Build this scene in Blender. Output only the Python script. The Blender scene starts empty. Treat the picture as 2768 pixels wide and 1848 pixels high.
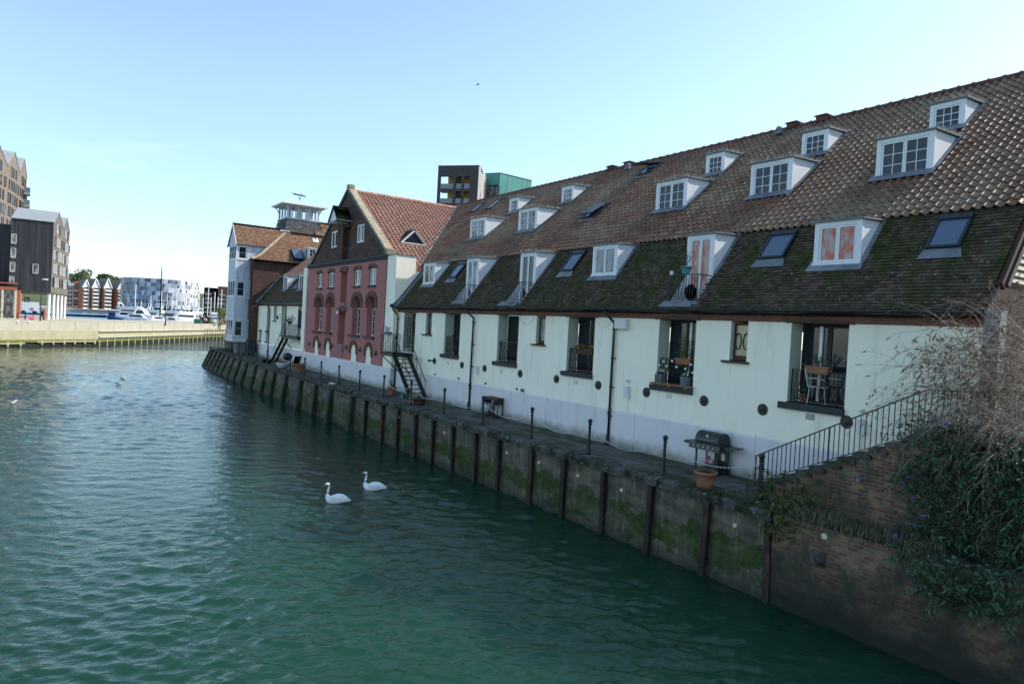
import bpy, math, random
from mathutils import Vector, Matrix
rnd = random.Random(11)
R = math.radians
SC = bpy.context.scene
COL = SC.collection
U = rnd.uniform

# ------------------------------------------------------------------ mesh helper
class MB:
    def __init__(s):
        s.v = []; s.f = []; s.m = []; s.t = []; s.mi = 0; s.tint = (1, 1, 1)
    def face(s, pts):
        b = len(s.v); s.v.extend(tuple(p) for p in pts)
        s.f.append(tuple(range(b, b + len(pts)))); s.m.append(s.mi); s.t.append(s.tint)
    def idx(s, vs, fs):
        b = len(s.v); s.v.extend(tuple(p) for p in vs)
        for f in fs:
            s.f.append(tuple(i + b for i in f)); s.m.append(s.mi); s.t.append(s.tint)
    def box(s, x0, y0, z0, x1, y1, z1):
        v = [(x0,y0,z0),(x1,y0,z0),(x1,y1,z0),(x0,y1,z0),(x0,y0,z1),(x1,y0,z1),(x1,y1,z1),(x0,y1,z1)]
        s.idx(v, [(0,3,2,1),(4,5,6,7),(0,1,5,4),(1,2,6,5),(2,3,7,6),(3,0,4,7)])
    def hexa(s, v):
        s.idx(v, [(0,3,2,1),(4,5,6,7),(0,1,5,4),(1,2,6,5),(2,3,7,6),(3,0,4,7)])
    def bar(s, a, b, w, h=None, up=(0,0,1)):
        a = Vector(a); b = Vector(b); d = (b - a).normalized(); h = h or w
        u = Vector(up)
        if abs(d.dot(u)) > .98: u = Vector((1,0,0))
        r = d.cross(u).normalized() * (w / 2); n = r.cross(d).normalized() * (h / 2)
        s.hexa([a-r-n, a+r-n, a+r+n, a-r+n, b-r-n, b+r-n, b+r+n, b-r+n])
    def tube(s, pts, r, n=5, cap=True):
        P = [Vector(p) for p in pts]; m = len(P)
        rr = r if isinstance(r, (list, tuple)) else [r] * m
        t0 = (P[1] - P[0]).normalized()
        u = t0.orthogonal().normalized(); vs = []
        for i in range(m):
            t = (P[min(i+1, m-1)] - P[max(i-1, 0)])
            t = t.normalized() if t.length > 1e-9 else t0
            u = (u - t * u.dot(t)); u = u.normalized() if u.length > 1e-6 else t.orthogonal().normalized()
            w = t.cross(u)
            for k in range(n):
                a = 2 * math.pi * k / n
                vs.append(P[i] + (u * math.cos(a) + w * math.sin(a)) * rr[i])
        fs = []
        for i in range(m - 1):
            for k in range(n):
                fs.append((i*n+k, i*n+(k+1) % n, (i+1)*n+(k+1) % n, (i+1)*n+k))
        if cap:
            fs.append(tuple(range(n-1, -1, -1))); fs.append(tuple((m-1)*n+k for k in range(n)))
        s.idx(vs, fs)
    def lathe(s, cx, cy, prof, n=14, axis='z', cz=0):
        vs = []; fs = []
        for r, z in prof:
            for k in range(n):
                a = 2 * math.pi * k / n; c, q = r * math.cos(a), r * math.sin(a)
                vs.append((cx + c, cy + q, cz + z) if axis == 'z' else ((cx + z, cy + c, cz + q) if axis == 'x' else (cx + c, cy + z, cz + q)))
        for i in range(len(prof) - 1):
            for k in range(n):
                fs.append((i*n+k, i*n+(k+1) % n, (i+1)*n+(k+1) % n, (i+1)*n+k))
        if prof[0][0] > 1e-4: fs.append(tuple(range(n-1, -1, -1)))
        if prof[-1][0] > 1e-4: fs.append(tuple((len(prof)-1)*n+k for k in range(n)))
        s.idx(vs, fs)
    def ball(s, c, r, n=10, sx=1, sy=1, sz=1):
        m = max(4, n // 2 + 1); vs = []; fs = []
        for i in range(m + 1):
            p = math.pi * i / m
            for k in range(n):
                a = 2 * math.pi * k / n
                vs.append((c[0] + r*sx*math.sin(p)*math.cos(a), c[1] + r*sy*math.sin(p)*math.sin(a), c[2] + r*sz*math.cos(p)))
        for i in range(m):
            for k in range(n):
                fs.append((i*n+k, (i+1)*n+k, (i+1)*n+(k+1) % n, i*n+(k+1) % n))
        s.idx(vs, fs)
    def prism(s, poly, f0, f1):
        """poly in 2-D, f0/f1 map a 2-D point to 3-D on either end"""
        a = [f0(*p) for p in poly]; b = [f1(*p) for p in poly]; n = len(poly)
        s.face(a[::-1]); s.face(b)
        for i in range(n):
            j = (i + 1) % n; s.face([a[i], a[j], b[j], b[i]])
    def build(s, name, mats, parent=None, smooth=False, label=None, **pr):
        o_ = wloc(parent) if parent else Vector(pr.pop('loc', (0, 0, 0)))
        me = bpy.data.meshes.new(name)
        me.from_pydata([(x - o_[0], y - o_[1], z - o_[2]) for x, y, z in s.v], [], s.f)
        if not isinstance(mats, (list, tuple)): mats = [mats]
        for m in mats: me.materials.append(m)
        me.polygons.foreach_set('material_index', s.m)
        if smooth: me.polygons.foreach_set('use_smooth', [True] * len(s.f))
        if any(t != (1, 1, 1) for t in s.t):
            ca = me.color_attributes.new('tint', 'FLOAT_COLOR', 'CORNER'); data = []
            for f, t in zip(s.f, s.t): data.extend((t[0], t[1], t[2], 1.0) * len(f))
            ca.data.foreach_set('color', data)
        me.update()
        o = bpy.data.objects.new(name, me); COL.objects.link(o)
        if parent: o.parent = parent
        else: o.location = o_
        if label: o['label'] = label
        for k, v in pr.items(): o[k] = v
        return o

WL = {}
def wloc(o):
    p = Vector((0, 0, 0))
    while o is not None:
        p += Vector(o.location); o = o.parent
    return p

def thing(name, label, cat, loc=(0, 0, 0), group=None, kind=None):
    o = bpy.data.objects.new(name, None); COL.objects.link(o); o.location = loc
    o.empty_display_size = .3
    o['label'] = label; o['category'] = cat
    if group: o['group'] = group
    if kind: o['kind'] = kind
    return o
def tag(o, label, cat, group=None, kind=None):
    o['label'] = label; o['category'] = cat
    if group: o['group'] = group
    if kind: o['kind'] = kind
    return o
def copy_tree(o, parent=None):
    c = o.copy(); COL.objects.link(c)
    if parent: c.parent = parent
    for ch in list(o.children): copy_tree(ch, c)
    return c

# planes for walls: (u, v, d) -> xyz ; d goes into the wall
def PX(x): return lambda u, v, d=0: (x + d, u, v)
def PY(y): return lambda u, v, d=0: (u, y + d, v)
def PL(p, ang):
    c, q = math.cos(ang), math.sin(ang)
    return lambda u, v, d=0: (p[0] + c*u - q*d, p[1] + q*u + c*d, v)

def gwall(mb, P, u0, u1, v0, v1, holes, depth, front=0, rev=None, sides=True, back=None):
    us = sorted({u0, u1, *[min(max(h[i], u0), u1) for h in holes for i in (0, 1)]})
    vs = sorted({v0, v1, *[min(max(h[i], v0), v1) for h in holes for i in (2, 3)]})
    rev = front if rev is None else rev
    def solid(i, j):
        if i < 0 or j < 0 or i >= len(us)-1 or j >= len(vs)-1: return None
        a = (us[i]+us[i+1])/2; b = (vs[j]+vs[j+1])/2
        return not any(h[0] < a < h[1] and h[2] < b < h[3] for h in holes)
    for i in range(len(us)-1):
        for j in range(len(vs)-1):
            a, b, c, d = us[i], us[i+1], vs[j], vs[j+1]
            if solid(i, j):
                mb.mi = front; mb.face([P(a, c, 0), P(b, c, 0), P(b, d, 0), P(a, d, 0)])
                for (di, dj, e) in ((-1,0,((a,c),(a,d))), (1,0,((b,c),(b,d))), (0,-1,((a,c),(b,c))), (0,1,((a,d),(b,d)))):
                    q = solid(i+di, j+dj)
                    if q is False or (q is None and sides):
                        mb.mi = rev if q is False else front
                        (p0, p1) = e
                        mb.face([P(*p0, 0), P(*p1, 0), P(*p1, depth), P(*p0, depth)])
            elif back is not None:
                mb.mi = back; mb.face([P(a, c, depth), P(b, c, depth), P(b, d, depth), P(a, d, depth)])
    mb.mi = 0

def pbox(mb, P, u0, u1, v0, v1, d0, d1):
    mb.hexa([P(u0,v0,d0), P(u1,v0,d0), P(u1,v0,d1), P(u0,v0,d1), P(u0,v1,d0), P(u1,v1,d0), P(u1,v1,d1), P(u0,v1,d1)])

# ------------------------------------------------------------------ materials
class NT:
    def __init__(s, name):
        s.m = bpy.data.materials.new(name); s.m.use_nodes = True
        s.t = s.m.node_tree; s.b = s.t.nodes['Principled BSDF']
    def n(s, typ, ins=None, **at):
        nd = s.t.nodes.new(typ)
        for k, v in at.items(): setattr(nd, k, v)
        for k, v in (ins or {}).items(): s.set(nd.inputs[k], v)
        return nd
    def set(s, sock, v):
        if hasattr(v, 'links') or hasattr(v, 'is_linked'): s.t.links.new(v, sock)
        elif isinstance(v, (tuple, list)) and len(v) == 3 and sock.type == 'RGBA': sock.default_value = (*v, 1)
        else: sock.default_value = v
    def pos(s, sc=(1, 1, 1), rot=(0, 0, 0)):
        g = s.n('ShaderNodeNewGeometry')
        mp = s.n('ShaderNodeMapping', {'Vector': g.outputs['Position'], 'Scale': sc, 'Rotation': rot})
        return mp.outputs[0]
    def noise(s, vec, scale, det=5, rough=.6, dist=0):
        return s.n('ShaderNodeTexNoise', {'Vector': vec, 'Scale': scale, 'Detail': det, 'Roughness': rough, 'Distortion': dist}).outputs['Fac']
    def ramp(s, fac, stops):
        r = s.n('ShaderNodeValToRGB', {'Fac': fac}); e = r.color_ramp.elements
        while len(e) < len(stops): e.new(.5)
        for x, (p, c) in zip(e, stops):
            x.position = p; x.color = (*c, 1) if not isinstance(c, (int, float)) else (c, c, c, 1)
        return r.outputs['Color']
    def mix(s, f, a, b, typ='MIX'):
        m = s.n('ShaderNodeMix', data_type='RGBA', blend_type=typ)
        s.set(m.inputs[0], f); s.set(m.inputs[6], a); s.set(m.inputs[7], b)
        return m.outputs[2]
    def math(s, op, a, b=0, c=0):
        m = s.n('ShaderNodeMath', operation=op); s.set(m.inputs[0], a); s.set(m.inputs[1], b); s.set(m.inputs[2], c)
        return m.outputs[0]
    def sep(s, vec):
        return s.n('ShaderNodeSeparateXYZ', {'Vector': vec}).outputs
    def comb(s, x, y, z=0):
        return s.n('ShaderNodeCombineXYZ', {'X': x, 'Y': y, 'Z': z}).outputs[0]
    def bump(s, h, strength=.5, dist=.02, nrm=None):
        ins = {'Height': h, 'Strength': strength, 'Distance': dist}
        if nrm is not None: ins['Normal'] = nrm
        return s.n('ShaderNodeBump', ins).outputs[0]
    def out(s, col=None, rough=None, nrm=None, spec=None, metal=None, **k):
        if col is not None: s.set(s.b.inputs['Base Color'], col)
        if rough is not None: s.set(s.b.inputs['Roughness'], rough)
        if nrm is not None: s.set(s.b.inputs['Normal'], nrm)
        if spec is not None: s.set(s.b.inputs['Specular IOR Level'], spec)
        if metal is not None: s.set(s.b.inputs['Metallic'], metal)
        for a, v in k.items(): s.set(s.b.inputs[a.replace('_', ' ')], v)
        return s.m

def mul(c, f): return tuple(min(1, x * f) for x in c)

def mat(name, c, var=.18, scale=1.5, rough=.75, bump=.15, bs=18, spec=.3, metal=0, stretch=(1,1,1), c2=None, lo=.42, hi=.62, tint=False, dirt=None, dist=.01):
    t = NT(name); p = t.pos(stretch)
    n = t.noise(p, scale)
    col = t.ramp(n, [(lo - .12, mul(c, 1 - var)), (hi + .12, mul(c, 1 + var))])
    if c2: col = t.mix(t.ramp(t.noise(p, scale * .6, 6, .7), [(lo, 0), (hi, 1)]), col, c2)
    if dirt:
        col = t.mix(t.ramp(t.noise(t.pos(dirt[1]), dirt[2], 6, .7), [(dirt[3], 0), (dirt[4], 1)]), col, dirt[0])
    if tint:
        col = t.mix(1.0, col, t.n('ShaderNodeAttribute', attribute_name='tint').outputs['Color'], 'MULTIPLY')
    nr = t.bump(t.noise(t.pos(), bs, 4), bump, dist) if bump else None
    return t.out(col, rough, nr, spec, metal)

def brickmat(name, c1, c2, mortar, axis='yz', bw=.225, bh=.075, mort=.012, grime=None, lowz=None, rough=.85, bump=.5, hue=None):
    t = NT(name); s = t.sep(t.pos())
    u = {'yz': s[1], 'xz': s[0], 'xy': s[0]}[axis]; v = s[1] if axis == 'xy' else s[2]
    vec = t.comb(u, v)
    w = t.noise(t.pos((3, 3, 3)), 1.2, 3)
    vec2 = t.n('ShaderNodeVectorMath', {0: vec, 1: t.comb(t.math('MULTIPLY', t.math('SUBTRACT', w, .5), .02), t.math('MULTIPLY', t.math('SUBTRACT', w, .5), .02))}, operation='ADD').outputs[0]
    b = t.n('ShaderNodeTexBrick', {'Vector': vec2, 'Color1': (0,0,0), 'Color2': (1,1,1), 'Mortar': (.5,.5,.5), 'Scale': 1.0, 'Mortar Size': mort, 'Mortar Smooth': .3, 'Bias': 0.0, 'Brick Width': bw, 'Row Height': bh})
    stops = [(0.0, c1), (1.0, c2)] if not hue else [(0.0, c1), (.4, hue[0]), (.65, hue[1]), (1.0, c2)]
    col = t.ramp(b.outputs['Color'], stops)
    big = t.ramp(t.noise(t.pos(), 1.1, 7, .7), [(.3, (.6, .6, .6)), (.7, (1.25, 1.2, 1.15))])
    col = t.mix(1, col, big, 'MULTIPLY')
    col = t.mix(b.outputs['Fac'], col, mortar)
    if grime:
        col = t.mix(t.ramp(t.noise(t.pos((1,1,.6)), grime[1], 7, .75), [(grime[2], 0), (grime[3], 1)]), col, grime[0])
    if lowz:
        mz = t.n('ShaderNodeMapRange', {'Value': t.math('ADD', s[2], t.math('MULTIPLY', t.noise(t.pos(), 1.5, 5), 1.2)), 'From Min': lowz[1] + .6, 'From Max': lowz[2] + .6, 'To Min': 1.0, 'To Max': 0.0}).outputs[0]
        col = t.mix(mz, col, lowz[0])
    h = t.math('ADD', t.math('MULTIPLY', b.outputs['Fac'], -1), t.math('MULTIPLY', t.noise(t.pos(), 30, 5), .6))
    return t.out(col, rough, t.bump(h, bump, .012), .25)

def glass(name, c=(.02, .028, .035), rough=.03, spec=.6, c2=None, scale=1.2):
    t = NT(name)
    col = c
    if c2: col = t.ramp(t.noise(t.pos((1, 1, .5)), scale, 3), [(.42, c), (.58, c2)])
    nr = t.bump(t.noise(t.pos(), 1.6, 2), .12, .02)
    return t.out(col, rough, nr, spec)

M = {}
M['cream'] = mat('cream_render', (.97, .90, .725), .04, .6, .85, .12, 30, dirt=((.66, .62, .47), (.9, 2.6, .28), 1.1, .54, .84))
def plinthmat():
    t = NT('lilac_white_render'); s = t.sep(t.pos())
    col = t.ramp(t.noise(t.pos(), .6, 5), [(.3, (.70, .655, .645)), (.7, (.78, .725, .71))])
    col = t.mix(t.ramp(t.noise(t.pos((1, 2.5, .3)), 1.2, 6, .7), [(.52, 0), (.78, .7)]), col, (.52, .50, .46))
    g = t.n('ShaderNodeMapRange', {'Value': t.math('ADD', s[2], t.math('MULTIPLY', t.noise(t.pos((1, 1.2, 1)), 1.8, 6, .7), -.55)), 'From Min': -.22, 'From Max': .12, 'To Min': .85, 'To Max': 0.0}).outputs[0]
    col = t.mix(g, col, (.20, .21, .15))
    return t.out(col, .88, t.bump(t.noise(t.pos(), 25, 4), .12, .01), .25)
M['plinth'] = plinthmat()
M['pink'] = mat('red_pink_render', (.42, .165, .14), .10, .8, .85, .12, 40, dirt=((.33, .16, .155), (1, 2, .3), .7, .5, .75))
M['reveal'] = mat('pale_green_reveal_render', (.56, .60, .50), .05, .8, .85, .05, 30)
M['white'] = mat('white_painted_wood', (.74, .745, .745), .06, 3, .5, .08, 30, dirt=((.50, .50, .47), (1, 1, .5), 2.2, .58, .80))
M['board'] = None
M['black'] = mat('black_painted_iron', (.014, .015, .017), .2, 6, .45, .12, 60, spec=.45, c2=(.03, .022, .017), lo=.58, hi=.75)
M['gutter'] = mat('black_plastic_pipe', (.016, .019, .023), .15, 3, .35, .05, 20, spec=.45)
M['sill'] = mat('dark_grey_sill', (.035, .04, .043), .25, 5, .6, .15, 30)
M['lead'] = mat('lead_flashing', (.13, .145, .165), .2, 3, .55, .2, 12, spec=.4, c2=(.2, .215, .23))
M['timber'] = mat('brown_stained_wood', (.075, .042, .03), .2, 8, .6, .1, 30)
M['darkwood'] = mat('dark_door_wood', (.03, .027, .025), .2, 6, .6, .1, 30)
M['glass'] = glass('window_glass', (.014, .020, .028), .03, .45)
M['glassblue'] = glass('rooflight_glass', (.07, .11, .17), .08, .8)
M['glasscurtain'] = glass('curtained_glass', (.03, .035, .04), .04, .5, (.25, .25, .245), 2.5)
M['glassorange'] = glass('orange_reflection_glass', (.46, .085, .045), .06, .4, (.42, .30, .27), 4.5)  # orange reflection of the brick building opposite, painted into the pane colour
M['glasscream'] = glass('cream_reflection_glass', (.44, .36, .22), .08, .5, (.38, .32, .21), 2)  # golden reflection painted into the pane colour
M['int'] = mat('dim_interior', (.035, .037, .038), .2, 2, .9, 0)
M['orangebrick'] = brickmat('orange_brick', (.28, .09, .05), (.16, .06, .04), (.16, .13, .11), 'yz', .11, .075)
M['brownbrick'] = brickmat('brown_gable_brick', (.095, .058, .042), (.16, .09, .06), (.018, .015, .013), 'yz', .5, .15, .028, bump=.9)
M['redbrick_y'] = brickmat('red_brick_front', (.22, .07, .045), (.10, .05, .04), (.10, .085, .075), 'yz')
M['redbrick_x'] = brickmat('red_brick_side', (.15, .06, .045), (.05, .032, .03), (.07, .06, .055), 'xz', hue=((.10, .045, .035), (.12, .06, .045)))
M['quaybrick'] = brickmat('old_quay_brick', (.23, .085, .05), (.30, .20, .095), (.22, .20, .17), 'yz', .235, .085, .010,
      grime=((.055, .056, .040), 1.5, .42, .62), lowz=((.022, .026, .02), -1.9, -.3), hue=((.17, .075, .05), (.24, .155, .085)), bump=.8)
M['endbrick'] = brickmat('dark_end_brick', (.06, .032, .025), (.035, .024, .02), (.035, .03, .028), 'xz')

def tilemat(name, base, moss, mossr, lich=None, lr=(.66, .7), msc=.8, c2=None, c2r=None, rough=.95, spec=.08, st=None):
    t = NT(name)
    col = t.mix(1, base, t.n('ShaderNodeAttribute', attribute_name='tint').outputs['Color'], 'MULTIPLY')
    n1 = t.ramp(t.noise(t.pos((1, 1, 1)), 2.0, 6, .7), [(.3, (.72, .72, .72)), (.7, (1.22, 1.22, 1.22))])
    col = t.mix(1, col, n1, 'MULTIPLY')
    if c2:
        col2 = t.mix(1, c2, t.n('ShaderNodeAttribute', attribute_name='tint').outputs['Color'], 'MULTIPLY')
        col = t.mix(t.ramp(t.noise(t.pos((1, .5, 1)), .45, 5, .65), [(c2r[0], 0), (c2r[1], 1)]), col, col2)
    if moss:
        f = t.ramp(t.noise(t.pos((.5, 1.25, .5)), msc, 8, .72), [(mossr[0], 0), (mossr[1], 1)])
        mc = t.ramp(t.noise(t.pos(), 5, 5), [(.35, mul(moss, .55)), (.65, mul(moss, 1.35))])
        col = t.mix(f, col, mc)
    if lich:
        f = t.ramp(t.noise(t.pos(), 9, 4, .7), [(lr[0], 0), (lr[1], 1)])
        col = t.mix(f, col, lich)
    if st: t.set(t.b.inputs['Specular Tint'], (*st, 1))
    return t.out(col, rough, t.bump(t.noise(t.pos(), 25, 5), .35, .012), spec)
M['plain'] = tilemat('mossy_plain_tile', (.090, .064, .048), (.048, .060, .017), (.42, .61), (.34, .35, .32), (.63, .69), 1.3)
M['pantile'] = tilemat('weathered_pantile', (.175, .088, .056), (.045, .046, .018), (.58, .76), (.42, .40, .33), (.64, .74), .9, c2=(.20, .148, .095), c2r=(.42, .62), rough=.55, spec=.42, st=(1, .86, .62))
M['redpan'] = tilemat('red_pantile', (.31, .145, .095), None, None, (.50, .42, .36), (.50, .70), rough=.6, spec=.3)
M['oasttile'] = tilemat('orange_lichen_tile', (.175, .095, .060), (.14, .11, .045), (.56, .74), (.32, .31, .27), (.56, .66), .9)
M['slate'] = tilemat('slate_tile', (.085, .085, .088), None, None)
M['creamtile'] = tilemat('mossy_brown_tile', (.105, .075, .055), (.075, .075, .026), (.42, .62))
M['coping'] = mat('mossy_concrete_coping', (.085, .085, .075), .3, 3, .95, .5, 20, c2=(.022, .028, .013), lo=.44, hi=.56, dirt=((.30, .30, .27), (1, 1, 1), 5, .60, .70), dist=.03)
# ------------------------------------------------------------------ tiles
def tintv(a, b, hue=.06):
    g = U(a, b); return (g * (1 + U(-hue, hue)), g, g * (1 + U(-hue, hue)))
def plain_tiles(mb, S, W, L, gauge=.1, tw=.165, skip=None, lo=.65, hi=1.35, lift=.016):
    n = int(L / gauge); m = int(W / tw)
    for j in range(n):
        v0 = j * gauge; v1 = v0 + gauge * 1.02; off = (j % 2) * tw / 2 + U(-.012, .012)
        for i in range(-1, m + 1):
            a = max(0, i * tw + off); b = min(W, a + tw - .004 if i >= 0 else off)
            if b - a < .01: continue
            if skip and skip((a + b) / 2, v0 + gauge / 2): continue
            h = lift + U(-.004, .008); h2 = h + U(-.004, .004); dv = U(-.006, .006)
            mb.tint = tintv(lo, hi)
            mb.face([S(a, v0+dv, h), S(b, v0+dv, h2), S(b, v1, .001), S(a, v1, .001)])
            mb.face([S(a, v0+dv, -.004), S(b, v0+dv, -.004), S(b, v0+dv, h2), S(a, v0+dv, h)])
    mb.tint = (1, 1, 1)
PROF = [(0, .002), (.10, -.022), (.28, -.034), (.48, -.030), (.62, -.004), (.74, .034), (.87, .042), (1.0, .002)]
def pantiles(mb, S, W, L, gauge=.3, tw=.24, skip=None, lo=.7, hi=1.3, lift=.036):
    n = int(math.ceil(L / gauge)); m = int(W / tw)
    for j in range(n):
        v0 = j * gauge; v1 = min(L, v0 + gauge * 1.03)
        for i in range(m):
            a = i * tw
            if skip and skip(a + tw / 2, v0 + gauge / 2): continue
            h = lift + U(-.006, .006); dv = U(-.012, .012); da = U(-.006, .006)
            mb.tint = tintv(lo, hi, .05)
            vs = []
            for t, q in PROF:
                u = a + t * tw + da
                vs += [S(u, v0+dv, q + h - .030), S(u, v0+dv, q + h), S(u, v1, q + .002)]
            fs = []
            for k in range(len(PROF) - 1):
                p = k * 3
                fs += [(p, p+3, p+4, p+1), (p+1, p+4, p+5, p+2)]
            mb.idx(vs, fs)
    mb.tint = (1, 1, 1)

# ------------------------------------------------------------------ window joinery
def sash(fm, gm, P, u0, u1, v0, v1, leaves=1, cols=1, rows=1, d=-.03, fr=.05, bar=.022, outer=.0):
    """frame bars into fm, one sheet of glass per leaf into gm"""
    if outer:
        o = outer
        pbox(fm, P, u0-o, u1+o, v1, v1+o, d-.02, d+.05); pbox(fm, P, u0-o, u1+o, v0-o, v0, d-.03, d+.05)
        pbox(fm, P, u0-o, u0, v0, v1, d-.02, d+.05); pbox(fm, P, u1, u1+o, v0, v1, d-.02, d+.05)
    w = (u1 - u0) / leaves
    for k in range(leaves):
        a = u0 + k*w + .004; b = u0 + (k+1)*w - .004
        pbox(fm, P, a, b, v0, v0+fr, d, d+.05); pbox(fm, P, a, b, v1-fr, v1, d, d+.05)
        pbox(fm, P, a, a+fr, v0+fr, v1-fr, d, d+.05); pbox(fm, P, b-fr, b, v0+fr, v1-fr, d, d+.05)
        ia, ib, iv, jv = a+fr, b-fr, v0+fr, v1-fr
        for c in range(1, cols):
            x = ia + (ib-ia)*c/cols; pbox(fm, P, x-bar/2, x+bar/2, iv, jv, d+.006, d+.04)
        for r in range(1, rows):
            z = iv + (jv-iv)*r/rows
            for c in range(cols):
                xa = ia + (ib-ia)*c/cols + (bar/2 if c else 0); xb = ia + (ib-ia)*(c+1)/cols - (bar/2 if c < cols-1 else 0)
                pbox(fm, P, xa, xb, z-bar/2, z+bar/2, d+.008, d+.038)
        if gm is not None: gm.face([P(ia, iv, d+.03), P(ib, iv, d+.03), P(ib, jv, d+.03), P(ia, jv, d+.03)])

def railing(mb, a, b, h, n, belly=0, out=(-1, 0, 0), r=.009, toe=.06, top=.02, posts=True):
    a = Vector(a); b = Vector(b); o = Vector(out); up = Vector((0, 0, 1))
    mb.bar(a + up*h, b + up*h, .045, .02); mb.bar(a + up*toe, b + up*toe, .03, .014)
    if posts:
        for p in (a, b): mb.bar(p, p + up*h, .026)
    for i in range(1, n):
        p = a.lerp(b, i/n)
        if belly:
            mb.tube([p + up*h, p + up*h*.62, p + up*h*.46 + o*belly*.55, p + up*h*.33 + o*belly, p + up*h*.2 + o*belly*.75, p + up*toe], r, 4, False)
        else:
            mb.bar(p + up*toe, p + up*h, r*1.9)

def spikes(mb, pts, n, h=.11):
    mb.tube(pts, .012, 4)
    for k in range(len(pts) - 1):
        a = Vector(pts[k]); b = Vector(pts[k+1])
        for i in range(int(n * (b-a).length)):
            p = a.lerp(b, U(0, 1)); q = p + Vector((U(-.07, .07), U(-.07, .07), h * U(.6, 1.1)))
            mb.bar(p, q, .006)

# ------------------------------------------------------------------ the long riverside terrace
D = 16.88
Y0, Y1 = 6.43, 36.18
terr = thing('riverside_terrace', 'long pale green rendered terrace with two rows of white dormers in its dark tiled roof', 'building', (D, 20, 0))
OPEN = [(9.43, 11.05, 2.36), (14.35, 15.9, 2.36), (19.09, 20.65, 2.42), (24.0, 25.6, 2.45), (28.98, 30.52, 2.48), (33.84, 35.3, 2.3)]
SLOT = [(12.44, 13.03, 3.36), (22.13, 22.73, 3.37), (31.96, 32.62, 3.4)]
holes = [(a, b, z, 4.6) for a, b, z in OPEN + SLOT]
w = MB()
gwall(w, PX(D), Y0, Y1, 1.26, 4.52, holes, .52, 0, 1, sides=False)
w.build('facade_wall', [M['cream'], M['reveal']], terr)
w = MB()
# plinth: slightly proud with a chamfered top and vertical joints
for a, b in ((Y0, 11.94), (11.96, 16.74), (16.76, 21.73), (21.75, 26.63), (26.65, 31.6), (31.62, Y1)):
    w.face([(D-.035, a, -.05), (D-.035, b, -.05), (D-.035, b, 1.215), (D-.035, a, 1.215)])
    w.face([(D-.035, a, 1.215), (D-.035, b, 1.215), (D+.004, b, 1.265), (D+.004, a, 1.265)])
    for y in (a, b): w.face([(D-.035, y, -.05), (D+.02, y, -.05), (D+.02, y, 1.25), (D-.035, y, 1.215)])
    w.face([(D-.012, b, -.05), (D-.012, b+.02, -.05), (D-.012, b+.02, 1.23), (D-.012, b, 1.23)])
w.build('plinth', M['plinth'], terr)
# end gable facing the bridge
RZ, RX = 12.84, D + 8.4
w = MB(); PG = PY(Y0)
def gp(poly, mi, dy=0):
    w.mi = mi; w.face([(x, Y0 + dy, z) for x, z in poly])
gp([(D+.12, -.1), (40, -.1), (40, 5.55), (D+.12, 5.55)], 0)
gp([(D+.5, 5.55), (RX+7.6, 5.55), (RX+6.5, 7.5), (RX, RZ), (D+1.95, 7.5)], 1)
for k in range(44):
    z = 5.6 + k * .16
    xl = D + .62 + (z - 5.55) / 1.27 if z < 7.5 else D + 2.05 + (z - 7.5) / .82
    xr = RX + (RZ - z) / .82 - .2 if z > 7.5 else RX + 6.4
    if xr - xl > .3:
        w.mi = 2; w.hexa([(xl, Y0-.05, z), (xr, Y0-.05, z), (xr, Y0-.005, z), (xl, Y0-.005, z), (xl, Y0-.02, z+.10), (xr, Y0-.02, z+.10), (xr, Y0-.005, z+.10), (xl, Y0-.005, z+.10)])
w.mi = 3
w.box(D-.03, Y0-.32, -.1, D+.30, Y0-.003, 4.9)
M['greyrender'] = mat('blue_grey_render_pier', (.20, .215, .22), .12, 1.2, .85, .1, 30)
M['louvre'] = mat('pale_weathered_boards', (.46, .40, .32), .15, 5, .7, .15, 25, stretch=(1, 1, 5))
w.build('end_wall', [M['endbrick'], M['darkwood'], M['louvre'], M['greyrender']], terr)
w = MB()
w.bar((D+.55, Y0-.07, 5.45), (D+2.0, Y0-.07, 7.35), .12, .22); w.bar((D+2.0, Y0-.07, 7.42), (RX, Y0-.07, RZ-.08), .12, .22)
w.bar((D+.68, Y0-.13, 5.47), (D+2.12, Y0-.13, 7.33), .10, .13)
w.build('barge_board', M['timber'], terr)

# lower roof of plain tiles, with three balcony wells
WELLS = [(14.4, 15.5), (23.95, 25.1), (28.65, 29.8)]
def SL(u, v, h):
    b = .10 * max(0, (.7 - v) / .7) ** 2
    return (D - .33 + v*.6187 - .7857*h, Y0 - .04 + u, 4.66 + v*.7857 + .6187*h + b)
def wellskip(u, v):
    y = u + Y0 - .04
    return .5 < v < 1.85 and any(a < y < b for a, b in WELLS)
w = MB(); plain_tiles(w, SL, Y1 - Y0 + .04, 3.74, .112, .17, wellskip, .55, 1.5, .026)
w.build('lower_roof', M['plain'], terr)
w = MB()
for a, b in [(Y0, 14.4), (15.5, 23.95), (25.1, 28.65), (29.8, Y1)]:
    w.face([SL(a-Y0+.04, .02, -.10), SL(b-Y0+.04, .02, -.10), SL(b-Y0+.04, .7, -.03), SL(a-Y0+.04, .7, -.03)]); w.face([SL(a-Y0+.04, .7, -.03), SL(b-Y0+.04, .7, -.03), SL(b-Y0+.04, 3.7, -.03), SL(a-Y0+.04, 3.7, -.03)])
w.build('roof_underlay', M['darkwood'], terr)
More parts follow.
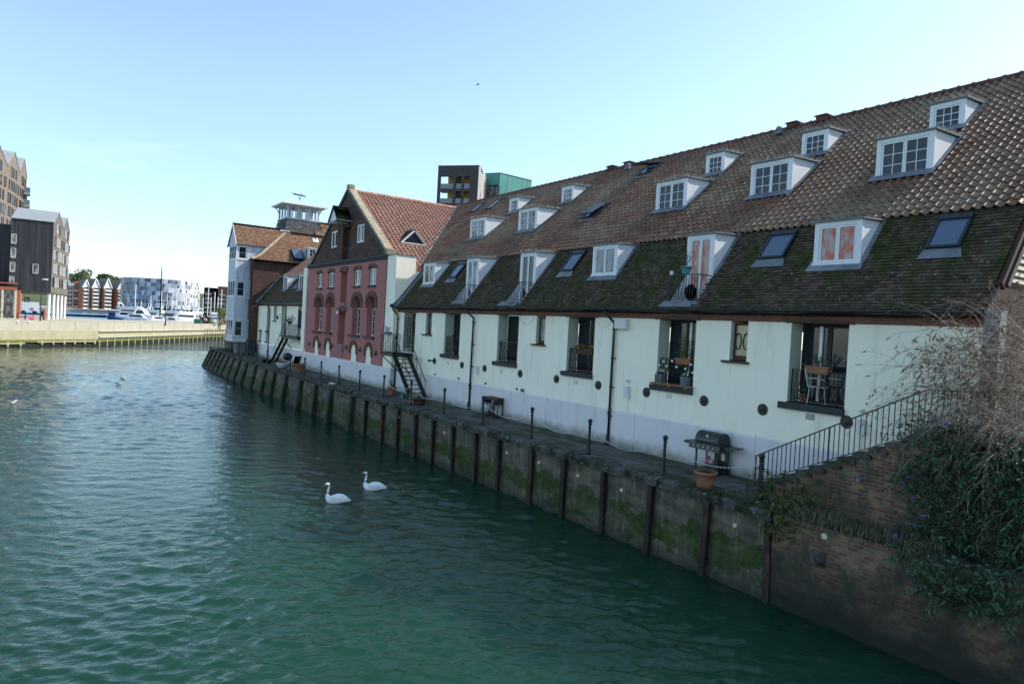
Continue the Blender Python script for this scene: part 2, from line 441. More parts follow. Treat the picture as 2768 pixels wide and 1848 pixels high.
# flashing band where the slopes meet, wavy over the tiles
w = MB(); ys = [Y0 + i*.12 for i in range(int((Y1-Y0)/.12)+1)]
for a, b in zip(ys, ys[1:]):
    k = .012*math.sin(a*26); q = .012*math.sin(b*26)
    w.face([(D+1.66+k, a, 7.19), (D+1.66+q, b, 7.19), (D+1.92, b, 7.50+q), (D+1.92, a, 7.50+k)])
    w.face([(D+1.92, a, 7.50+k), (D+1.92, b, 7.50+q), (D+2.1, b, 7.63), (D+2.1, a, 7.63)])
w.build('flashing', M['lead'], terr)
w = MB()  # abutment flashing against the gabled warehouse
for v in range(18):
    p = SL(0, v*.2, .03); q = SL(0, v*.2+.21, .03)
    w.face([(p[0], Y1-.004, p[2]), (q[0], Y1-.004, q[2]), (q[0], Y1-.004, q[2]+.2), (p[0], Y1-.004, p[2]+.2)])
    w.face([(p[0], Y1-.02, p[2]+.015), (q[0], Y1-.02, q[2]+.015), (q[0], Y1-.32, q[2]+.004), (p[0], Y1-.32, p[2]+.004)])
w.build('flashing', M['lead'], terr)
# upper roof of pantiles
def SU(u, v, h): return (D + 1.80 + v*.7733 - .6341*h, Y0 - .06 + u, 7.47 + v*.6341 + .7733*h)
w = MB(); pantiles(w, SU, 39.5, 8.5, .3, .24, None, .78, 1.22)
w.build('upper_roof', M['pantile'], terr, smooth=False)
w = MB()
w.face([SU(0, 0, -.03), SU(39.5, 0, -.03), SU(39.5, 8.53, -.03), SU(0, 8.53, -.03)])
w.face([(RX, Y0, RZ), (RX, 46, RZ), (RX+8.5, 46, 4.6), (RX+8.5, Y0, 4.6)])
w.build('roof_underlay', M['darkwood'], terr)
M['ridge'] = mat('dark_red_ridge_tile', (.11, .05, .04), .25, 3, .85, .3, 20)
w = MB()
y = Y0 - .06
while y < 44:
    w.tube([(RX-.02, y, RZ-.03), (RX-.02, y+.40, RZ-.035)], .14, 8); w.tube([(RX-.02, y+.40, RZ-.02), (RX-.02, y+.45, RZ-.02)], .155, 8); y += .45
w.build('ridge', M['ridge'], terr)
for yy in (15.7, 17.0, 26.6, 27.9):
    w = MB(); w.box(RX-.22, yy-.22, RZ-.05, RX+.22, yy+.22, RZ+.16); w.box(RX-.27, yy-.27, RZ+.16, RX+.27, yy+.27, RZ+.20)
    w.build('ridge_vent', M['ridge'], terr)
for yy, vv in ((17.35, 8.0), (26.1, 7.9)):
    w = MB(); p = SU(yy-Y0, vv, 0); w.box(p[0]-.2, yy-.15, p[2], p[0]+.15, yy+.15, p[2]+.14); w.ball((p[0]-.1, yy, p[2]+.2), .14, 8)
    w.build('roof_vent', M['lead'], terr)

# brick course + gutter + downpipes
w = MB(); w.box(D-.035, Y0, 4.52, D+.3, Y1, 4.70); w.box(D-.06, Y0, 4.70, D+.3, Y1, 4.76)
w.build('brick_course', M['orangebrick'], terr)
w = MB()
w.face([(D-.30, Y0, 4.74), (D-.30, Y1, 4.74), (D+.02, Y1, 4.74), (D+.02, Y0, 4.74)])
w.build('soffit', M['timber'], terr)
for a, b, z in OPEN:      # shallow timber arch over each opening
    w = MB(); n = 8
    for i in range(n):
        t0, t1 = i/n, (i+1)/n
        f = lambda t: 4.50 + .045*math.sin(math.pi*t)
        ya, yb = a-.15 + (b-a+.3)*t0, a-.15 + (b-a+.3)*t1
        w.hexa([(D-.055, ya, f(t0)), (D-.055, yb, f(t1)), (D+.5, yb, f(t1)), (D+.5, ya, f(t0)), (D-.055, ya, f(t0)+.07), (D-.055, yb, f(t1)+.07), (D+.5, yb, f(t1)+.07), (D+.5, ya, f(t0)+.07)])
    w.build('lintel', M['timber'], terr)
w = MB(); pts = []; n = 7
for i in range(n+1):
    a = math.pi + math.pi*i/n; pts.append((.085*math.cos(a), .085*math.sin(a)))
gy = [Y0-.1, Y1-.02]
for i in range(n):
    (a, b), (c, d) = pts[i], pts[i+1]
    w.face([(D-.38+a, gy[0], 4.83+b), (D-.38+a, gy[1], 4.83+b), (D-.38+c, gy[1], 4.83+d), (D-.38+c, gy[0], 4.83+d)])
y = Y0 + .4
while y < Y1:
    w.tube([(D-.38+.097*math.cos(math.pi+math.pi*i/8), y, 4.83+.097*math.sin(math.pi+math.pi*i/8)) for i in range(9)], .016, 4); y += 1.02
w.lathe(D-.42, Y1-.05, [(0,-.1),(.09,-.09),(.12,0),(.09,.1),(0,.12)], 10, 'z', 4.86)
w.build('gutter', M['gutter'], terr)
def downpipe(par, x, y, ztop, zbot, xg, kick=None, yl=None):
    w = MB(); yl = yl or y
    w.tube([(xg, yl, ztop), (xg, yl, ztop-.12), (x, y, ztop-.45), (x, y, ztop-.6), (x, y, zbot)], .045, 10)
    for z in [ztop-.62] + [ztop-.62-(ztop-zbot-.6)*k/4 for k in (1, 2, 3)]:
        w.tube([(x, y, z), (x, y, z-.07)], .058, 10); w.box(x, y-.1, z-.06, x+.1, y+.1, z-.035)
    if kick: w.tube([(x, y, kick), (x, y, kick-.1), (x-.04, y, kick-.22)], .056, 10)
    w.lathe(x-.02, y, [(.06, .3), (.06, .06), (.10, .02), (.10, -.02)], 10, 'z', zbot)
    w.build('downpipe', M['gutter'], par, smooth=True)
downpipe(terr, D-.09, 17.97, 4.78, .04, D-.38, 1.3, 18.15)
downpipe(terr, D-.09, 27.62, 4.78, .04, D-.38, 1.3, 27.9)
downpipe(terr, D-.09, 35.95, 4.78, .04, D-.38, 1.3, 36.05)

# tie plates, flues, vents and boxes on the facade
for y in (31.42, 28.6, 26.54, 23.7, 21.2, 18.73, 16.3, 13.87, 11.79, 9.34):
    w = MB(); w.lathe(D, y, [(.165,0),(.165,-.02),(.15,-.035),(.09,-.035),(.08,-.055),(.045,-.06),(.04,-.085),(0,-.09)], 20, 'x', 2.035)
    if y > 31: w.tube([(D-.03, y, 2.05), (D-.32, y, 2.05)], .04, 8); w.ball((D-.33, y, 2.05), .07, 8)
    w.build('tie_plate', M['black'], terr, smooth=False)
for y in (33.53, 31.28, 28.85, 26.37, 23.87):
    w = MB(); w.lathe(D-.004, y, [(.05,0),(.055,-.03),(.03,-.05),(0,-.05)], 10, 'x', 1.36 if y < 33 else 2.0); w.build('air_hole', M['black'], terr)
for y, z, hh in ((27.13, 1.92, .17), (17.17, 1.93, .19), (32.93, 1.93, .15), (8.92, 1.95, .17)):
    w = MB(); w.box(D-.12, y-.09, z-hh, D-.003, y+.09, z+hh); w.box(D-.14, y-.07, z+hh, D-.003, y+.07, z+hh+.03)
    if y < 20: w.ball((D-.07, y+.02, z+.42), .06, 8); w.tube([(D-.02, y, z+.4), (D-.02, y, z+hh)], .01, 4); w.tube([(D-.02, y, z-hh), (D-.02, y, 1.25)], .008, 4)
    w.build('meter_box', M['plinth'], terr)
w = MB(); w.box(D-.2, 17.3, 4.13, D-.003, 17.86, 4.47); w.build('alarm_box', M['plinth'], terr)
w = MB(); w.box(D-.10, 23.34, 1.29, D-.003, 23.48, 1.42); w.build('vent_cowl', M['lead'], terr)
for y, z in ((20.02, 2.02), (15.3, 2.02), (10.34, 2.02), (30.02, 2.02), (25.14, 2.02)):
    w = MB()
    for k in range(4): w.box(D-.012, y-.13, z-.07+k*.042, D-.002, y+.13, z-.045+k*.042)
    w.build('air_brick', M['lead'] if y < 11 else M['reveal'], terr)
for a, b, dz in ((22.9, 24.0, .28), (18.2, 19.1, .25)):
    w = MB(); w.tube([(D-.012, a+(b-a)*i/10, 4.42 - dz*math.sin(math.pi*i/10)) for i in range(11)], .008, 4); w.build('cable', M['reveal'], terr)

# balcony openings: sill, glazed doors, bellied rail, dim ceiling
def balcony(y0, y1, zb, i):
    w = MB()
    w.box(D-.10, y0-.02, zb-.20, D+.53, y1+.22, zb-.02); w.box(D-.06, y0, zb-.02, D+.5, y1, zb+.0)
    w.build('balcony_sill', M['sill'], terr)
    fm, gm = MB(), MB(); P = PX(D + .55)
    sash(fm, gm, P, y0+.02, y1-.02, zb+.04, 4.47, 2, 1, 1, -.03, .06)
    if i in (0, 1): fm.mi = 1; pbox(fm, P, (y0+y1)/2-.06 - (.12 if i else -.25), (y0+y1)/2+.03 - (.12 if i else -.25), zb+.05, 4.45, -.05, .0)
    f = fm.build('balcony_door', [M['darkwood'], M['white']], terr)
    gm.build('pane', M['glass'], f)
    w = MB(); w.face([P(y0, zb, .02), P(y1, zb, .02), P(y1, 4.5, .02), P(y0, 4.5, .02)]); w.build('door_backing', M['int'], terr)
    w = MB(); railing(w, (D+.14, y0+.02, zb+.02), (D+.14, y1-.02, zb+.02), .86, 13, .09, (-1, 0, 0), .013)
    w.build('balcony_rail', M['black'], terr)
for i, (a, b, z) in enumerate(OPEN[:5]): balcony(a, b, z, i)
w = MB(); y0, y1, zb = OPEN[5]
fm, gm = MB(), MB(); P = PX(D + .55)
sash(fm, gm, P, y0+.05, y1-.05, zb, 4.45, 1, 2, 5, -.03, .09)
f = fm.build('entrance_door', M['darkwood'], terr); gm.build('pane', M['glasscurtain'], f)
w = MB()   # trellis on the far reveal
for k in range(3): w.box(D+.06+.17*k, y1-.05, 2.5, D+.085+.17*k, y1-.02, 4.25)
for k in range(9): w.box(D+.05, y1-.055, 2.6+.2*k, D+.44, y1-.03, 2.625+.2*k)
w.build('trellis', M['black'], terr)
for i, (a, b, z) in enumerate(SLOT):
    fm, gm = MB(), MB(); P = PX(D + .17)
    sash(fm, gm, P, a+.01, b-.01, z, 4.45, 1, 1, 1, -.03, .055); pbox(fm, P, a+.01, b-.01, z, z+.14, -.02, .04)
    f = fm.build('slot_window', M['timber'], terr); gm.build('pane', M['glasscream'] if i == 0 else M['glasscurtain'], f)
    if i == 0:
        q = MB()
        for yy in (a+.16, b-.16):
            q.tube([(D+.158, yy + .10*math.cos(t*.4488), 3.92 + .24*math.sin(t*.4488)) for t in range(15)], .018, 5)
        q.build('reflected_ring', M['timber'], f)  # ovals of the reflection, put on the pane as solid rings
    w = MB(); w.box(D-.09, a-.1, z-.09, D+.16, b+.24, z-.02); w.box(D+.0, a, z-.02, D+.16, b, z+.0); w.build('window_sill', M['timber'], terr)

# ------------------------------------------------------------------ dormers
def boardmat():
    t = NT('white_lapped_boards'); s = t.sep(t.pos())
    k = t.math('SUBTRACT', s[2], t.math('MULTIPLY', s[0], .95))
    fr = t.math('FRACT', t.math('MULTIPLY', k, 5.2))
    line = t.ramp(fr, [(.0, (.26, .29, .33)), (.07, (.76, .77, .78)), (1, (.80, .81, .82))])
    col = t.mix(1, line, t.ramp(t.noise(t.pos(), 3), [(.3, (.93, .93, .93)), (.7, (1, 1, 1))]), 'MULTIPLY')
    return t.out(col, .55, t.bump(fr, .5, .02), .3)
M['board'] = boardmat()
def dormer(par, y0, y1, xf, z0, z1, roof, leaves, cols, rows, gm_='glass', door=False, spk=True, casing=.13, head=.12, name='dormer'):
    """roof = (x at z=0 offset, slope): roof height z = roof[0] + roof[1]*x"""
    rz = lambda x: roof[0] + roof[1]*x
    zt = z1 + .04; xb = (zt - roof[0]) / roof[1] + .05
    w = MB()
    zlo = z0 - .05
    poly = [(xf, zlo), (xf, z1), (xb, zt), (max(xf+.02, (zlo - .15 - roof[0]) / roof[1]), zlo - .02)]
    w.mi = 0; w.prism(poly, lambda x, z: (x, y0, z), lambda x, z: (x, y1, z))
    w.mi = 1; P = PX(xf)
    c = casing
    pbox(w, P, y0-.015, y0+c, z0, z1-head, -.06, .01); pbox(w, P, y1-c, y1+.015, z0, z1-head, -.06, .01)
    pbox(w, P, y0-.015, y1+.015, z1-head, z1, -.06, .01)
    if not door: pbox(w, P, y0-.03, y1+.03, z0-.06, z0+.02, -.10, .01)
    d = w.build(name, [M['board'], M['white']], par)
    fm, gm = MB(), MB(); zb = z0 + (.0 if door else .03)
    sash(fm, gm, P, y0+c+.005, y1-c-.005, zb, z1-head-.005, leaves, cols, rows, -.045, .05, .02)
    fm.build('window_frame', M['white'], d); gm.build('pane', M[gm_], d)
    w = MB(); w.hexa([(xf-.13, y0-.09, z1+.0), (xb+.1, y0-.09, zt+.03), (xb+.1, y1+.09, zt+.03), (xf-.13, y1+.09, z1+.0), (xf-.13, y0-.09, z1+.05), (xb+.1, y0-.09, zt+.08), (xb+.1, y1+.09, zt+.08), (xf-.13, y1+.09, z1+.05)])
    w.build('dormer_roof', M['lead'], d)
    if spk:
        w = MB(); spikes(w, [(xb-.1, y0-.06, zt+.07), (xf-.1, y0-.06, z1+.05), (xf-.1, y1+.06, z1+.05)], 26)
        w.build('bird_spikes', M['louvre'], d)
    # apron and side soakers in lead
    w = MB(); nx = 1/math.hypot(1, roof[1]); al = .085 if roof[1] < 1 else 0
    if not door:
        a = [(xf-.02, z0-.02), (xf-.36*nx-.02, rz(xf-.36*nx)+.035)]
        w.face([(a[0][0], y0-.1, rz(a[0][0])+.05+al), (a[0][0], y1+.1, rz(a[0][0])+.05+al), (a[1][0], y1+.14, a[1][1]+al), (a[1][0], y0-.14, a[1][1]+al)])
    for yy, s in ((y0, -1), (y1, 1)):
        w.face([(xf-.02, yy, rz(xf-.02)+.06+al), (xb, yy, rz(xb)+.06+al), (xb, yy+s*.13, rz(xb)+.04+al), (xf-.02, yy+s*.13, rz(xf-.02)+.04+al)])
    w.build('lead_apron', M['lead'], d)
    return d
LR = (4.76 - 1.27*(D-.25), 1.27); UR = (7.556 - .82*(D+1.95), .82)
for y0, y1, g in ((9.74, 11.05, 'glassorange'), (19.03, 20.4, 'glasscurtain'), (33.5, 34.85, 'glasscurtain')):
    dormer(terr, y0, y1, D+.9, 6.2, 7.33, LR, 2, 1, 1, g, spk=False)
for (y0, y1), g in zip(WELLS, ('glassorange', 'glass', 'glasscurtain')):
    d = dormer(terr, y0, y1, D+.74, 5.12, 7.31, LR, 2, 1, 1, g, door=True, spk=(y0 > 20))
    w = MB()
    w.mi = 0; w.face([(D-.02, y0, 5.09), (D-.02, y1, 5.09), (D+.76, y1, 5.09), (D+.76, y0, 5.09)])
    for yy in (y0, y1):
        w.mi = 1; w.face([(D-.0, yy, 5.07), (D+.8, yy, 5.07), (D+.8, yy, 6.14), (D-.0, yy, 5.12)])
    w.mi = 0
    w.face([(D-.30, y0-.1, SL(0,.45,0)[2]-.30), (D-.30, y1+.1, SL(0,.45,0)[2]-.30), (D+.0, y1+.1, 5.12), (D+.0, y0-.1, 5.12)])
    w.build('balcony_well', [M['lead'], M['white']], terr)
    w = MB(); railing(w, (D-.04, y0-.02, 5.10), (D-.04, y1+.02, 5.10), .85, 10, .08, (-1, 0, 0), .014)
    for yy in (y0-.02, y1+.02): w.bar((D-.04, yy, 5.95), (D+.62, yy, 5.95), .03)
    w.build('balcony_rail', M['black'], terr)
for y0, y1, c, r in ((9.38, 10.98, 2, 3), (13.81, 15.43, 2, 3), (18.36, 19.97, 2, 3), (28.18, 29.8, 2, 3), (33.1, 34.75, 2, 4)):
    dormer(terr, y0, y1, D+3.75, 8.99, 10.2, UR, 2, c, r, 'glass' if y0 < 20 else 'glasscurtain')
for y0, y1 in ((9.54, 10.52), (13.9, 14.9), (18.37, 19.29), (28.0, 28.95), (33.0, 33.93)):
    dormer(terr, y0, y1, D+5.88, 10.75, 11.63, UR, 1, 3, 3, 'glass' if y0 < 20 else 'glasscurtain', casing=.11)

# rooflights lying in the slopes
def rooflight(par, S, u0, u1, v0, v1, openv=0, apron=True, frame='timberblack', g='glassblue'):
    w = MB(); P = lambda u, v, d=0: S(u, v, d)
    t = .07
    def b(a0, a1, c0, c1, h0, h1):
        w.hexa([P(a0,c0,h0), P(a1,c0,h0), P(a1,c1,h0), P(a0,c1,h0), P(a0,c0,h1), P(a1,c0,h1), P(a1,c1,h1), P(a0,c1,h1)])
    b(u0, u1, v0, v0+t, -.02, .12); b(u0, u1, v1-.16, v1, -.02, .14); b(u0, u0+t, v0+t, v1-.16, -.02, .12); b(u1-t, u1, v0+t, v1-.16, -.02, .12)
    f = w.build('rooflight', M['gutter'], par)
    q = MB(); q.face([P(u0+t, v0+t, .09), P(u1-t, v0+t, .09), P(u1-t, v1-.16, .09), P(u0+t, v1-.16, .09)])
    q.build('pane', M[g], f)
    if openv:
        o = MB()
        q = [P(u0, v1-.2, .15), P(u1, v1-.2, .15), P(u1, v0, .15+openv), P(u0, v0, .15+openv)]
        o.hexa([*q, *[(a[0]-.02, a[1], a[2]+.05) for a in q]]); o.build('open_sash', M['gutter'], f)
    if apron:
        o = MB(); o.face([P(u0-.12, v0-.3, .035), P(u1+.12, v0-.3, .035), P(u1+.02, v0, .05), P(u0-.02, v0, .05)]); o.build('lead_apron', M['lead'], f)
for y0, y1 in ((7.42, 8.2), (12.12, 13.0), (21.8, 22.62), (31.45, 32.3)):
    rooflight(terr, SL, y0-Y0+.04, y1-Y0+.04, 2.22, 3.34)
UV = lambda dx: (dx - 1.8) / .7733
rooflight(terr, SU, 23.7-Y0, 24.6-Y0, UV(7.0), UV(7.82), .45)
rooflight(terr, SU, 24.1-Y0, 25.0-Y0, UV(3.95), UV(4.95), .12)
rooflight(terr, SU, 39.75-Y0, 40.4-Y0, UV(6.85), UV(7.85), 0, False)
rooflight(terr, SU, 37.6-Y0, 38.3-Y0, UV(6.8), UV(7.85), 0, False)
for y0, y1 in ((14.5, 15.9), (24.1, 25.6)):
    w = MB(); w.face([SL(y0-Y0, .25, .03), SL(y1-Y0, .25, .03), SL(y1-Y0-.15, .55, .035), SL(y0-Y0+.15, .55, .035)])
    w.build('lead_apron', M['lead'], terr)
w = MB(); p = SL(24.6-Y0, .45, .05); w.ball(p, .13, 10, 1, 1, .7); w.build('roof_dome', M['greyrender'], terr)
# ------------------------------------------------------------------ the gabled pink warehouse
XP = 16.63
ware = thing('warehouse', 'pink rendered warehouse with a dark brick gable, hoist house and red pantile roof', 'building', (XP, 44.4, 0))
def archpts(y0, y1, zs, zt, n=12):
    """pointed-round arch from (y0,zs) over the top to (y1,zs)"""
    c = (y0+y1)/2; r = (y1-y0)/2
    return [(c - r*math.cos(math.pi*i/n), zs + (zt-zs)*max(0, math.sin(math.pi*i/n))**.8) for i in range(n+1)]
TALL = [(38.93, 40.15), (41.28, 42.58), (46.25, 47.47), (48.5, 49.93)]
LOW = [(39.2, 40.07), (41.6, 42.55), (46.43, 47.33), (48.88, 49.76)]
TOPW = [(39.05, 40.12), (41.52, 42.6), (46.34, 47.45), (48.72, 49.76)]
LOAD = [(43.82, 44.98, 5.03, 7.18), (43.8, 45.1, 2.24, 4.5)]
hol = [(a, b, 2.98, 5.46) for a, b in TALL] + [(a, b, 1.28, 2.38) for a, b in LOW] + [(a, b, 6.1, 7.2) for a, b in TOPW] + LOAD
w = MB()
gwall(w, PX(XP+.02), 37.4, 52.0, 1.28, 7.7, hol, .5, 0, 0, False)
for a, b in TALL + LOW:
    zs, zt = (4.75, 5.46) if (a, b) in TALL else (1.85, 2.38)
    p = archpts(a, b, zs, zt)
    for (y, z), (y2, z2) in zip(p, p[1:]):
        w.mi = 0; w.face([(XP+.02, y, z), (XP+.02, y2, z2), (XP+.02, y2, zt), (XP+.02, y, zt)])
        w.face([(XP+.02, y, z), (XP+.02, y2, z2), (XP+.5, y2, z2), (XP+.5, y, z)])
w.build('front_wall', M['pink'], ware)
M['pinkarch'] = mat('brown_red_brick_arch', (.20, .085, .055), .35, 9, .9, .4, 14, c2=(.10, .07, .055), lo=.45, hi=.55)
def ringarch(w, a, b, zs, zt, wid, drop, n=13):
    p = archpts(a, b, zs, zt, n); q = archpts(a-wid, b+wid, zs, zt+wid*1.05, n)
    p = [(a, zs-drop)] + p + [(b, zs-drop)]; q = [(a-wid, zs-drop)] + q + [(b+wid, zs-drop)]
    for i in range(len(p)-1):
        k = .012 if i % 2 else .0
        P_ = [p[i], p[i+1], q[i+1], q[i]]
        w.tint = tintv(.7, 1.3)
        w.hexa([(XP-.035-k, *P_[0]), (XP-.035-k, *P_[1]), (XP+.03, *P_[1]), (XP+.03, *P_[0]), (XP-.035-k, *P_[3]), (XP-.035-k, *P_[2]), (XP+.03, *P_[2]), (XP+.03, *P_[3])])
    w.tint = (1, 1, 1)
for a, b in TALL:
    w = MB(); ringarch(w, a, b, 4.95, 5.46, .30, .22, 15); w.build('brick_arch', M['pinkarch'], ware)
    fm, gm = MB(), MB(); P = PX(XP + .40)
    sash(fm, gm, P, a+.04, b-.04, 3.0, 4.72, 1, 2, 4, -.03, .07, .03); fm.mi = 0
    f = fm.build('tall_window', M['white'], ware); gm.build('pane', M['glass'], f)
    w = MB(); w.face([(XP+.36, a, 4.72), (XP+.36, b, 4.72), (XP+.36, b, 5.5), (XP+.36, a, 5.5)]); w.build('arch_infill', M['brownbrick'], ware)
    w = MB(); w.box(XP-.14, a-.12, 2.84, XP+.4, b+.2, 2.97); w.build('window_sill', M['sill'], ware)
for a, b in LOW:
    w = MB(); ringarch(w, a, b, 1.85, 2.38, .24, .12, 13); w.build('brick_arch', M['pinkarch'], ware)
    w = MB(); w.box(XP+.06, a-.02, 1.28, XP+.12, b+.02, 2.4)
    w.box(XP+.03, b-.2, 1.75, XP+.06, b-.12, 1.9)
    w.build('hatch_door', M['cream'], ware)
for a, b in TOPW:
    fm, gm = MB(), MB()
    sash(fm, gm, PX(XP+.12), a+.05, b-.05, 6.16, 7.16, 2, 1, 1, -.03, .07)
    f = fm.build('casement_window', M['white'], ware); gm.build('pane', M['glasscurtain'], f)
    w = MB(); w.box(XP-.08, a-.08, 6.01, XP+.3, b+.08, 6.1); w.build('window_sill', M['sill'], ware)
def seghead(par, a, b, z, x, h=.26):
    w = MB(); n = 9
    for i in range(n):
        t0, t1 = i/n, (i+1)/n; f = lambda t: z - .05 + .12*math.sin(math.pi*t)
        ya, yb = a-.14+(b-a+.28)*t0, a-.14+(b-a+.28)*t1; k = .01*(i % 2)
        w.hexa([(x-.03-k, ya, f(t0)), (x-.03-k, yb, f(t1)), (x+.1, yb, f(t1)), (x+.1, ya, f(t0)), (x-.03-k, ya, f(t0)+h), (x-.03-k, yb, f(t1)+h), (x+.1, yb, f(t1)+h), (x+.1, ya, f(t0)+h)])
    w.build('brick_head', M['pinkarch'], par)
for a, b in TOPW: seghead(ware, a, b, 7.17, XP, .22)
for a, b, c, d in LOAD: seghead(ware, a, b, d, XP, .26)
for a, b, c, d in LOAD:
    w = MB(); w.box(XP+.46, a, c, XP+.5, b, d+.05); w.mi = 1; w.box(XP+.40, a+.1, c, XP+.46, a+.62, c+1.0); w.build('loading_door', [M['pink'], M['darkwood']], ware)
    w = MB(); w.box(XP-.05, a-.06, c-.14, XP+.5, b+.06, c-.02); w.build('door_sill', M['lead'], ware)
# cream strips, right return pier with lead cap
w = MB()
w.box(XP, 36.18, 1.28, XP+1.24, 37.39, 7.80)
w.box(XP+1.24, 36.18, 4, XP+3.0, 36.3, 6.93)
w.build('side_pier', M['cream'], ware)
w = MB(); w.box(XP, 52.01, 1.28, XP+.5, 53.0, 7.72); w.box(XP+.5, 52.9, 0, XP+6, 53.0, 7.4); w.build('far_pier', M['cream'], ware)
w = MB(); w.box(XP-.04, 36.14, 7.8, XP+1.28, 37.45, 7.85); w.build('lead_cap', M['lead'], ware)
w = MB()
for a, b in ((36.15, 41.9), (41.92, 49.5), (49.52, 53.7)):
    w.box(XP-.035, a, -.05, XP+.1, b, 1.21)
    w.hexa([(XP-.035, a, 1.21), (XP-.035, b, 1.21), (XP+.1, b, 1.21), (XP+.1, a, 1.21), (XP+.0, a, 1.27), (XP+.0, b, 1.27), (XP+.1, b, 1.27), (XP+.1, a, 1.27)])
w.box(XP+.1, 36.15, -.05, XP+.9, 36.3, 1.27); w.box(XP+.1, 53.5, -.05, XP+.8, 53.7, 1.25)
w.build('plinth', M['plinth'], ware)
# gable of dark brick courses
GR = .715; GY = 44.35; GZ = 12.60
w = MB()
gl = lambda y: GZ + .05 - abs(y - GY) * (.70 if y > GY else .72)
HG = [(41.2, 42.5, 8.9, 10.08), (43.48, 44.95, 7.85, 10.11), (46.02, 47.27, 8.9, 10.07)]
ysg = sorted({37.45, 51.35, GY, *[a for h in HG for a in h[:2]], *[37.45 + .5*i for i in range(28)]})
for a, b in zip(ysg, ysg[1:]):
    m = (a+b)/2; z0 = 7.85
    hh = [h for h in HG if h[0] < m < h[1]]
    segs = [(7.85, None)]
    if hh: segs = [(7.85, hh[0][2]), (hh[0][3], None)]
    for lo, hi in segs:
        if hi is not None and hi - lo < .02: continue
        w.face([(XP, a, lo), (XP, b, lo), (XP, b, hi if hi else gl(b)), (XP, a, hi if hi else gl(a))])
for h in HG:
    for (p, q) in (((h[0], h[2]), (h[0], h[3])), ((h[1], h[2]), (h[1], h[3])), ((h[0], h[2]), (h[1], h[2])), ((h[0], h[3]), (h[1], h[3]))):
        w.face([(XP, *p), (XP, *q), (XP+.4, *q), (XP+.4, *p)])
w.build('gable_wall', M['brownbrick'], ware)
w = MB(); w.box(XP-.10, 37.38, 7.80, XP+.2, 52.02, 7.9); y = 37.4
while y < 51.95: w.box(XP-.075, y, 7.66, XP+.05, y+.12, 7.8); y += .24
w.box(XP-.02, 37.38, 7.60, XP+.05, 52.0, 7.66)
w.build('cornice', M['sill'], ware)
for a, b, c, d in (HG[0], HG[2]):
    fm, gm = MB(), MB()
    sash(fm, gm, PX(XP+.1), a+.05, b-.05, c+.04, d-.06, 2, 1, 1, -.04, .07, outer=.06)
    f = fm.build('casement_window', M['white'], ware); gm.build('pane', M['glass'], f)
    seghead(ware, a, b, d+.02, XP, .2)
a, b, c, d = HG[1]
w = MB(); w.box(XP+.36, a, c, XP+.4, b, d); w.mi = 1; w.box(XP+.3, a+.1, c, XP+.36, b-.3, c+1.0); w.build('loading_door', [M['brownbrick'], M['darkwood']], ware)
# stone coping on the gable slopes
M['stone'] = mat('lichened_stone_coping', (.36, .32, .22), .2, 3, .9, .3, 25, c2=(.24, .2, .15))
w = MB()
w.hexa([(XP-.06, GY, GZ+.02), (XP+.42, GY, GZ+.02), (XP+.42, 37.5, 7.96), (XP-.06, 37.5, 7.96), (XP-.06, GY, GZ+.22), (XP+.42, GY, GZ+.22), (XP+.42, 37.5, 8.16), (XP-.06, 37.5, 8.16)])
w.hexa([(XP-.06, GY, GZ+.02), (XP+.42, GY, GZ+.02), (XP+.42, 51.4, 7.8), (XP-.06, 51.4, 7.8), (XP-.06, GY, GZ+.22), (XP+.42, GY, GZ+.22), (XP+.42, 51.4, 8.0), (XP-.06, 51.4, 8.0)])
w.box(XP-.08, 37.35, 7.9, XP+.5, 37.75, 8.2); w.box(XP-.05, GY-.22, GZ+.12, XP+.35, GY+.22, GZ+.36)
w.build('coping', M['stone'], ware)
w = MB(); w.bar((XP-.03, GY+.1, GZ-.05), (XP-.03, 51.5, 7.78), .1, .2); w.bar((XP-.05, GY-.1, GZ-.1), (XP-.05, 37.6, 7.88), .08, .14); w.build('verge', M['sill'], ware)
# red pantile slope facing the bridge, and the slope behind
cs, sn = 1/math.hypot(1, GR), GR/math.hypot(1, GR)
LP = 9.86
def SP(u, v, h): return (XP + .40 + u, 36.35 + v*cs - sn*h, GZ - GR*(GY - 36.35) + v*sn + cs*h)
w = MB()
pantiles(w, SP, 8.9, LP, .34, .30, lambda u, v: (v < 1.62 and u < 1.0) or (u > 9.2), .84, 1.16, .045)
w.build('pantile_roof', M['redpan'], ware)
w = MB(); w.face([SP(.9, 0, -.04), SP(8.9, 0, -.04), SP(8.9, LP, -.04), SP(.9, LP, -.04)]); w.face([SP(0, 1.4, -.04), SP(.9, 1.4, -.04), SP(.9, LP, -.04), SP(0, LP, -.04)])
w.face([(XP+.4, GY, GZ), (XP+9, GY, GZ), (XP+9, 52.2, 7.2), (XP+.4, 52.2, 7.2)])
w.build('roof_underlay', M['darkwood'], ware)
M['redridge'] = mat('red_ridge_tile', (.40, .17, .12), .15, 3, .85, .2, 20, c2=(.5, .3, .24))
w = MB(); x = XP + .3
while x < XP + 8.7:
    w.tube([(x, GY, GZ-.02), (x+.42, GY, GZ-.02)], .14, 8); x += .45
w.build('ridge', M['redridge'], ware)
w = MB()     # white mortar line down the valley
n = 40
for i in range(n):
    t = i/n; y = 37.0 + (GY-37.0)*t; z = GZ - GR*(GY-y) + .02; x = (z - UR[0])/UR[1]
    y2 = 37.0 + (GY-37.0)*(i+1)/n; z2 = GZ - GR*(GY-y2) + .02; x2 = (z2 - UR[0])/UR[1]
    w.tube([(x+U(-.03,.03), y, z+.05), (x2, y2, z2+.05)], .05 + U(-.01, .015), 6)
w.build('valley_mortar', M['plinth'], ware)
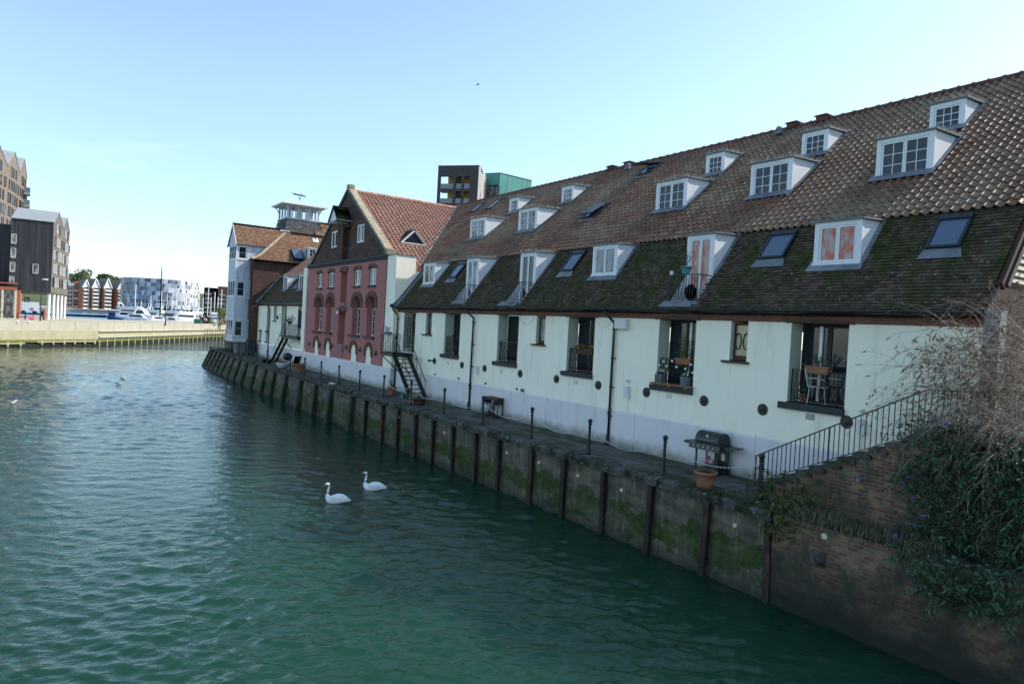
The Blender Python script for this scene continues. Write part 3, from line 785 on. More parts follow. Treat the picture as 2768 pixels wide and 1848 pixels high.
w = MB(); p0, p1 = SP(1.0, 0, 0), SP(2.6, 0, 0)
w.box(p0[0]-.02, p0[1]-.05, p0[2]-.12, p1[0], p1[1]+.02, p0[2]-.02); w.build('fascia', M['white'], ware)
# triangular gablet vent in the red slope
gv = MB(); gx0, gx1, gyy, gz = 18.3, 19.9, 39.15, 8.97; gm_ = (gx0+gx1)/2
gv.mi = 0; gv.face([(gx0+.1, gyy, gz), (gx1-.1, gyy, gz), (gm_, gyy, gz+.72)])
gv.mi = 1
for s in (-1, 1):
    e = (gm_ + s*.85, gyy-.06, gz-.04); a = (gm_, gyy-.06, gz+.78)
    gv.bar(e, a, .06, .11)
gv.mi = 2
for s in (-1, 1):
    e = gm_ + s*.95
    gv.face([(e, gyy-.12, gz-.08), (gm_, gyy-.12, gz+.86), (gm_, gyy+1.25, gz+.86), (e, gyy+.0, gz-.0)])
gv.mi = 3
for k in range(5): gv.box(gx0+.22+.14*k, gyy-.03, gz+.05+.12*k, gx1-.22-.14*k, gyy-.005, gz+.10+.12*k)
gv.mi = 1; gv.box(gx0-.1, gyy-.1, gz-.09, gx1+.1, gyy-.02, gz-.03)
gv.build('roof_gablet', [M['int'], M['white'], M['pantile'], M['black']], ware)
# hoist house
hx = XP - .95
w = MB(); w.mi = 0
w.face([(hx, 43.42, 10.42), (hx, 45.05, 10.42), (hx, 44.24, 11.32)])
w.mi = 1
for s, ye in ((-1, 43.32), (1, 45.15)):
    w.hexa([(hx-.1, ye, 10.30), (XP, ye, 10.30), (XP, 44.24, 11.34), (hx-.1, 44.24, 11.34), (hx-.1, ye, 10.38), (XP, ye, 10.38), (XP, 44.24, 11.42), (hx-.1, 44.24, 11.42)])
w.mi = 2
w.bar((hx-.04, 43.38, 10.36), (XP, 43.38, 10.36), .1, .12); w.bar((hx-.04, 45.08, 10.36), (XP, 45.08, 10.36), .1, .12)
w.bar((hx-.1, 44.24, 10.36), (XP+.3, 44.24, 10.36), .12, .16)
for k in range(6): w.box(hx-.012, 43.5+.13*k, 10.46+.145*k, hx, 44.98-.13*k, 10.475+.145*k)
w.mi = 3
w.face([(XP-.3, 43.38, 10.36), (XP-.3, 45.08, 10.36), (XP-.3, 44.24, 11.3)])
w.build('hoist_house', [M['white'], M['creamtile'], M['white'], M['int']], ware)
for y, z in ((50.88, 1.97), (48.47, 2.05), (45.98, 2.07), (43.3, 2.1), (40.91, 2.1), (38.47, 2.02)):
    w = MB(); w.lathe(XP, y, [(.18,0),(.18,-.02),(.1,-.04),(.05,-.08),(0,-.08)], 16, 'x', z); w.build('tie_plate', M['black'], ware)
w = MB(); w.lathe(XP-.06, 44.98, [(.14,0),(.14,-.05),(.1,-.09),(0,-.1)], 14, 'x', 4.37); w.build('round_lamp', M['white'], ware)
w = MB(); w.box(XP-.12, 43.9, 1.72, XP, 44.12, 2.05); w.box(XP-.1, 43.98, 1.45, XP, 44.08, 1.56); w.build('meter_box', M['greyrender'], ware)
w = MB(); w.tube([(XP-.03, 37.4, 1.3), (XP-.03, 37.4, 7.6)], .018, 5); w.tube([(XP-.03, 52.0, 1.3), (XP-.03, 52.0, 7.6)], .018, 5); w.build('wall_joint', M['sill'], ware)

# ------------------------------------------------------------------ pale cottage range beyond the warehouse
XC = 17.2
cott = thing('riverside_cottage', 'small cream cottage range between the pink warehouse and the tall brick house', 'building', (XC, 60, 0))
CO = [(64.4, 65.1, 2.5, 4.8), (61.95, 62.85, 3.5, 4.8), (58.95, 60.4, 2.28, 4.8), (54.6, 55.7, 2.38, 4.8), (66.68, 67.5, 1.5, 2.3), (64.5, 65.2, 1.52, 2.3)]
w = MB(); gwall(w, PX(XC), 53.0, 68.2, 1.26, 4.8, CO, .45, 0, 1, False); w.build('front_wall', [M['cream'], M['reveal']], cott)
w = MB(); w.box(XC-.035, 53.0, -.05, XC+.1, 68.2, 1.25); w.build('plinth', M['plinth'], cott)
for i, (a, b, c, d) in enumerate(CO):
    fm, gm = MB(), MB(); sash(fm, gm, PX(XC+.3), a+.02, b-.02, c, d-.02, 1, 1, 1, -.03, .07)
    f = fm.build('slot_window' if i != 2 else 'entrance_door', M['timber'], cott); gm.build('pane', M['glasscurtain'], f)
    w = MB(); w.box(XC-.1, a-.08, c-.1, XC+.3, b+.1, c-.01); w.build('window_sill', M['timber'], cott)
for a, b in ((66.68, 67.5), (64.5, 65.2)): seghead(cott, a, b, 2.32, XC, .16)
w = MB(); w.box(XC-.03, 53, 4.8, XC+.3, 68.2, 4.93); w.build('brick_course', M['orangebrick'], cott)
w = MB(); w.tube([(XC-.28, 53.02, 4.98), (XC-.28, 68.18, 4.98)], .08, 8); w.build('gutter', M['gutter'], cott)
downpipe(cott, XC-.09, 63.9, 4.95, .04, XC-.28)
def SC1(u, v, h):
    b = .12 * max(0, (.8 - v) / .8) ** 2
    return (XC - .3 + v*.62 - .785*h, 53.0 + u, 4.9 + v*.785 + .62*h + b)
w = MB(); plain_tiles(w, SC1, 15.2, 3.6, .12, .22); w.build('lower_roof', M['creamtile'], cott)
w = MB(); w.face([SC1(0,0,-.12), SC1(15.2,0,-.12), SC1(15.2,.8,-.03), SC1(0,.8,-.03)]); w.face([SC1(0,.8,-.03), SC1(15.2,.8,-.03), SC1(15.2,3.6,-.03), SC1(0,3.6,-.03)]); w.build('roof_underlay', M['darkwood'], cott)
def SC2(u, v, h): return (XC + 1.9 + v*.7733 - .6341*h, 48 + u, 7.7 + v*.6341 + .7733*h)
w = MB(); pantiles(w, SC2, 20.2, 8, .36, .3); w.build('upper_roof', M['redpan'], cott)
w = MB(); w.face([SC2(0,0,-.03), SC2(20.2,0,-.03), SC2(20.2,8,-.03), SC2(0,8,-.03)]); w.build('roof_underlay', M['darkwood'], cott)
LC = (4.93 - 1.266*(XC-.3), 1.266)
for y0, y1 in ((61.9, 63.1), (57.3, 58.6)):
    dormer(cott, y0, y1, XC+.85, 6.25, 7.55, LC, 2, 1, 1, 'glass', casing=.14)
rooflight(cott, SC1, 6.4, 7.4, 2.2, 3.3)
w = MB()
for v in range(18):
    p = SC1(15.18, v*.2, .03); q = SC1(15.18, v*.2+.2, .03)
    w.hexa([(p[0], 67.95, p[2]), (p[0], 68.19, p[2]+.02), (q[0], 68.19, q[2]+.02), (q[0], 67.95, q[2]), (p[0], 67.95, p[2]+.05), (p[0], 68.19, p[2]+.22), (q[0], 68.19, q[2]+.22), (q[0], 67.95, q[2]+.05)])
w.build('flashing', M['lead'], cott)
w = MB(); railing(w, (XC-.04, 65.4, 5.2), (XC-.04, 66.6, 5.2), .8, 9, .06); w.bar((XC-.04, 65.4, 6.0), (XC+.6, 65.4, 6.0), .03); w.bar((XC-.04, 66.6, 6.0), (XC+.6, 66.6, 6.0), .03)
w.build('balcony_rail', M['black'], cott)
w = MB(); w.tube([(XC, 60.75, 4.0), (XC-.25, 60.75, 4.05), (XC-.25, 60.75, 3.9)], .02, 5); w.lathe(XC-.25, 60.75, [(.05,-.3),(.11,-.05),(.03,.05),(0,.06)], 8, 'z', 3.9); w.build('wall_lantern', M['black'], cott)

# ------------------------------------------------------------------ tall brick house with white bay and roof lantern
oast = thing('brick_house', 'tall red brick house with a white boarded bay and glazed roof lantern', 'building', (16.55, 70, 0))
OX, OY = 16.55, 68.2
w = MB()
w.face([(OX, OY, .2), (28, OY, .2), (28, OY, 9.42), (OX, OY, 9.42)]); w.face([(OX-.2, OY-.33, 9.12), (28, OY-.33, 9.12), (28, OY+.02, 9.2), (OX-.2, OY+.02, 9.2)]); w.build('side_wall', M['redbrick_x'], oast)
w = MB(); gwall(w, PX(OX), OY, 78, 0, 9.0, [(68.62, 69.75, 5.47, 7.2), (68.75, 69.85, 1.6, 3.35)], .2, 0, None, False); w.build('front_wall', M['redbrick_y'], oast)
w = MB(); w.box(OX-.04, OY-.05, -.1, OX+.35, 78, 1.4); w.build('plinth', M['sill'], oast)
for a, b, c, d in ((68.62, 69.75, 5.47, 7.2), (68.75, 69.85, 1.6, 3.35)):
    fm, gm = MB(), MB(); sash(fm, gm, PX(OX+.1), a, b, c, d, 1, 2, 2, -.04, .1); f = fm.build('sash_window', M['white'], oast); gm.build('pane', M['glass'], f)
w = MB(); w.tube([(OX-.1, OY+.25, 9.0), (OX-.1, OY+.25, .2)], .06, 8); w.build('downpipe', M['gutter'], oast)
# bay
M['bayboard'] = None
def baymat():
    t = NT('weathered_white_boards'); s = t.sep(t.pos())
    fr = t.math('FRACT', t.math('MULTIPLY', t.math('ADD', s[0], s[1]), 3.6))
    col = t.ramp(fr, [(.0, (.30, .33, .38)), (.1, (.62, .65, .70)), (.9, (.66, .69, .74)), (1, (.4, .43, .48))])
    col = t.mix(t.ramp(t.noise(t.pos((3, 3, .5)), 1.2, 6), [(.45, 0), (.75, 1)]), col, (.40, .42, .46))
    return t.out(col, .6, None, .3)
M['bayboard'] = baymat()
BX, BY0, BY1 = 15.24, 69.6, 72.7
bw = [(15.42, 16.2, 9.24, 10.45), (15.42, 16.14, 5.62, 7.02), (15.36, 16.1, 1.76, 3.24)]
w = MB()
gwall(w, PY(BY0), BX, 18.3, 1.45, 10.75, bw, .12, 0, None, False)
gwall(w, PX(BX), BY0, BY1, 1.45, 10.75, [(BY0+.25, BY1-.2, b[2], b[3]+.1) for b in bw], .12, 0, None, False)
w.face([(BX, BY0, 10.75), (BX, BY1+.25, 10.75), (BX, 71.3, 12.65)])
w.build('bay_wall', M['bayboard'], oast)
for a, b, c, d in bw:
    fm, gm = MB(), MB(); sash(fm, gm, PY(BY0+.05), a, b, c, d, 1, 1, 2, -.04, .08); f = fm.build('bay_window', M['white'], oast); gm.build('pane', M['glass'], f)
    fm, gm = MB(), MB(); sash(fm, gm, PX(BX+.05), BY0+.25, BY1-.2, c, d+.1, 3, 1, 2, -.04, .09); f = fm.build('bay_window', M['white'], oast); gm.build('pane', M['glass'], f)
w = MB()
for z in (1.38, 3.36, 5.48, 7.10, 9.12):
    w.box(BX-.05, BY0-.05, z, OX+.3, BY1, z+.10)
w.box(BX-.04, BY0-.04, 1.4, BX+.09, BY0+.1, 10.7); w.box(BX-.02, BY0-.02, 1.2, OX, BY1, 1.38)
w.build('bay_trim', M['white'], oast)
w = MB(); w.bar((BX+.2, BY0+.2, 1.3), (OX+.1, BY0+1.0, .1), .12); w.box(OX-.9, BY0+.2, -.1, OX, BY0+1.0, 1.2); w.build('bay_bracket', M['greyrender'], oast)
# bay roof
rl = math.hypot(71.3-69.35, 12.7-10.6); dy, dz = (71.3-69.35)/rl, (12.7-10.6)/rl
def SB(u, v, h): return (BX - .12 + u, 69.35 + v*dy - dz*h, 10.62 + v*dz + dy*h)
w = MB(); plain_tiles(w, SB, 5.6, rl, .16, .25); w.build('bay_roof', M['oasttile'], oast)
w = MB(); w.face([SB(0,0,-.05), SB(5.6,0,-.05), SB(5.6,rl,-.02), SB(0,rl,-.02)]); w.face([(BX-.12, 71.3, 12.7), (BX+5.4, 71.3, 12.7), (BX+5.4, 73.3, 10.6), (BX-.12, 73.3, 10.6)])
w.bar((BX-.1, 69.35, 10.55), (BX-.1, 71.3, 12.65), .06, .14); w.bar((BX-.1, 73.3, 10.5), (BX-.1, 71.3, 12.65), .06, .14)
w.build('roof_underlay', M['bayboard'], oast)
w = MB(); w.tube([(BX-.1, 71.3, 12.72), (BX+4.5, 71.3, 12.72)], .12, 7); w.build('bay_ridge', M['oasttile'], oast)
# main hipped roof: side facing the bridge rises at 45 deg, with a bell-cast hip
def hipx(v): # left edge along the slope
    return OX - .1 + max(0, v*.7071)*1.13 + .25*max(0, (1.2-v)/1.2)**2*-1
def SO(u, v, h):
    b = .14*max(0, (1.0-v)/1.0)**2
    return (OX - .3 + u, OY - .35 + v*.7071 - .7071*h, 9.08 + v*.7071 + .7071*h + b)
w = MB(); plain_tiles(w, SO, 12, 5.1, .15, .24, lambda u, v: OX-.3+u < hipx(v) + .05); w.build('hip_roof', M['oasttile'], oast)
w = MB()
w.face([SO(.3,0,-.17), SO(12,0,-.17), SO(12,1.1,-.03), SO(1.1,1.1,-.03)]); w.face([SO(1.1,1.1,-.03), SO(12,1.1,-.03), SO(12,5.1,-.03), SO(4.3,5.1,-.03)])
w.face([SO(.1,0,-.05), SO(4.3,5.1,-.05), (OX+4.0, 76, 12.7), (OX-.2, 78, 9.08)])
w.face([(20, 71, 12.6), (28, 71, 12.6), (28, 74, 12.6), (20, 74, 12.6)])
w.build('roof_underlay', M['creamtile'], oast)
w = MB(); w.tube([(hipx(v*.25)+.02, *SO(0, v*.25, .05)[1:]) for v in range(21)], .13, 6); w.build('hip_tiles', M['stone'], oast)
def SO2(u, v, h): return (23.4 + u, 71.2 + v*.6 - .8*h, 12.55 + v*.8 + .6*h)
w = MB(); plain_tiles(w, SO2, 5, 1.9, .16, .25); w.build('rear_roof', M['oasttile'], oast)
w = MB(); w.face([SO2(0,0,-.02), SO2(5,0,-.02), SO2(5,1.9,-.02), SO2(0,1.9,-.02)]); w.tube([(23.4, 72.4, 14.1), (28.4, 72.4, 14.1)], .1, 6); w.build('rear_ridge', M['oasttile'], oast)
rooflight(oast, SO, 20.33-OX+.3, 21.3-OX+.3, .5, 2.2, .0, False)
w = MB(); w.hexa([SO(20.33-OX+.3,2.1,.15), SO(21.3-OX+.3,2.1,.15), SO(21.3-OX+.3,.5,.35), SO(20.33-OX+.3,.5,.35), SO(20.33-OX+.3,2.1,.2), SO(21.3-OX+.3,2.1,.2), SO(21.3-OX+.3,.5,.40), SO(20.33-OX+.3,.5,.40)]); w.build('open_sash', M['glassblue'], oast)
w = MB(); p = SO(23.25-OX+.3, 4.2, 0); w.tube([(p[0], p[1], p[2]), (p[0], p[1], p[2]+.65)], .055, 8); q = SO(23.0-OX+.3, 3.9, .03)
w.build('vent_pipe', M['black'], oast)
w = MB(); w.face([SO(22.95-OX+.3, 3.85, .04), SO(23.55-OX+.3, 3.85, .04), SO(23.55-OX+.3, 4.45, .04), SO(22.95-OX+.3, 4.45, .04)]); w.build('pipe_flashing', M['white'], oast)
dormer(oast, 67.6, 67.62, 40, 0, .1, UR, 1, 1, 1, spk=False) if False else None
w = MB(); w.box(21.5, 67.5, 9.55, 22.35, 69.2, 10.78); w.box(21.42, 67.42, 10.78, 22.43, 69.3, 10.86)
dm = w.build('dormer', M['board'], oast)
fm, gm = MB(), MB(); sash(fm, gm, PX(21.49), 67.6, 68.6, 9.65, 10.7, 2, 1, 2, -.03, .06); fm.build('window_frame', M['white'], dm); gm.build('pane', M['glass'], dm)
fm, gm = MB(), MB(); sash(fm, gm, PY(67.49), 21.6, 22.25, 9.65, 10.7, 1, 2, 3, -.03, .05); fm.build('window_frame', M['white'], dm); gm.build('pane', M['glass'], dm)
# slate skirt and glazed lantern
SX0, SX1, SY0, SY1, SZ0 = 20.2, 24.35, 71.45, 75.6, 12.6
TX0, TX1, TY0, TY1, SZ1 = 20.55, 23.95, 71.95, 75.2, 14.12
w = MB()
a = [(SX0,SY0,SZ0),(SX1,SY0,SZ0),(SX1,SY1,SZ0),(SX0,SY1,SZ0)]; b = [(TX0,TY0,SZ1),(TX1,TY0,SZ1),(TX1,TY1,SZ1),(TX0,TY1,SZ1)]
def quadtiles(w, p, q, r, s_, rows, cols):
    L = lambda A, B, t: tuple(A[k]+(B[k]-A[k])*t for k in range(3))
    n = (Vector(q)-Vector(p)).cross(Vector(s_)-Vector(p)).normalized()
    if n.z < 0: n = -n
    for j in range(rows):
        t0, t1 = j/rows, (j+1)/rows
        for i in range(cols):
            o = .5*(j % 2); u0, u1 = max(0, (i-o)/cols), min(1, (i+1-o)/cols)
            w.tint = tintv(.7, 1.3, .03)
            P = [L(L(p, s_, t0), L(q, r, t0), u0), L(L(p, s_, t0), L(q, r, t0), u1), L(L(p, s_, t1), L(q, r, t1), u1), L(L(p, s_, t1), L(q, r, t1), u0)]
            lift = n*.02
            P[0] = Vector(P[0])+lift; P[1] = Vector(P[1])+lift
            w.face(P)
    w.tint = (1, 1, 1)
quadtiles(w, a[0], a[1], b[1], b[0], 9, 13); quadtiles(w, a[3], a[0], b[0], b[3], 9, 13); quadtiles(w, a[1], a[2], b[2], b[1], 6, 8); quadtiles(w, a[2], a[3], b[3], b[2], 6, 8)
w.box(SX0-.02, SY0-.02, SZ0-.8, SX1+.02, SY1, SZ0+.0)
w.build('slate_skirt', M['slate'], oast)
lm = MB(); LZ0, LZ1 = 14.12, 15.5
lm.box(TX0-.08, TY0-.08, LZ0-.06, TX1+.08, TY1+.08, LZ0+.08)
lm.box(TX0+.02, TY0+.02, LZ1-.14, TX1-.02, TY1-.02, LZ1+.1)
for t in (0, .333, .667, 1):
    for yy in (TY0+.06, TY1-.06): lm.box(TX0+.02+(TX1-TX0-.2)*t, yy-.07, LZ0, TX0+.18+(TX1-TX0-.2)*t, yy+.07, LZ1)
    for xx in (TX0+.1, TX1-.1): lm.box(xx-.07, TY0+.0+(TY1-TY0-.15)*t, LZ0, xx+.07, TY0+.15+(TY1-TY0-.15)*t, LZ1)
for t in range(6):
    x = TX0 + .12 + (TX1-TX0-.24)*(t+.5)/6
    for yy in (TY0+.1, TY1-.1): lm.box(x-.05, yy-.03, LZ0, x+.05, yy+.03, LZ1-.2)
for k in range(8):
    z = LZ0 + .2 + k*.12
    lm.box(TX0+.1, TY1-.12, z, TX1-.1, TY1-.10, z+.02)
for (x, y, sx, sy) in ((TX0, TY0, -1, -1), (TX1, TY0, 1, -1), (TX0, TY1, -1, 1), (TX1, TY1, 1, 1)):
    lm.tube([(x, y, LZ1-.55), (x+sx*.12, y+sy*.12, LZ1-.2), (x+sx*.42, y+sy*.42, LZ1+.1)], .06, 5)
M['shadegrey'] = mat('shaded_grey_frame', (.40, .43, .46), .1, 3, .6, .05, 20)  # the lantern's blue-grey shade is put into the frame colour
lm.build('lantern_frame', M['shadegrey'], oast)
w = MB(); E = .62
c0 = [(TX0-E, TY0-E), (TX1+E, TY0-E), (TX1+E, TY1+E), (TX0-E, TY1+E)]
w.box(TX0-E, TY0-E, LZ1+.02, TX1+E, TY1+E, LZ1+.16)
top = ((TX0+TX1)/2, (TY0+TY1)/2, LZ1+.62)
w.mi = 1
for i in range(4):
    j = (i+1) % 4; w.face([(*c0[i], LZ1+.165), (*c0[j], LZ1+.165), top])
M['pale'] = mat('pale_lead_roof', (.62, .62, .60), .1, 2, .5, .1, 20)
w.mi = 0
for i in range(4): w.tube([(*c0[i], LZ1+.17), top], .035, 5)
w.build('lantern_roof', [M['white'], M['pale']], oast)
w = MB(); tx, ty, tz = top
w.tube([(tx, ty, tz-.1), (tx, ty, tz+.75)], .02, 5); w.ball((tx, ty, tz+.45), .1, 8)
w.hexa([(tx-.75, ty-.03, tz+.75), (tx+.7, ty-.03, tz+.68), (tx+.7, ty+.03, tz+.68), (tx-.75, ty+.03, tz+.75), (tx-.6, ty-.03, tz+.9), (tx+.55, ty-.03, tz+.80), (tx+.55, ty+.03, tz+.80), (tx-.6, ty+.03, tz+.9)])
w.tube([(tx-.95, ty, tz+.95), (tx-.6, ty, tz+.85)], .03, 4); w.tube([(tx, ty, tz+.8), (tx+.15, ty, tz+1.0), (tx+.3, ty, tz+.8)], .03, 4)
w.build('weather_vane', M['black'], oast)
w = MB(); w.box(16.2, 67.35, 0, 16.85, 68.1, 1.35); w.box(16.17, 67.32, 1.35, 16.88, 68.12, 1.4)
tag(w.build('storage_box', M['sill'], loc=(16.5, 67.7, 0)), 'dark grey storage box against the foot of the brick house', 'box')
# ------------------------------------------------------------------ water, land, quay
ZW = -2.12
def watermat(name, base, sc=1.0, amp=1.0, ripple=False, rough=.03):
    t = NT(name)
    g = t.n('ShaderNodeNewGeometry'); pos = g.outputs['Position']
    rot = R(34)
    def nz(sx, sy, scale, det, rg, dist=.3, r=rot):
        mp = t.n('ShaderNodeMapping', {'Vector': pos, 'Rotation': (0, 0, r), 'Scale': (sx, sy, 1)})
        return t.noise(mp.outputs[0], scale, det, rg, dist)
    big = nz(.5, 1.0, .9*sc, 3, .5)
    mid = nz(.55, 1.0, 2.3*sc, 3, .55, .5, rot+.35)
    mid2 = nz(.55, 1.0, 2.9*sc, 3, .55, .4, rot-.45)
    fine = nz(.5, 1.0, 8*sc, 2, .5, .2)
    gust = t.ramp(t.noise(t.pos((.05, .03, 1)), 2.2, 4), [(.35, .55), (.65, 1.15)])
    h = t.math('ADD', t.math('MULTIPLY', big, .55), t.math('ADD', t.math('MULTIPLY', mid, .28), t.math('MULTIPLY', mid2, .24)))
    h = t.math('ADD', h, t.math('MULTIPLY', fine, .03))
    if ripple: h = t.math('ADD', t.math('MULTIPLY', mid2, .10), t.math('MULTIPLY', fine, .06))
    h = t.math('MULTIPLY', h, gust)
    col = t.mix(t.ramp(t.noise(t.pos(), .12, 4), [(.35, 0), (.65, 1)]), base, mul(base, .8))
    nr = t.bump(h, 1.0, .34*amp)
    t.m.node_tree.nodes['Principled BSDF'].subsurface_method = 'BURLEY'
    return t.out(col, rough, nr, None, None, IOR=1.333, Subsurface_Weight=1.0, Subsurface_Radius=(1.0, 1.0, 1.0), Subsurface_Scale=6.0)
M['river'] = watermat('green_river_water', (.0088, .044, .026), .95, 1.35)
M['dock'] = watermat('dock_water', (.06, .15, .26), .5, .6, False, .25)
M['ripples'] = watermat('rippled_river_water', (.0088, .044, .026), 1.6, .8, True)
import numpy as np
rs = np.random.RandomState(4)
rad = [4.5]
while rad[-1] < 115: rad.append(rad[-1]*1.0044)
rad = np.array(rad); ang = np.arange(R(-34), R(82), .0034)
RR, AA = np.meshgrid(rad, ang, indexing='ij'); XX, YY = RR*np.sin(AA), RR*np.cos(AA)
HH = np.zeros_like(XX)
def lump(sx, sy, p): return np.sin(XX*sx+p)*np.sin(YY*sy+p*2.3) + np.sin(XX*sx*.43-YY*sy*.6+p*1.7)
gust_ = np.clip(.85 + .22*lump(.21, .13, .5) + .14*lump(.6, .37, 2.1), .35, 1.5)
for i in range(64):
    lam = .15*(8.5**rs.rand()); th = R(34) + rs.normal(0, .62); k = 2*np.pi/lam
    s_ = .20*math.sqrt(2/64.)*(1.2 if .22 < lam < .62 else .72)
    wob = .5*np.sin(XX*.31*rs.rand()+YY*.27*rs.rand()+6*rs.rand())
    amp_ = s_*lam/(2*np.pi)*np.clip((lam/(RR*.0044*3.0)) - .25, 0, 1)
    HH += amp_*np.sin(k*(XX*math.sin(th)+YY*math.cos(th)) + 6.28*rs.rand() + wob*1.5)
HH = HH*gust_; HH = HH + .9*np.maximum(HH, 0)**2/.03*.25
nr_, na_ = XX.shape
me = bpy.data.meshes.new('water')
V_ = np.concatenate([np.stack([XX, YY, ZW+HH], -1).reshape(-1, 3), np.array([(-350, -60, ZW-.10), (120, -60, ZW-.10), (120, 420, ZW-.10), (-350, 420, ZW-.10)])])
ii = (np.arange(nr_-1)[:, None]*na_ + np.arange(na_-1)[None]).reshape(-1)
Q_ = np.concatenate([np.stack([ii, ii+na_, ii+na_+1, ii+1], -1), np.array([[nr_*na_, nr_*na_+1, nr_*na_+2, nr_*na_+3]])])
me.vertices.add(len(V_)); me.vertices.foreach_set('co', V_.astype(np.float32).ravel())
me.loops.add(Q_.size); me.loops.foreach_set('vertex_index', Q_.astype(np.int32).ravel())
me.polygons.add(len(Q_)); me.polygons.foreach_set('loop_start', (np.arange(len(Q_))*4).astype(np.int32))
me.polygons.foreach_set('use_smooth', np.ones(len(Q_), bool))
mi_ = np.zeros(len(Q_), np.int32); mi_[-1] = 1; me.polygons.foreach_set('material_index', mi_)
me.materials.append(M['ripples']); me.materials.append(M['river']); me.update(calc_edges=True)
wo = bpy.data.objects.new('water', me); COL.objects.link(wo); wo['kind'] = 'structure'

QX = [(-12, 14.08), (9.4, 14.08), (20, 14.08), (30, 14.06), (38.6, 14.1), (48.6, 14.25), (55, 14.42), (60.8, 14.58), (66, 14.82), (72, 15.15), (77, 15.4), (81.7, 15.62), (83.0, 15.8)]
def interp(T, y):
    for (a, b), (c, d) in zip(T, T[1:]):
        if a <= y <= c: return b + (d-b)*(y-a)/(c-a)
    return T[0][1] if y < T[0][0] else T[-1][1]
qx = lambda y: interp(QX, y)
XBT = [(-12, 14.2), (45, 14.22), (60, 14.28), (73, 14.5), (83, 14.95)]
xb = lambda y: interp(XBT, y)
def pavemat():
    t = NT('mossy_stone_paving'); s = t.sep(t.pos())
    vec = t.comb(s[1], s[0])
    b = t.n('ShaderNodeTexBrick', {'Vector': vec, 'Color1': (0,0,0), 'Color2': (1,1,1), 'Mortar': (0,0,0), 'Scale': 1.0, 'Mortar Size': .022, 'Mortar Smooth': .4, 'Brick Width': .8, 'Row Height': .5})
    col = t.ramp(b.outputs['Color'], [(0, (.085, .085, .075)), (1, (.15, .15, .135))])
    col = t.mix(1, col, t.ramp(t.noise(t.pos(), 4, 6, .7), [(.3, (.6, .6, .6)), (.7, (1.3, 1.3, 1.3))]), 'MULTIPLY')
    moss = t.mix(t.ramp(t.noise(t.pos(), 9, 5), [(.35, 0), (.65, 1)]), (.024, .030, .010), (.060, .070, .022))
    mf = t.math('MAXIMUM', t.math('MULTIPLY', b.outputs['Fac'], .9), t.ramp(t.noise(t.pos((.8, .5, 1)), 1.0, 8, .72), [(.45, 0), (.60, 1)]))
    col = t.mix(mf, col, moss)
    h = t.math('ADD', t.math('MULTIPLY', b.outputs['Fac'], -1), t.math('MULTIPLY', t.noise(t.pos(), 16, 6), 1.2))
    return t.out(col, .9, t.bump(h, .6, .02), .2)
M['paving'] = pavemat()
w = MB(); ys = [-12 + i for i in range(96)]
for a, b in zip(ys, ys[1:]):
    w.face([(qx(a)+.3, a, 0), (17.9, a, 0), (17.9, b, 0), (qx(b)+.3, b, 0)])
w.face([(16.1, 83, 0), (60, 83, 0), (60, 120, -.1), (22, 92, -.1)])
w.build('quay_paving', M['paving'], kind='structure')
M['earth'] = mat('grey_ground', (.12, .115, .10), .2, .5, .95, .2, 8)
w = MB(); w.face([(16.95, 6.5, -.06), (500, 6.5, -.06), (500, 420, -.06), (120, 420, -.06), (22, 92, -.06), (16.95, 83, -.06)])
w.build('ground', M['earth'], kind='structure')

# quay wall: concrete panels between piles
def quaymat():
    t = NT('algae_stained_concrete'); s = t.sep(t.pos())
    base = t.ramp(t.noise(t.pos((1, .6, 2.4)), 1.6, 7, .7), [(.3, (.045, .040, .030)), (.5, (.105, .092, .064)), (.7, (.19, .165, .115))])
    streak = t.ramp(t.noise(t.pos((1, 3.2, .25)), 2.2, 6, .7), [(.5, 0), (.68, 1)])
    base = t.mix(t.math('MULTIPLY', streak, .65), base, (.26, .235, .175))
    zn = t.math('ADD', s[2], t.math('MULTIPLY', t.math('SUBTRACT', t.noise(t.pos((1, .6, 1)), 1.5, 8, .74), .5), 2.6))
    band = t.ramp(t.n('ShaderNodeMapRange', {'Value': zn, 'From Min': -2.4, 'From Max': -.2}).outputs[0], [(0, 0), (.24, .0), (.28, 1), (.60, 1), (.65, 0)])
    algae = t.ramp(t.noise(t.pos(), 6, 6, .7), [(.35, (.014, .030, .005)), (.65, (.055, .080, .014))])
    patch = t.ramp(t.noise(t.pos((1, .55, .9)), 1.1, 6, .7), [(.38, .3), (.52, .97)])
    col = t.mix(t.math('MULTIPLY', band, patch), base, algae)
    spots = t.ramp(t.noise(t.pos((1, 1.6, .7)), 5, 8, .8), [(.58, 0), (.66, 1)])
    col = t.mix(t.math('MULTIPLY', spots, .6), col, (.035, .032, .026))
    dark = t.ramp(t.n('ShaderNodeMapRange', {'Value': t.math('ADD', s[2], t.math('MULTIPLY', t.noise(t.pos(), 3, 5), .35)), 'From Min': -2.0, 'From Max': -1.45}).outputs[0], [(0, 1), (1, 0)])
    col = t.mix(t.math('MULTIPLY', dark, .85), col, (.016, .020, .014))
    return t.out(col, .85, t.bump(t.noise(t.pos((1, 1, 2)), 9, 7, .7), .6, .03), .3)
M['quay'] = quaymat()
M['pile'] = mat('rusty_steel_pile', (.035, .026, .022), .35, 3, .75, .4, 14, c2=(.08, .05, .036), lo=.5, hi=.62, stretch=(1, 1, .4))
M['concpile'] = mat('stained_concrete_pile', (.055, .052, .043), .35, 3, .9, .4, 12, c2=(.022, .034, .010), lo=.42, hi=.55, stretch=(1, 1, .5))
qw = thing('quay_wall', 'algae stained concrete quay wall with piles and a mossy stone coping', 'quay wall', (14.2, 40, ZW))
w = MB(); ys = [9.5 + i*.5 for i in range(147)]
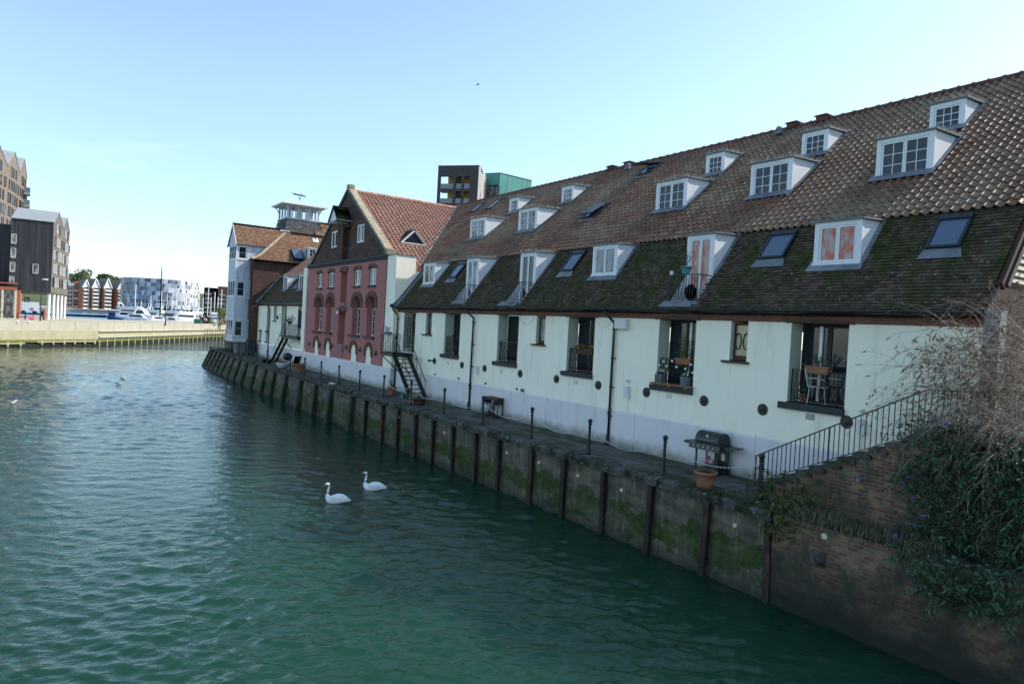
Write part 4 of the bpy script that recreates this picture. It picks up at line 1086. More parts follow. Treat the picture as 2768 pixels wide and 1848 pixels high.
for a, b in zip(ys, ys[1:]):
    for z0, z1, t0, t1 in ((-.22, -1.1, 0, .45), (-1.1, -2.12, .45, 1), (-2.12, -3.2, 1, 1.4)):
        xa0, xa1 = qx(a)+.16 + (xb(a)-qx(a)-.16)*t0, qx(a)+.16 + (xb(a)-qx(a)-.16)*t1
        xb0, xb1 = qx(b)+.16 + (xb(b)-qx(b)-.16)*t0, qx(b)+.16 + (xb(b)-qx(b)-.16)*t1
        w.face([(xa0, a, z0), (xb0, b, z0), (xb1, b, z1), (xa1, a, z1)])
w.face([(qx(82.5)+.16, 82.5, -.22), (15.2, 82.5, -3.2), (22, 92, -3.2), (22, 92, -.22)])
w.build('wall_face', M['quay'], qw)
w = MB(); y = 9.42
while y < 83:
    L = U(1.5, 2.3); y2 = min(83.2, y + L); n = 7
    jx, jz = U(-.02, .02), U(-.012, .02)
    pr = [(0, -.20), (-.02, -.03), (.03, .03), (.46, .045), (.5, -.25)]
    for i in range(n):
        a = y + (y2-y-.012)*i/n; b = y + (y2-y-.012)*(i+1)/n
        for (p, z), (q, z2) in zip(pr, pr[1:] + pr[:1]):
            nz = lambda yy, k: .022*math.sin(yy*3.7+k*2.1) + .012*math.sin(yy*9.1+k)
            w.face([(qx(a)+jx+p+nz(a, p*5+z), a, z+jz+nz(a, 3+p)*.5), (qx(b)+jx+p+nz(b, p*5+z), b, z+jz+nz(b, 3+p)*.5), (qx(b)+jx+q+nz(b, q*5+z2), b, z2+jz+nz(b, 3+q)*.5), (qx(a)+jx+q+nz(a, q*5+z2), a, z2+jz+nz(a, 3+q)*.5)])
    y = y2
w.build('coping', M['coping'], qw)
STEEL = [9.52, 11.3, 13.25, 15.2, 17.1, 18.9, 20.95, 22.6, 24.4, 26.1, 27.8, 29.6, 31.4, 33.6]
CONC = [35.5, 38.9, 41.7, 44.8, 48.3, 51.5, 54.2, 57.6, 60.9, 64.0, 67.0, 70.0, 72.7, 75.0, 77.5, 80, 82]
for y in STEEL:
    w = MB(); q = qx(y)
    k = U(-.10, .10); hw = U(.075, .105); bb_ = U(.0, .05)
    for (a, c, h) in ((-.02, .005, hw), (.005, .16, .014), (.12, .15, hw)):
        w.hexa([(q+a+bb_, y-h+k, -3), (q+c+bb_, y-h+k, -3), (q+c+bb_, y+h+k, -3), (q+a+bb_, y+h+k, -3), (q+a, y-h, -.22), (q+c, y-h, -.22), (q+c, y+h, -.22), (q+a, y+h, -.22)])
    for z in (-.5, -.9, -1.5):
        if U(0, 1) < .6: w.box(q-.035, y-.05+k*.4, z, q-.018, y+.05+k*.4, z+.09)
    w.build('steel_pile', M['pile'], qw)
for y in CONC:
    w = MB(); q, b = qx(y), xb(y); hw = .20
    w.hexa([(b-.42, y-hw, -3), (b+.05, y-hw, -3), (b+.05, y+hw, -3), (b-.42, y+hw, -3), (q-.04, y-hw*.8, -.24), (q+.2, y-hw*.8, -.24), (q+.2, y+hw*.8, -.24), (q-.04, y+hw*.8, -.24)])
    w.build('concrete_pile', M['concpile'], qw)
M['disc'] = mat('cream_marker_disc', (.60, .54, .40), .1, 8, .7, .1, 40)
for y, z in ((20.52, -.63), (18.55, -.6), (16.47, -.62), (29.6, -.58), (27.97, -.66), (31.43, -.57), (14.49, -.63), (10.5, -.6), (25.2, -.62)):
    w = MB(); w.lathe(qx(y)+.15 + .05, y, [(.058, 0), (.058, -.08), (.05, -.10), (.03, -.10), (.028, -.092), (0, -.092)], 16, 'x', z); w.build('marker_disc', M['disc'], qw)
for y in (45.2, 62.3, 39.2):
    w = MB(); w.tube([(qx(y)+.1, y, -.3), (qx(y)-.02, y+.1, -.5), (xb(y)-.1, y+.5, -2.0)], .03, 5); w.build('drain_pipe', M['greyrender'], qw)

# ------------------------------------------------------------------ bollards and chains
BP = [(10.34, 14.92), (13.30, 14.62), (16.62, 14.71), (19.66, 14.64), (23.22, 14.8), (26.31, 14.72), (29.74, 14.79), (32.97, 14.80), (36.0, 14.70), (39.76, 14.91), (43.18, 14.98), (46.73, 15.05), (49.9, 15.0), (53.03, 15.04), (56.49, 15.12), (59.76, 15.13), (64.36, 15.45), (67.9, 15.5), (71.7, 15.67), (75.96, 15.97)]
ORD = ['first', 'second', 'third', 'fourth', 'fifth', 'sixth', 'seventh', 'eighth', 'ninth', 'tenth', 'eleventh', 'twelfth', 'thirteenth', 'fourteenth', 'fifteenth', 'sixteenth', 'seventeenth', 'eighteenth', 'nineteenth', 'twentieth']
w = MB()
w.lathe(0, 0, [(.085, 0), (.085, .05), (.06, .07), (.052, .12), (.046, .5), (.042, .84), (.052, .85), (.056, .875), (.046, .9), (.04, .905), (.04, .955), (.062, .965), (.066, .985), (.045, 1.005), (.03, 1.015)], 14)
w.ball((0, 0, 1.085), .078, 14)
boll = w.build('bollard', M['black'], smooth=False)
for i, (y, x) in enumerate(BP):
    o = boll if i == 0 else boll.copy()
    if i: COL.objects.link(o)
    o.location = (x, y, .0); o.rotation_euler = (U(-.015, .015), U(-.015, .015), U(0, 6))
    lab = ('black ball topped bollard in weeds at the foot of the brick steps' if i == 0 else 'black ball topped bollard on the quay, %s from the brick steps' % ORD[i])
    tag(o, lab, 'bollard', 'ball topped bollards along the quay edge')
M['chain'] = mat('pale_galvanised_chain', (.55, .56, .58), .3, 30, .5, 0)
for i in range(len(BP) - 1):
    (ya, xa), (yb_, xb_) = BP[i], BP[i+1]
    A = Vector((xa, ya + .06, .88)); B = Vector((xb_, yb_ - .06, .88)); sag = [.30, .42, .40, .36, .38, .40, .34][i % 7]
    w = MB(); L = (B - A).length; n = int(L / .052) if i < 9 else 24
    f = lambda t: A.lerp(B, t) - Vector((0, 0, sag*4*t*(1-t)))
    if i < 9:
        for k in range(n):
            p, q = f(k/n), f((k+1)/n); d = (q-p)*.62; c = (p+q)/2
            s1 = Vector((.015, 0, 0)) if k % 2 else Vector((0, 0, .015)); s2 = Vector((0, 0, .006)) if k % 2 else Vector((.006, 0, 0))
            s1 = s1*1.5; s2 = s2*1.6; v = [c-d, c+d, c+s1, c-s1, c+s2, c-s2]
            w.idx(v, [(0,2,4), (0,4,3), (0,3,5), (0,5,2), (1,4,2), (1,3,4), (1,5,3), (1,2,5)])
    else: w.tube([f(k/n) for k in range(n+1)], .014, 4)
    o = w.build('chain', M['chain'] if i < 9 else M['black'], loc=tuple(A))
    tag(o, 'slack chain between the %s and %s bollards from the brick steps' % (ORD[i], ORD[i+1]), 'chain', 'chains slung between the quay bollards')

# ------------------------------------------------------------------ iron stairs to the doors
def ironstair(name, label, x0, x1, yp0, yp1, zp, yfoot, sgn, loc):
    """platform yp0..yp1 at height zp, flight running from the platform end towards yfoot"""
    r = thing(name, label, 'stairs', loc)
    w = MB(); w.box(x0, yp0, zp-.06, x1, yp1, zp-.02); w.box(x0, yp0, zp-.22, x0+.05, yp1, zp); w.box(x0, yp0, zp-.22, x1, yp0+.05, zp); w.box(x0, yp1-.05, zp-.22, x1, yp1, zp)
    for yy in (yp0+.1, yp1-.1): w.bar((x0+.05, yy, zp-.2), (x1, yy, zp-1.15), .05)
    w.build('platform', M['black'], r)
    ys = yp0 if sgn < 0 else yp1
    xs0, xs1 = (x0 + .08, x1 - .25)
    w = MB(); n = 11
    for x in (xs0, xs1): w.bar((x, ys, zp-.1), (x, yfoot, .05), .03, .24, (1, 0, 0)); 
    w.build('stringer', M['black'], r)
    for k in range(n):
        t = (k+.5)/n; y = ys + (yfoot-ys)*t; z = zp*(1-t) - .0
        w = MB(); w.box(xs0, y-.11, z-.02, xs1, y+.11, z+.015); w.build('tread', M['pile'], r)
    w = MB()
    for x in (xs0, xs1):
        w.tube([(x, ys, zp+.92), (x, ys+(yfoot-ys)*.95, .92)], .022, 5)
        for k in range(5):
            t = k/4*.94; y = ys+(yfoot-ys)*t; w.bar((x, y, zp*(1-t)), (x, y, zp*(1-t)+.92), .022)
    w.build('handrail', M['black'], r)
    w = MB()
    railing(w, (x0+.02, yp0, zp), (x0+.02, yp1, zp), .98, int((yp1-yp0)/.12), .05, (-1, 0, 0), .009)
    e = yp1 if sgn < 0 else yp0
    railing(w, (x0+.02, e, zp), (x1, e, zp), .98, max(4, int((x1-x0)/.13)), 0, (0, 1, 0), .009)
    w.build('platform_rail', M['black'], r)
    return r
ironstair('iron_staircase', 'black iron staircase rising to the landing where the green terrace meets the pink warehouse', 15.62, 16.78, 33.85, 35.5, 2.28, 31.5, -1, (16.2, 33.5, 0))
ironstair('iron_staircase', 'black iron staircase with flower pot on its landing, left of the pink warehouse', 16.45, 17.15, 53.2, 57.1, 2.36, 60.3, 1, (16.8, 56.5, 0))

# ------------------------------------------------------------------ brick steps, walls and railing at the near end
bs = thing('brick_steps', 'old red and yellow brick wall carrying stone steps up from the quay', 'steps', (15, 7, 0))
w = MB(); w.box(14.14, -12, -3.2, 14.6, 9.43, -.02); w.build('lower_wall', M['quaybrick'], bs)
w = MB(); w.face([(14.14, -12, -.016), (15.32, -12, .12), (15.32, 10.6, .03), (14.14, 9.43, -.016)]); w.build('earth_ledge', M['coping'], bs)
NS = 13; ST = [(11.0 - .345*k, .172*(k+1)) for k in range(NS)]
w = MB()
for k, (y, z) in enumerate(ST):
    ye = y - .345 if k < NS-1 else -12
    w.face([(15.3, y, -.3), (15.3, ye, -.3), (15.3, ye, z-.07), (15.3, y, z-.07)])
w.build('upper_wall', M['quaybrick'], bs)
M['stepstone'] = mat('dark_stone_step', (.075, .075, .065), .3, 4, .9, .4, 14, c2=(.03, .036, .016))
for k, (y, z) in enumerate(ST):
    w = MB(); ye = y - .40 if k < NS-1 else 0
    w.box(15.24 + U(-.02, .02), ye, z-.10, 16.83, y+.02, z); w.face([(15.31, y-.01, -.1), (16.84, y-.01, -.1), (16.84, y-.01, z-.1), (15.31, y-.01, z-.1)])
    w.build('step', M['stepstone'], bs)
w = MB(); w.tube([(15.35, 8.05, .98), (15.16, 8.05, .97)], .045, 10); w.tube([(15.2, 8.05, .97), (15.155, 8.05, .97)], .036, 10); w.build('drain_pipe', M['greyrender'], bs)
w = MB(); w.box(14.115, 8.1, -.88, 14.15, 8.42, -.55); w.tube([(14.07, 8.25+.10*math.cos(a*.63), -.72+.10*math.sin(a*.63)) for a in range(11)], .02, 6); w.build('mooring_ring', M['coping'], bs)
w = MB(); w.lathe(14.15, 8.15, [(.07,0),(.07,-.03),(.04,-.04),(0,-.04)], 14, 'x', -.2); w.build('marker_disc', M['disc'], bs)
w = MB(); w.box(15.3, -12, 2.0, 40, 6.1, 2.22)
w.build('street', M['earth'], kind='structure')
rl_ = thing('stair_railing', 'black iron railing climbing beside the brick steps in front of the pale wall', 'railing', (15.6, 9, 0))
RX_ = 15.62
RA, RB, RC = (RX_, 11.02, .14), (RX_, 6.95, 2.13), (RX_, 5.85, 2.20)
w = MB()
up = lambda p, h: (p[0], p[1], p[2] + h)
w.bar(up(RA, .80), up(RB, .97), .05, .025); w.bar(up(RB, .97), up(RC, .97), .05, .025); w.build('top_rail', M['black'], rl_)
w = MB(); w.bar(up(RA, .10), up(RB, .07), .04, .02); w.bar(up(RB, .07), up(RC, .07), .04, .02); w.build('bottom_rail', M['black'], rl_)
n = 33
for k in range(n+1):
    t = k/n; p = [RA[i]+(RB[i]-RA[i])*t for i in range(3)]; h = .80 + .17*t
    w = MB(); w.bar((p[0], p[1], p[2] + (.0 if k in (0, 16) else .1) - (.16 if k == 0 else .0)), (p[0], p[1], p[2]+h), .030 if k in (0, 16) else .017); w.build('baluster', M['black'], rl_)
for k in range(1, 10):
    t = k/9; p = [RB[i]+(RC[i]-RB[i])*t for i in range(3)]
    w = MB(); b = .11
    w.tube([(p[0], p[1], p[2]+.07), (p[0]-b*.75, p[1], p[2]+.22), (p[0]-b, p[1], p[2]+.34), (p[0]-b*.5, p[1], p[2]+.48), (p[0], p[1], p[2]+.62), (p[0], p[1], p[2]+.97)], .011, 5, False); w.build('baluster', M['black'], rl_)

# ------------------------------------------------------------------ plants
def leafmat(name, cs, rough=.6):
    t = NT(name)
    a = t.n('ShaderNodeAttribute', attribute_name='tint').outputs['Color']
    return t.out(t.mix(1, cs, a, 'MULTIPLY'), rough, None, .3)
M['leaf'] = leafmat('buddleia_leaf', (.050, .105, .050)); M['leafyel'] = leafmat('mixed_creeper_leaf', (.075, .11, .02)); M['drygrass'] = leafmat('dry_grass', (.13, .12, .065)); M['grass'] = leafmat('green_grass', (.05, .075, .02))
M['twig'] = leafmat('pale_dry_twig', (.36, .285, .225), .8); M['seed'] = leafmat('brown_seed_head', (.16, .095, .05), .9); M['purple'] = leafmat('purple_flower', (.22, .10, .36))
M['treeleaf'] = leafmat('tree_leaf', (.075, .105, .03)); M['bark'] = mat('bark', (.07, .055, .04), .3, 4, .9, .3, 20)
M['terracotta'] = mat('terracotta', (.33, .135, .075), .15, 5, .85, .15, 20, c2=(.38, .22, .15), lo=.5, hi=.7)
M['soil'] = mat('potting_soil', (.03, .022, .016), .3, 20, .95, .4, 40)
M['pinkflower'] = leafmat('pink_flower', (.5, .12, .22)); M['orangeflower'] = leafmat('orange_flower', (.42, .17, .03)); M['whiteflower'] = leafmat('white_flower', (.7, .7, .62))
def leaf(mb, p, d, ln, wd, nrm=None):
    d = Vector(d).normalized(); n = nrm or Vector((U(-1, 1), U(-1, 1), U(.2, 1)))
    s = d.cross(n); s = s.normalized() * wd if s.length > .01 else d.orthogonal() * wd
    p = Vector(p); q = d * ln; dn = Vector((0, 0, -ln*.12))
    b = len(mb.v)
    mb.idx([p, p + q*.45 + s, p + q + dn, p + q*.45 - s, ], [(0, 1, 2, 3)])
def sprays(mb, fm, origin_fn, n, ln, leaves, lw, wd, spread, droop=.5, tl=(.6, 1.4)):
    for _ in range(n):
        p = Vector(origin_fn()); d = Vector((U(-1, .2), U(-1, 1), U(-.5, .9))).normalized()
        d = (d + Vector(spread)).normalized(); L = ln * U(.6, 1.3); pts = [p]; k = 5
        for i in range(k):
            d = (d + Vector((0, 0, -droop*.2))).normalized(); pts.append(pts[-1] + d*L/k)
        if fm is not None: fm.tint = tintv(.6, 1.1); fm.tube(pts, [.007, .006, .005, .004, .003, .002], 3, False)
        for i in range(leaves):
            t = U(.15, 1)*k; j = min(k-1, int(t)); q = pts[j].lerp(pts[j+1], t-j)
            dd = d*.5 + Vector((U(-1, 1), U(-1, 1), U(-.8, .4)))
            mb.tint = tintv(*tl, .18); leaf(mb, q, dd, lw*U(.6, 1.3), wd*U(.7, 1.2))
def plant(name, label, cat, loc): return thing(name, label, cat, loc)

# leafy buddleia hanging down the near brick wall
bd = plant('buddleia_bush', 'dense dark green leafy bush with purple flowers spilling over the brick wall', 'bush', (15.2, 6.3, .5))
lv, st = MB(), MB()
def o1():
    while True:
        y = U(4.2, 7.3); z = U(-.65, 2.25)
        lim = 6.72 - .35*max(0, .8 - z) - (max(0, z-1.9)*.5) + .25*math.sin(z*6)
        if z < -.3 and y > 6.3 + (z+.3)*1.0: continue
        if y < lim:
            x = (15.25 if z > .15 else 14.3) - U(0, .55)
            return (x, y, z)
sprays(lv, st, o1, 1000, .45, 9, .125, .021, (-.35, .1, .1), .8, (.4, 1.5))
sprays(lv, st, lambda: (15.4+U(-.2, .9), U(4.4, 7.2), 2.1+U(-.1, .25)), 260, .45, 9, .12, .021, (-.1, .1, .5), .6, (.4, 1.5))
lv.build('foliage', M['leaf'], bd); st.build('stems', M['bark'], bd)
fl = [(14.7, 6.65, 1.35), (14.6, 6.75, 1.2), (14.5, 6.55, 1.0), (14.9, 7.35, 2.1), (14.35, 6.75, .75), (14.1, 6.3, .55), (13.95, 6.15, -.3), (13.9, 6.05, -.55), (14.0, 6.6, .3), (15.0, 6.5, 2.3), (14.9, 6.2, 2.5), (14.05, 5.9, .05), (14.2, 6.2, .75), (13.95, 6.3, -.75)]
for (x, y, z) in fl:
    y = y - .45 if y > 6.9 else y
    w = MB(); d = Vector((-.5, U(-.3, .8), U(-.2, .5))).normalized()
    for k in range(26):
        t = k/26; w.tint = tintv(.6, 1.4, .1); p = Vector((x, y, z)) + d*.20*t
        leaf(w, p, (U(-1, 1), U(-1, 1), U(-1, 1)), .035*(1.2-t), .014)
    w.build('flower', M['purple'], bd)
# bare dry buddleia arching in from the right
dry = plant('dry_buddleia', 'tangled bare pale twigs with brown seed heads arching in front of the wall', 'bush', (16, 5.0, 1.5))
tw, sd = MB(), MB()
def arch(p, d, L, r, depth, seeds, bend):
    pts = [Vector(p)]; d = Vector(d).normalized(); k = 9
    for i in range(k):
        d = (d + Vector((U(-.24, .24), U(-.24, .24), bend*.10 + U(-.22, .22)))).normalized(); pts.append(pts[-1] + d*L/k)
    tw.tint = tintv(.55, 1.25, .05)
    tw.tube(pts, [r*(1-.75*i/k) for i in range(k+1)], 4 if r > .006 else 3, False)
    if depth:
        for _ in range(4 if depth > 1 else 3):
            j = rnd.randrange(3, k); dd = (pts[j+1]-pts[j]).normalized()
            arch(pts[j], dd*.8 + Vector((U(-.9, .7), U(-.8, .9), U(-.8, .8))), L*U(.3, .5), r*.5, depth-1, seeds*.9, bend*1.2)
    if rnd.random() < seeds:
        dd = (pts[-1]-pts[-2]).normalized()
        for q in range(22):
            sd.tint = tintv(.6, 1.6, .1); leaf(sd, pts[-1] + dd*(.11*q/22), (U(-1, 1), U(-1, 1), U(-1, 1)), .03*(1.1-q/26), .014)
for i in range(54):
    t = U(0, 1)
    arch((15.9 + U(-.5, .8), 5.3 + U(-.8, .5), 1.7 + U(-.6, 1.9)), (U(-.8, .1), U(.1, 1.0), U(-.3, .9)), U(.9, 2.3), .011, 2, .5, -1.0)
for i in range(34):
    arch((15.5 + U(-.5, .5), 5.0 + U(-.6, .6), 1.9 + U(-.5, .9)), (U(-.9, .1), U(-.3, .9), U(-.7, .7)), U(.7, 1.6), .011, 2, .3, -1.0)
for i in range(26):
    arch((15.9 + U(-.4, .6), 5.4 + U(-.5, .7), 2.3 + U(-.3, 1.6)), (U(-.8, .1), U(.2, .9), U(.5, 1.1)), U(1.0, 1.9), .012, 2, .7, -.35)
for i in range(30):
    arch((16.0 + U(-.3, .8), 5.2 + U(-.4, .5), 3.2 + U(-.8, 1.0)), (U(-.5, .2), U(.2, 1.0), U(.4, 1.0)), U(1.2, 2.1), .010, 2, .9, -.7)
for i in range(24):
    arch((15.95 + U(-.3, .4), 5.5 + U(-.5, .4), 2.3 + U(-.7, 2.0)), (U(-.5, .0), 1, U(.0, .7)), U(1.8, 2.8), .012, 2, .30, -.9)
for i in range(34):
    arch((15.9 + U(-.5, .6), 5.2 + U(-.4, .9), 2.6 + U(-.5, 1.6)), (U(-1, .4), U(-.4, 1), U(-.6, .9)), U(.7, 1.5), .010, 2, .2, -.5)
tw.build('twigs', M['twig'], dry); sd.build('seed_heads', M['seed'], dry)
# creeper and weeds at the corner bollard
cr = plant('corner_creeper', 'yellow green creeper tumbling from the quay corner beside the end bollard', 'creeper', (14.6, 9.7, .1))
lv, st = MB(), MB()
def o2():
    t = U(0, 1)
    if t < .45: return (15.2 - U(0, .3), U(8.5, 10.4), U(.05, .75) + .0)
    if t < .8: return (14.2 + U(-.1, .9), U(8.9, 10.0), U(-.05, .3))
    return (14.15, U(8.8, 9.6), U(-.5, 0))
sprays(lv, st, o2, 190, .36, 8, .10, .020, (-.2, -.1, .1), .7, (.5, 1.5))
lv.build('foliage', M['leafyel'], cr); st.build('stems', M['bark'], cr)
def grasstuft(name, label, mm, fn, n, ln, loc, cat='grass', droop=.6, kind='stuff'):
    w = MB()
    for _ in range(n):
        p = Vector(fn()); d = Vector((U(-1, .4), U(-1, 1), U(.0, 1.0))).normalized(); L = ln*U(.5, 1.3)
        s = d.cross(Vector((0, 0, 1))).normalized()*.006; q = p + d*L*.5; e = q + (d + Vector((0, 0, -droop*2))).normalized()*L*.5
        w.tint = tintv(.5, 1.5, .12); w.idx([p-s, p+s, q+s*.8, e, q-s*.8], [(0, 1, 2, 4), (4, 2, 3)])
    o = w.build(name, mm, loc=loc); tag(o, label, cat, None, kind); return o
grasstuft('hanging_grass', 'dry hanging grass on the ledge between the two brick walls', M['drygrass'], lambda: (14.2 + U(-.05, .75), U(6.0, 9.0), U(-.1, .12)), 2600, .42, (14.4, 7.6, 0), droop=1.0)
grasstuft('quay_grass', 'green grass and weeds growing around the end bollard on the quay', M['grass'], lambda: (14.2 + abs(rnd.gauss(0, .35)), U(9.4, 12.2), .02), 1500, .16, (14.6, 10.6, 0), droop=.4)
grasstuft('tip_grass', 'rough grass on the far tip of the quay beneath the white bay', M['grass'], lambda: (U(15.6, 17.0), U(68, 82.5), .0), 2600, .35, (16, 76, 0), droop=.3)
# ------------------------------------------------------------------ things on the quay and the balconies
def pot(name, label, loc, r, h, rim=True, mm='terracotta', plantfn=None, group=None, cat='plant pot'):
    t = thing(name, label, cat, loc, group); x, y, z = loc
    w = MB()
    pr = [(r*.62, 0), (r*.66, .02), (r*.8, h*.4), (r*.93, h*.84)] + ([(r*1.02, h*.85), (r*1.04, h*.97), (r*.95, h)] if rim else [(r, h)]) + [(r*.86, h*.99), (r*.84, h*.88)]
    w.lathe(x, y, pr, 22, 'z', z); w.build('pot', M[mm], t, smooth=True)
    w = MB(); w.lathe(x, y, [(r*.86, h*.89), (0, h*.93)], 14, 'z', z); w.build('soil', M['soil'], t)
    if plantfn: plantfn(t)
    return t
def bushy(t, c, r, n, mm='leaf', ln=.06, wd=.016, name='foliage', tl=(.6, 1.5), sz=1):
    w = MB()
    for _ in range(n):
        d = Vector((rnd.gauss(0, 1), rnd.gauss(0, 1), abs(rnd.gauss(0, 1)))).normalized()*r*U(.3, 1); d.z *= sz
        w.tint = tintv(*tl, .15); leaf(w, Vector(c)+d, d + Vector((U(-.3, .3), U(-.3, .3), U(0, .3))), ln*U(.6, 1.3), wd)
    return w.build(name, M[mm], t)
def stems(t, c, h, n, mm='leaf', name='stems', sp=.12):
    w = MB()
    for _ in range(n):
        w.tint = tintv(.6, 1.2); d = Vector((U(-sp, sp), U(-sp, sp), h*U(.6, 1)))
        w.tube([c, Vector(c)+d*.5, Vector(c)+d+Vector((U(-.05, .05), U(-.05, .05), 0))], .005, 3, False)
        for k in range(5): leaf(w, Vector(c)+d*U(.3, 1), (U(-1, 1), U(-1, 1), U(-.2, .6)), .06, .014)
    return w.build(name, M[mm], t)
pot('terracotta_pot', 'large terracotta pot of green seedlings standing by the quay edge beside the barbecue', (14.50, 11.72, .01), .30, .46, plantfn=lambda t: (bushy(t, (14.50, 11.72, .44), .24, 110, 'grass', .07, .012, sz=.35)))
pot('terracotta_pot', 'pale terracotta pot with thin stems beside the folding chair', (15.15, 48.35, 0), .46, .60, plantfn=lambda t: (bushy(t, (15.15, 48.35, .58), .38, 60, 'grass', .08, .02, sz=.2), stems(t, (15.15, 48.35, .58), .6, 7)))
pot('terracotta_pot', 'terracotta pot with a leafy plant near the downpipe of the green terrace', (15.75, 34.0, 0), .26, .42, plantfn=lambda t: (stems(t, (15.75, 34.0, .4), .55, 14, sp=.25)))
pot('bowl_planter', 'wide brown bowl planter at the foot of the right hand iron stairs', (15.15, 29.55, 0), .36, .34, mm='timber', plantfn=lambda t: (bushy(t, (15.15, 29.55, .33), .25, 50, 'leaf', .07, .02, sz=.6)))
pot('stone_planter', 'low stone planter with yellowing flowers under the folding chair', (15.0, 51.9, 0), .45, .42, False, 'plinth', plantfn=lambda t: (bushy(t, (15.0, 51.9, .42), .35, 90, 'leafyel', .08, .02, sz=.6)))
w = MB(); w.hexa([(15.0, 30.1, 0), (15.25, 30.1, 0), (15.25, 30.35, 0), (15.0, 30.35, 0), (14.95, 29.98, .5), (15.05, 29.98, .5), (15.05, 30.2, .5), (14.95, 30.2, .5)]); w.lathe(15.12, 29.98, [(.17, 0), (.18, .1), (.15, .34), (.10, .36), (.0, .34)], 10)
M['paletimber'] = mat('bleached_log', (.34, .27, .19), .2, 6, .9, .2, 20)
tag(w.build('log', M['paletimber'], loc=(15.1, 30.1, 0)), 'bleached log leaning behind the bowl planter', 'log')
M['greenplastic'] = mat('green_plastic', (.02, .22, .11), .3, 9, .5, .2, 20, c2=(.5, .6, .52), lo=.52, hi=.6)
w = MB()
for k in range(40):
    c = Vector((15.95 + rnd.gauss(0, .14), 32.7 + rnd.gauss(0, .25), U(0, .16))); d = Vector((U(-1, 1), U(-1, 1), U(-.4, .5)))*.16; e = Vector((U(-1, 1), U(-1, 1), U(-.3, .5)))*.12
    w.face([c-d, c+e, c+d, c-e])
tag(w.build('garden_netting', M['greenplastic'], loc=(15.95, 32.7, 0)), 'heap of green plastic netting on the paving by the pot', 'netting')
M['rope'] = mat('blue_green_rope', (.10, .26, .28), .2, 20, .8, 0)
w = MB(); bx_, by_ = 14.91, 39.76
for k in range(3): w.tube([(bx_+.07*math.cos(a*.63), by_+.07*math.sin(a*.63), .55-.12*k+.02*math.sin(a)) for a in range(11)], .018, 5)
w.tube([(bx_-.05, by_, .6), (bx_-.18, by_-.15, .25), (bx_-.36, by_-.42, .05), (bx_-.85, by_-.6, .07), (bx_-.93, by_-.62, -.3), (bx_-.92, by_-.55, -.9)], .018, 5)
w.mi = 1; w.ball((bx_-.6, by_-.5, .09), .13, 8, 1.6, .8, .5)
tag(w.build('mooring_rope', [M['rope'], M['white']], loc=(14.9, 39.7, 0)), 'blue green rope and white float tied to a bollard', 'rope')
# folding chair, round kettle barbecue
M['chairwhite'] = mat('weathered_white_wood', (.38, .37, .35), .12, 8, .7, .1, 30)
def chair(name, label, loc, rz, mm='chairwhite', fold=False, rails=5):
    t = thing(name, label, 'chair', loc); x, y, z = loc
    c, s = math.cos(rz), math.sin(rz)
    F = lambda a, b, h: (x + a*c - b*s, y + a*s + b*c, z + h)
    if fold:
        w = MB()
        for b in (-.26, .26):
            w.bar(F(-.38, b, 0), F(.35, b, .62), .05); w.bar(F(.38, b, 0), F(-.45, b, .60), .05); w.bar(F(-.42, b, .60), F(.42, b, .62), .05)
        w.build('frame', M[mm], t)
        w = MB(); w.hexa([F(-.35, -.26, .36), F(.2, -.26, .30), F(.2, .26, .30), F(-.35, .26, .36), F(-.35, -.26, .39), F(.2, -.26, .33), F(.2, .26, .33), F(-.35, .26, .39)]); w.build('seat', M['slate'], t)
        w = MB(); w.hexa([F(.18, -.26, .3), F(.22, -.26, .3), F(.22, .26, .3), F(.18, .26, .3), F(.55, -.26, 1.05), F(.59, -.26, 1.05), F(.59, .26, 1.05), F(.55, .26, 1.05)]); w.build('backrest', M['slate'], t)
        return t
    for a in (-.2, .2):
        for b in (-.2, .2):
            w = MB(); w.tube([F(a*1.15, b*1.1, 0), F(a, b, .22), F(a*.95, b*.95, .44)], .02, 6); w.build('leg', M[mm], t)
    w = MB(); w.hexa([F(-.24, -.23, .43), F(.23, -.23, .43), F(.23, .23, .43), F(-.24, .23, .43), F(-.24, -.23, .47), F(.23, -.23, .47), F(.23, .23, .47), F(-.24, .23, .47)]); w.build('seat', M[mm], t)
    w = MB()
    w.tube([F(.22, -.23, .45), F(.28, -.24, .75), F(.33, -.16, .93), F(.34, 0, .97), F(.33, .16, .93), F(.28, .24, .75), F(.22, .23, .45)], .022, 6)
    for k in range(rails): b = -.15 + .3*k/(rails-1); w.bar(F(.23, b, .46), F(.33, b, .93), .018)
    for b in (-.25, .25): w.tube([F(.26, b, .68), F(-.1, b*1.05, .68), F(-.22, b, .62), F(-.2, b, .45)], .018, 6)
    w.build('backrest', M[mm], t); return t
chair('folding_chair', 'folding chair with white frame and grey fabric between the quay stairs and pot', (15.5, 50.6, 0), -1.4, fold=True)
kb = thing('kettle_barbecue', 'round black kettle barbecue behind the folding chair', 'barbecue', (15.6, 52.6, 0))
w = MB(); w.ball((15.6, 52.6, .85), .36, 14, 1, 1, .85); w.build('bowl', M['black'], kb, smooth=True)
for a in (0, 2.1, 4.2):
    w = MB(); w.bar((15.6+.3*math.cos(a), 52.6+.3*math.sin(a), 0), (15.6+.2*math.cos(a), 52.6+.2*math.sin(a), .65), .025); w.build('leg', M['black'], kb)
for x, y, r in ((15.35, 58.2, .17), (15.42, 57.0, .2)):
    pot('small_pot', 'small dark blue pot on the quay, %s the left iron staircase' % ('beyond' if r < .18 else 'beside'), (x, y, 0), r, .25, True, 'slate', plantfn=lambda t, x=x, y=y: bushy(t, (x, y, .24), .12, 14, 'leaf', .06, .015))
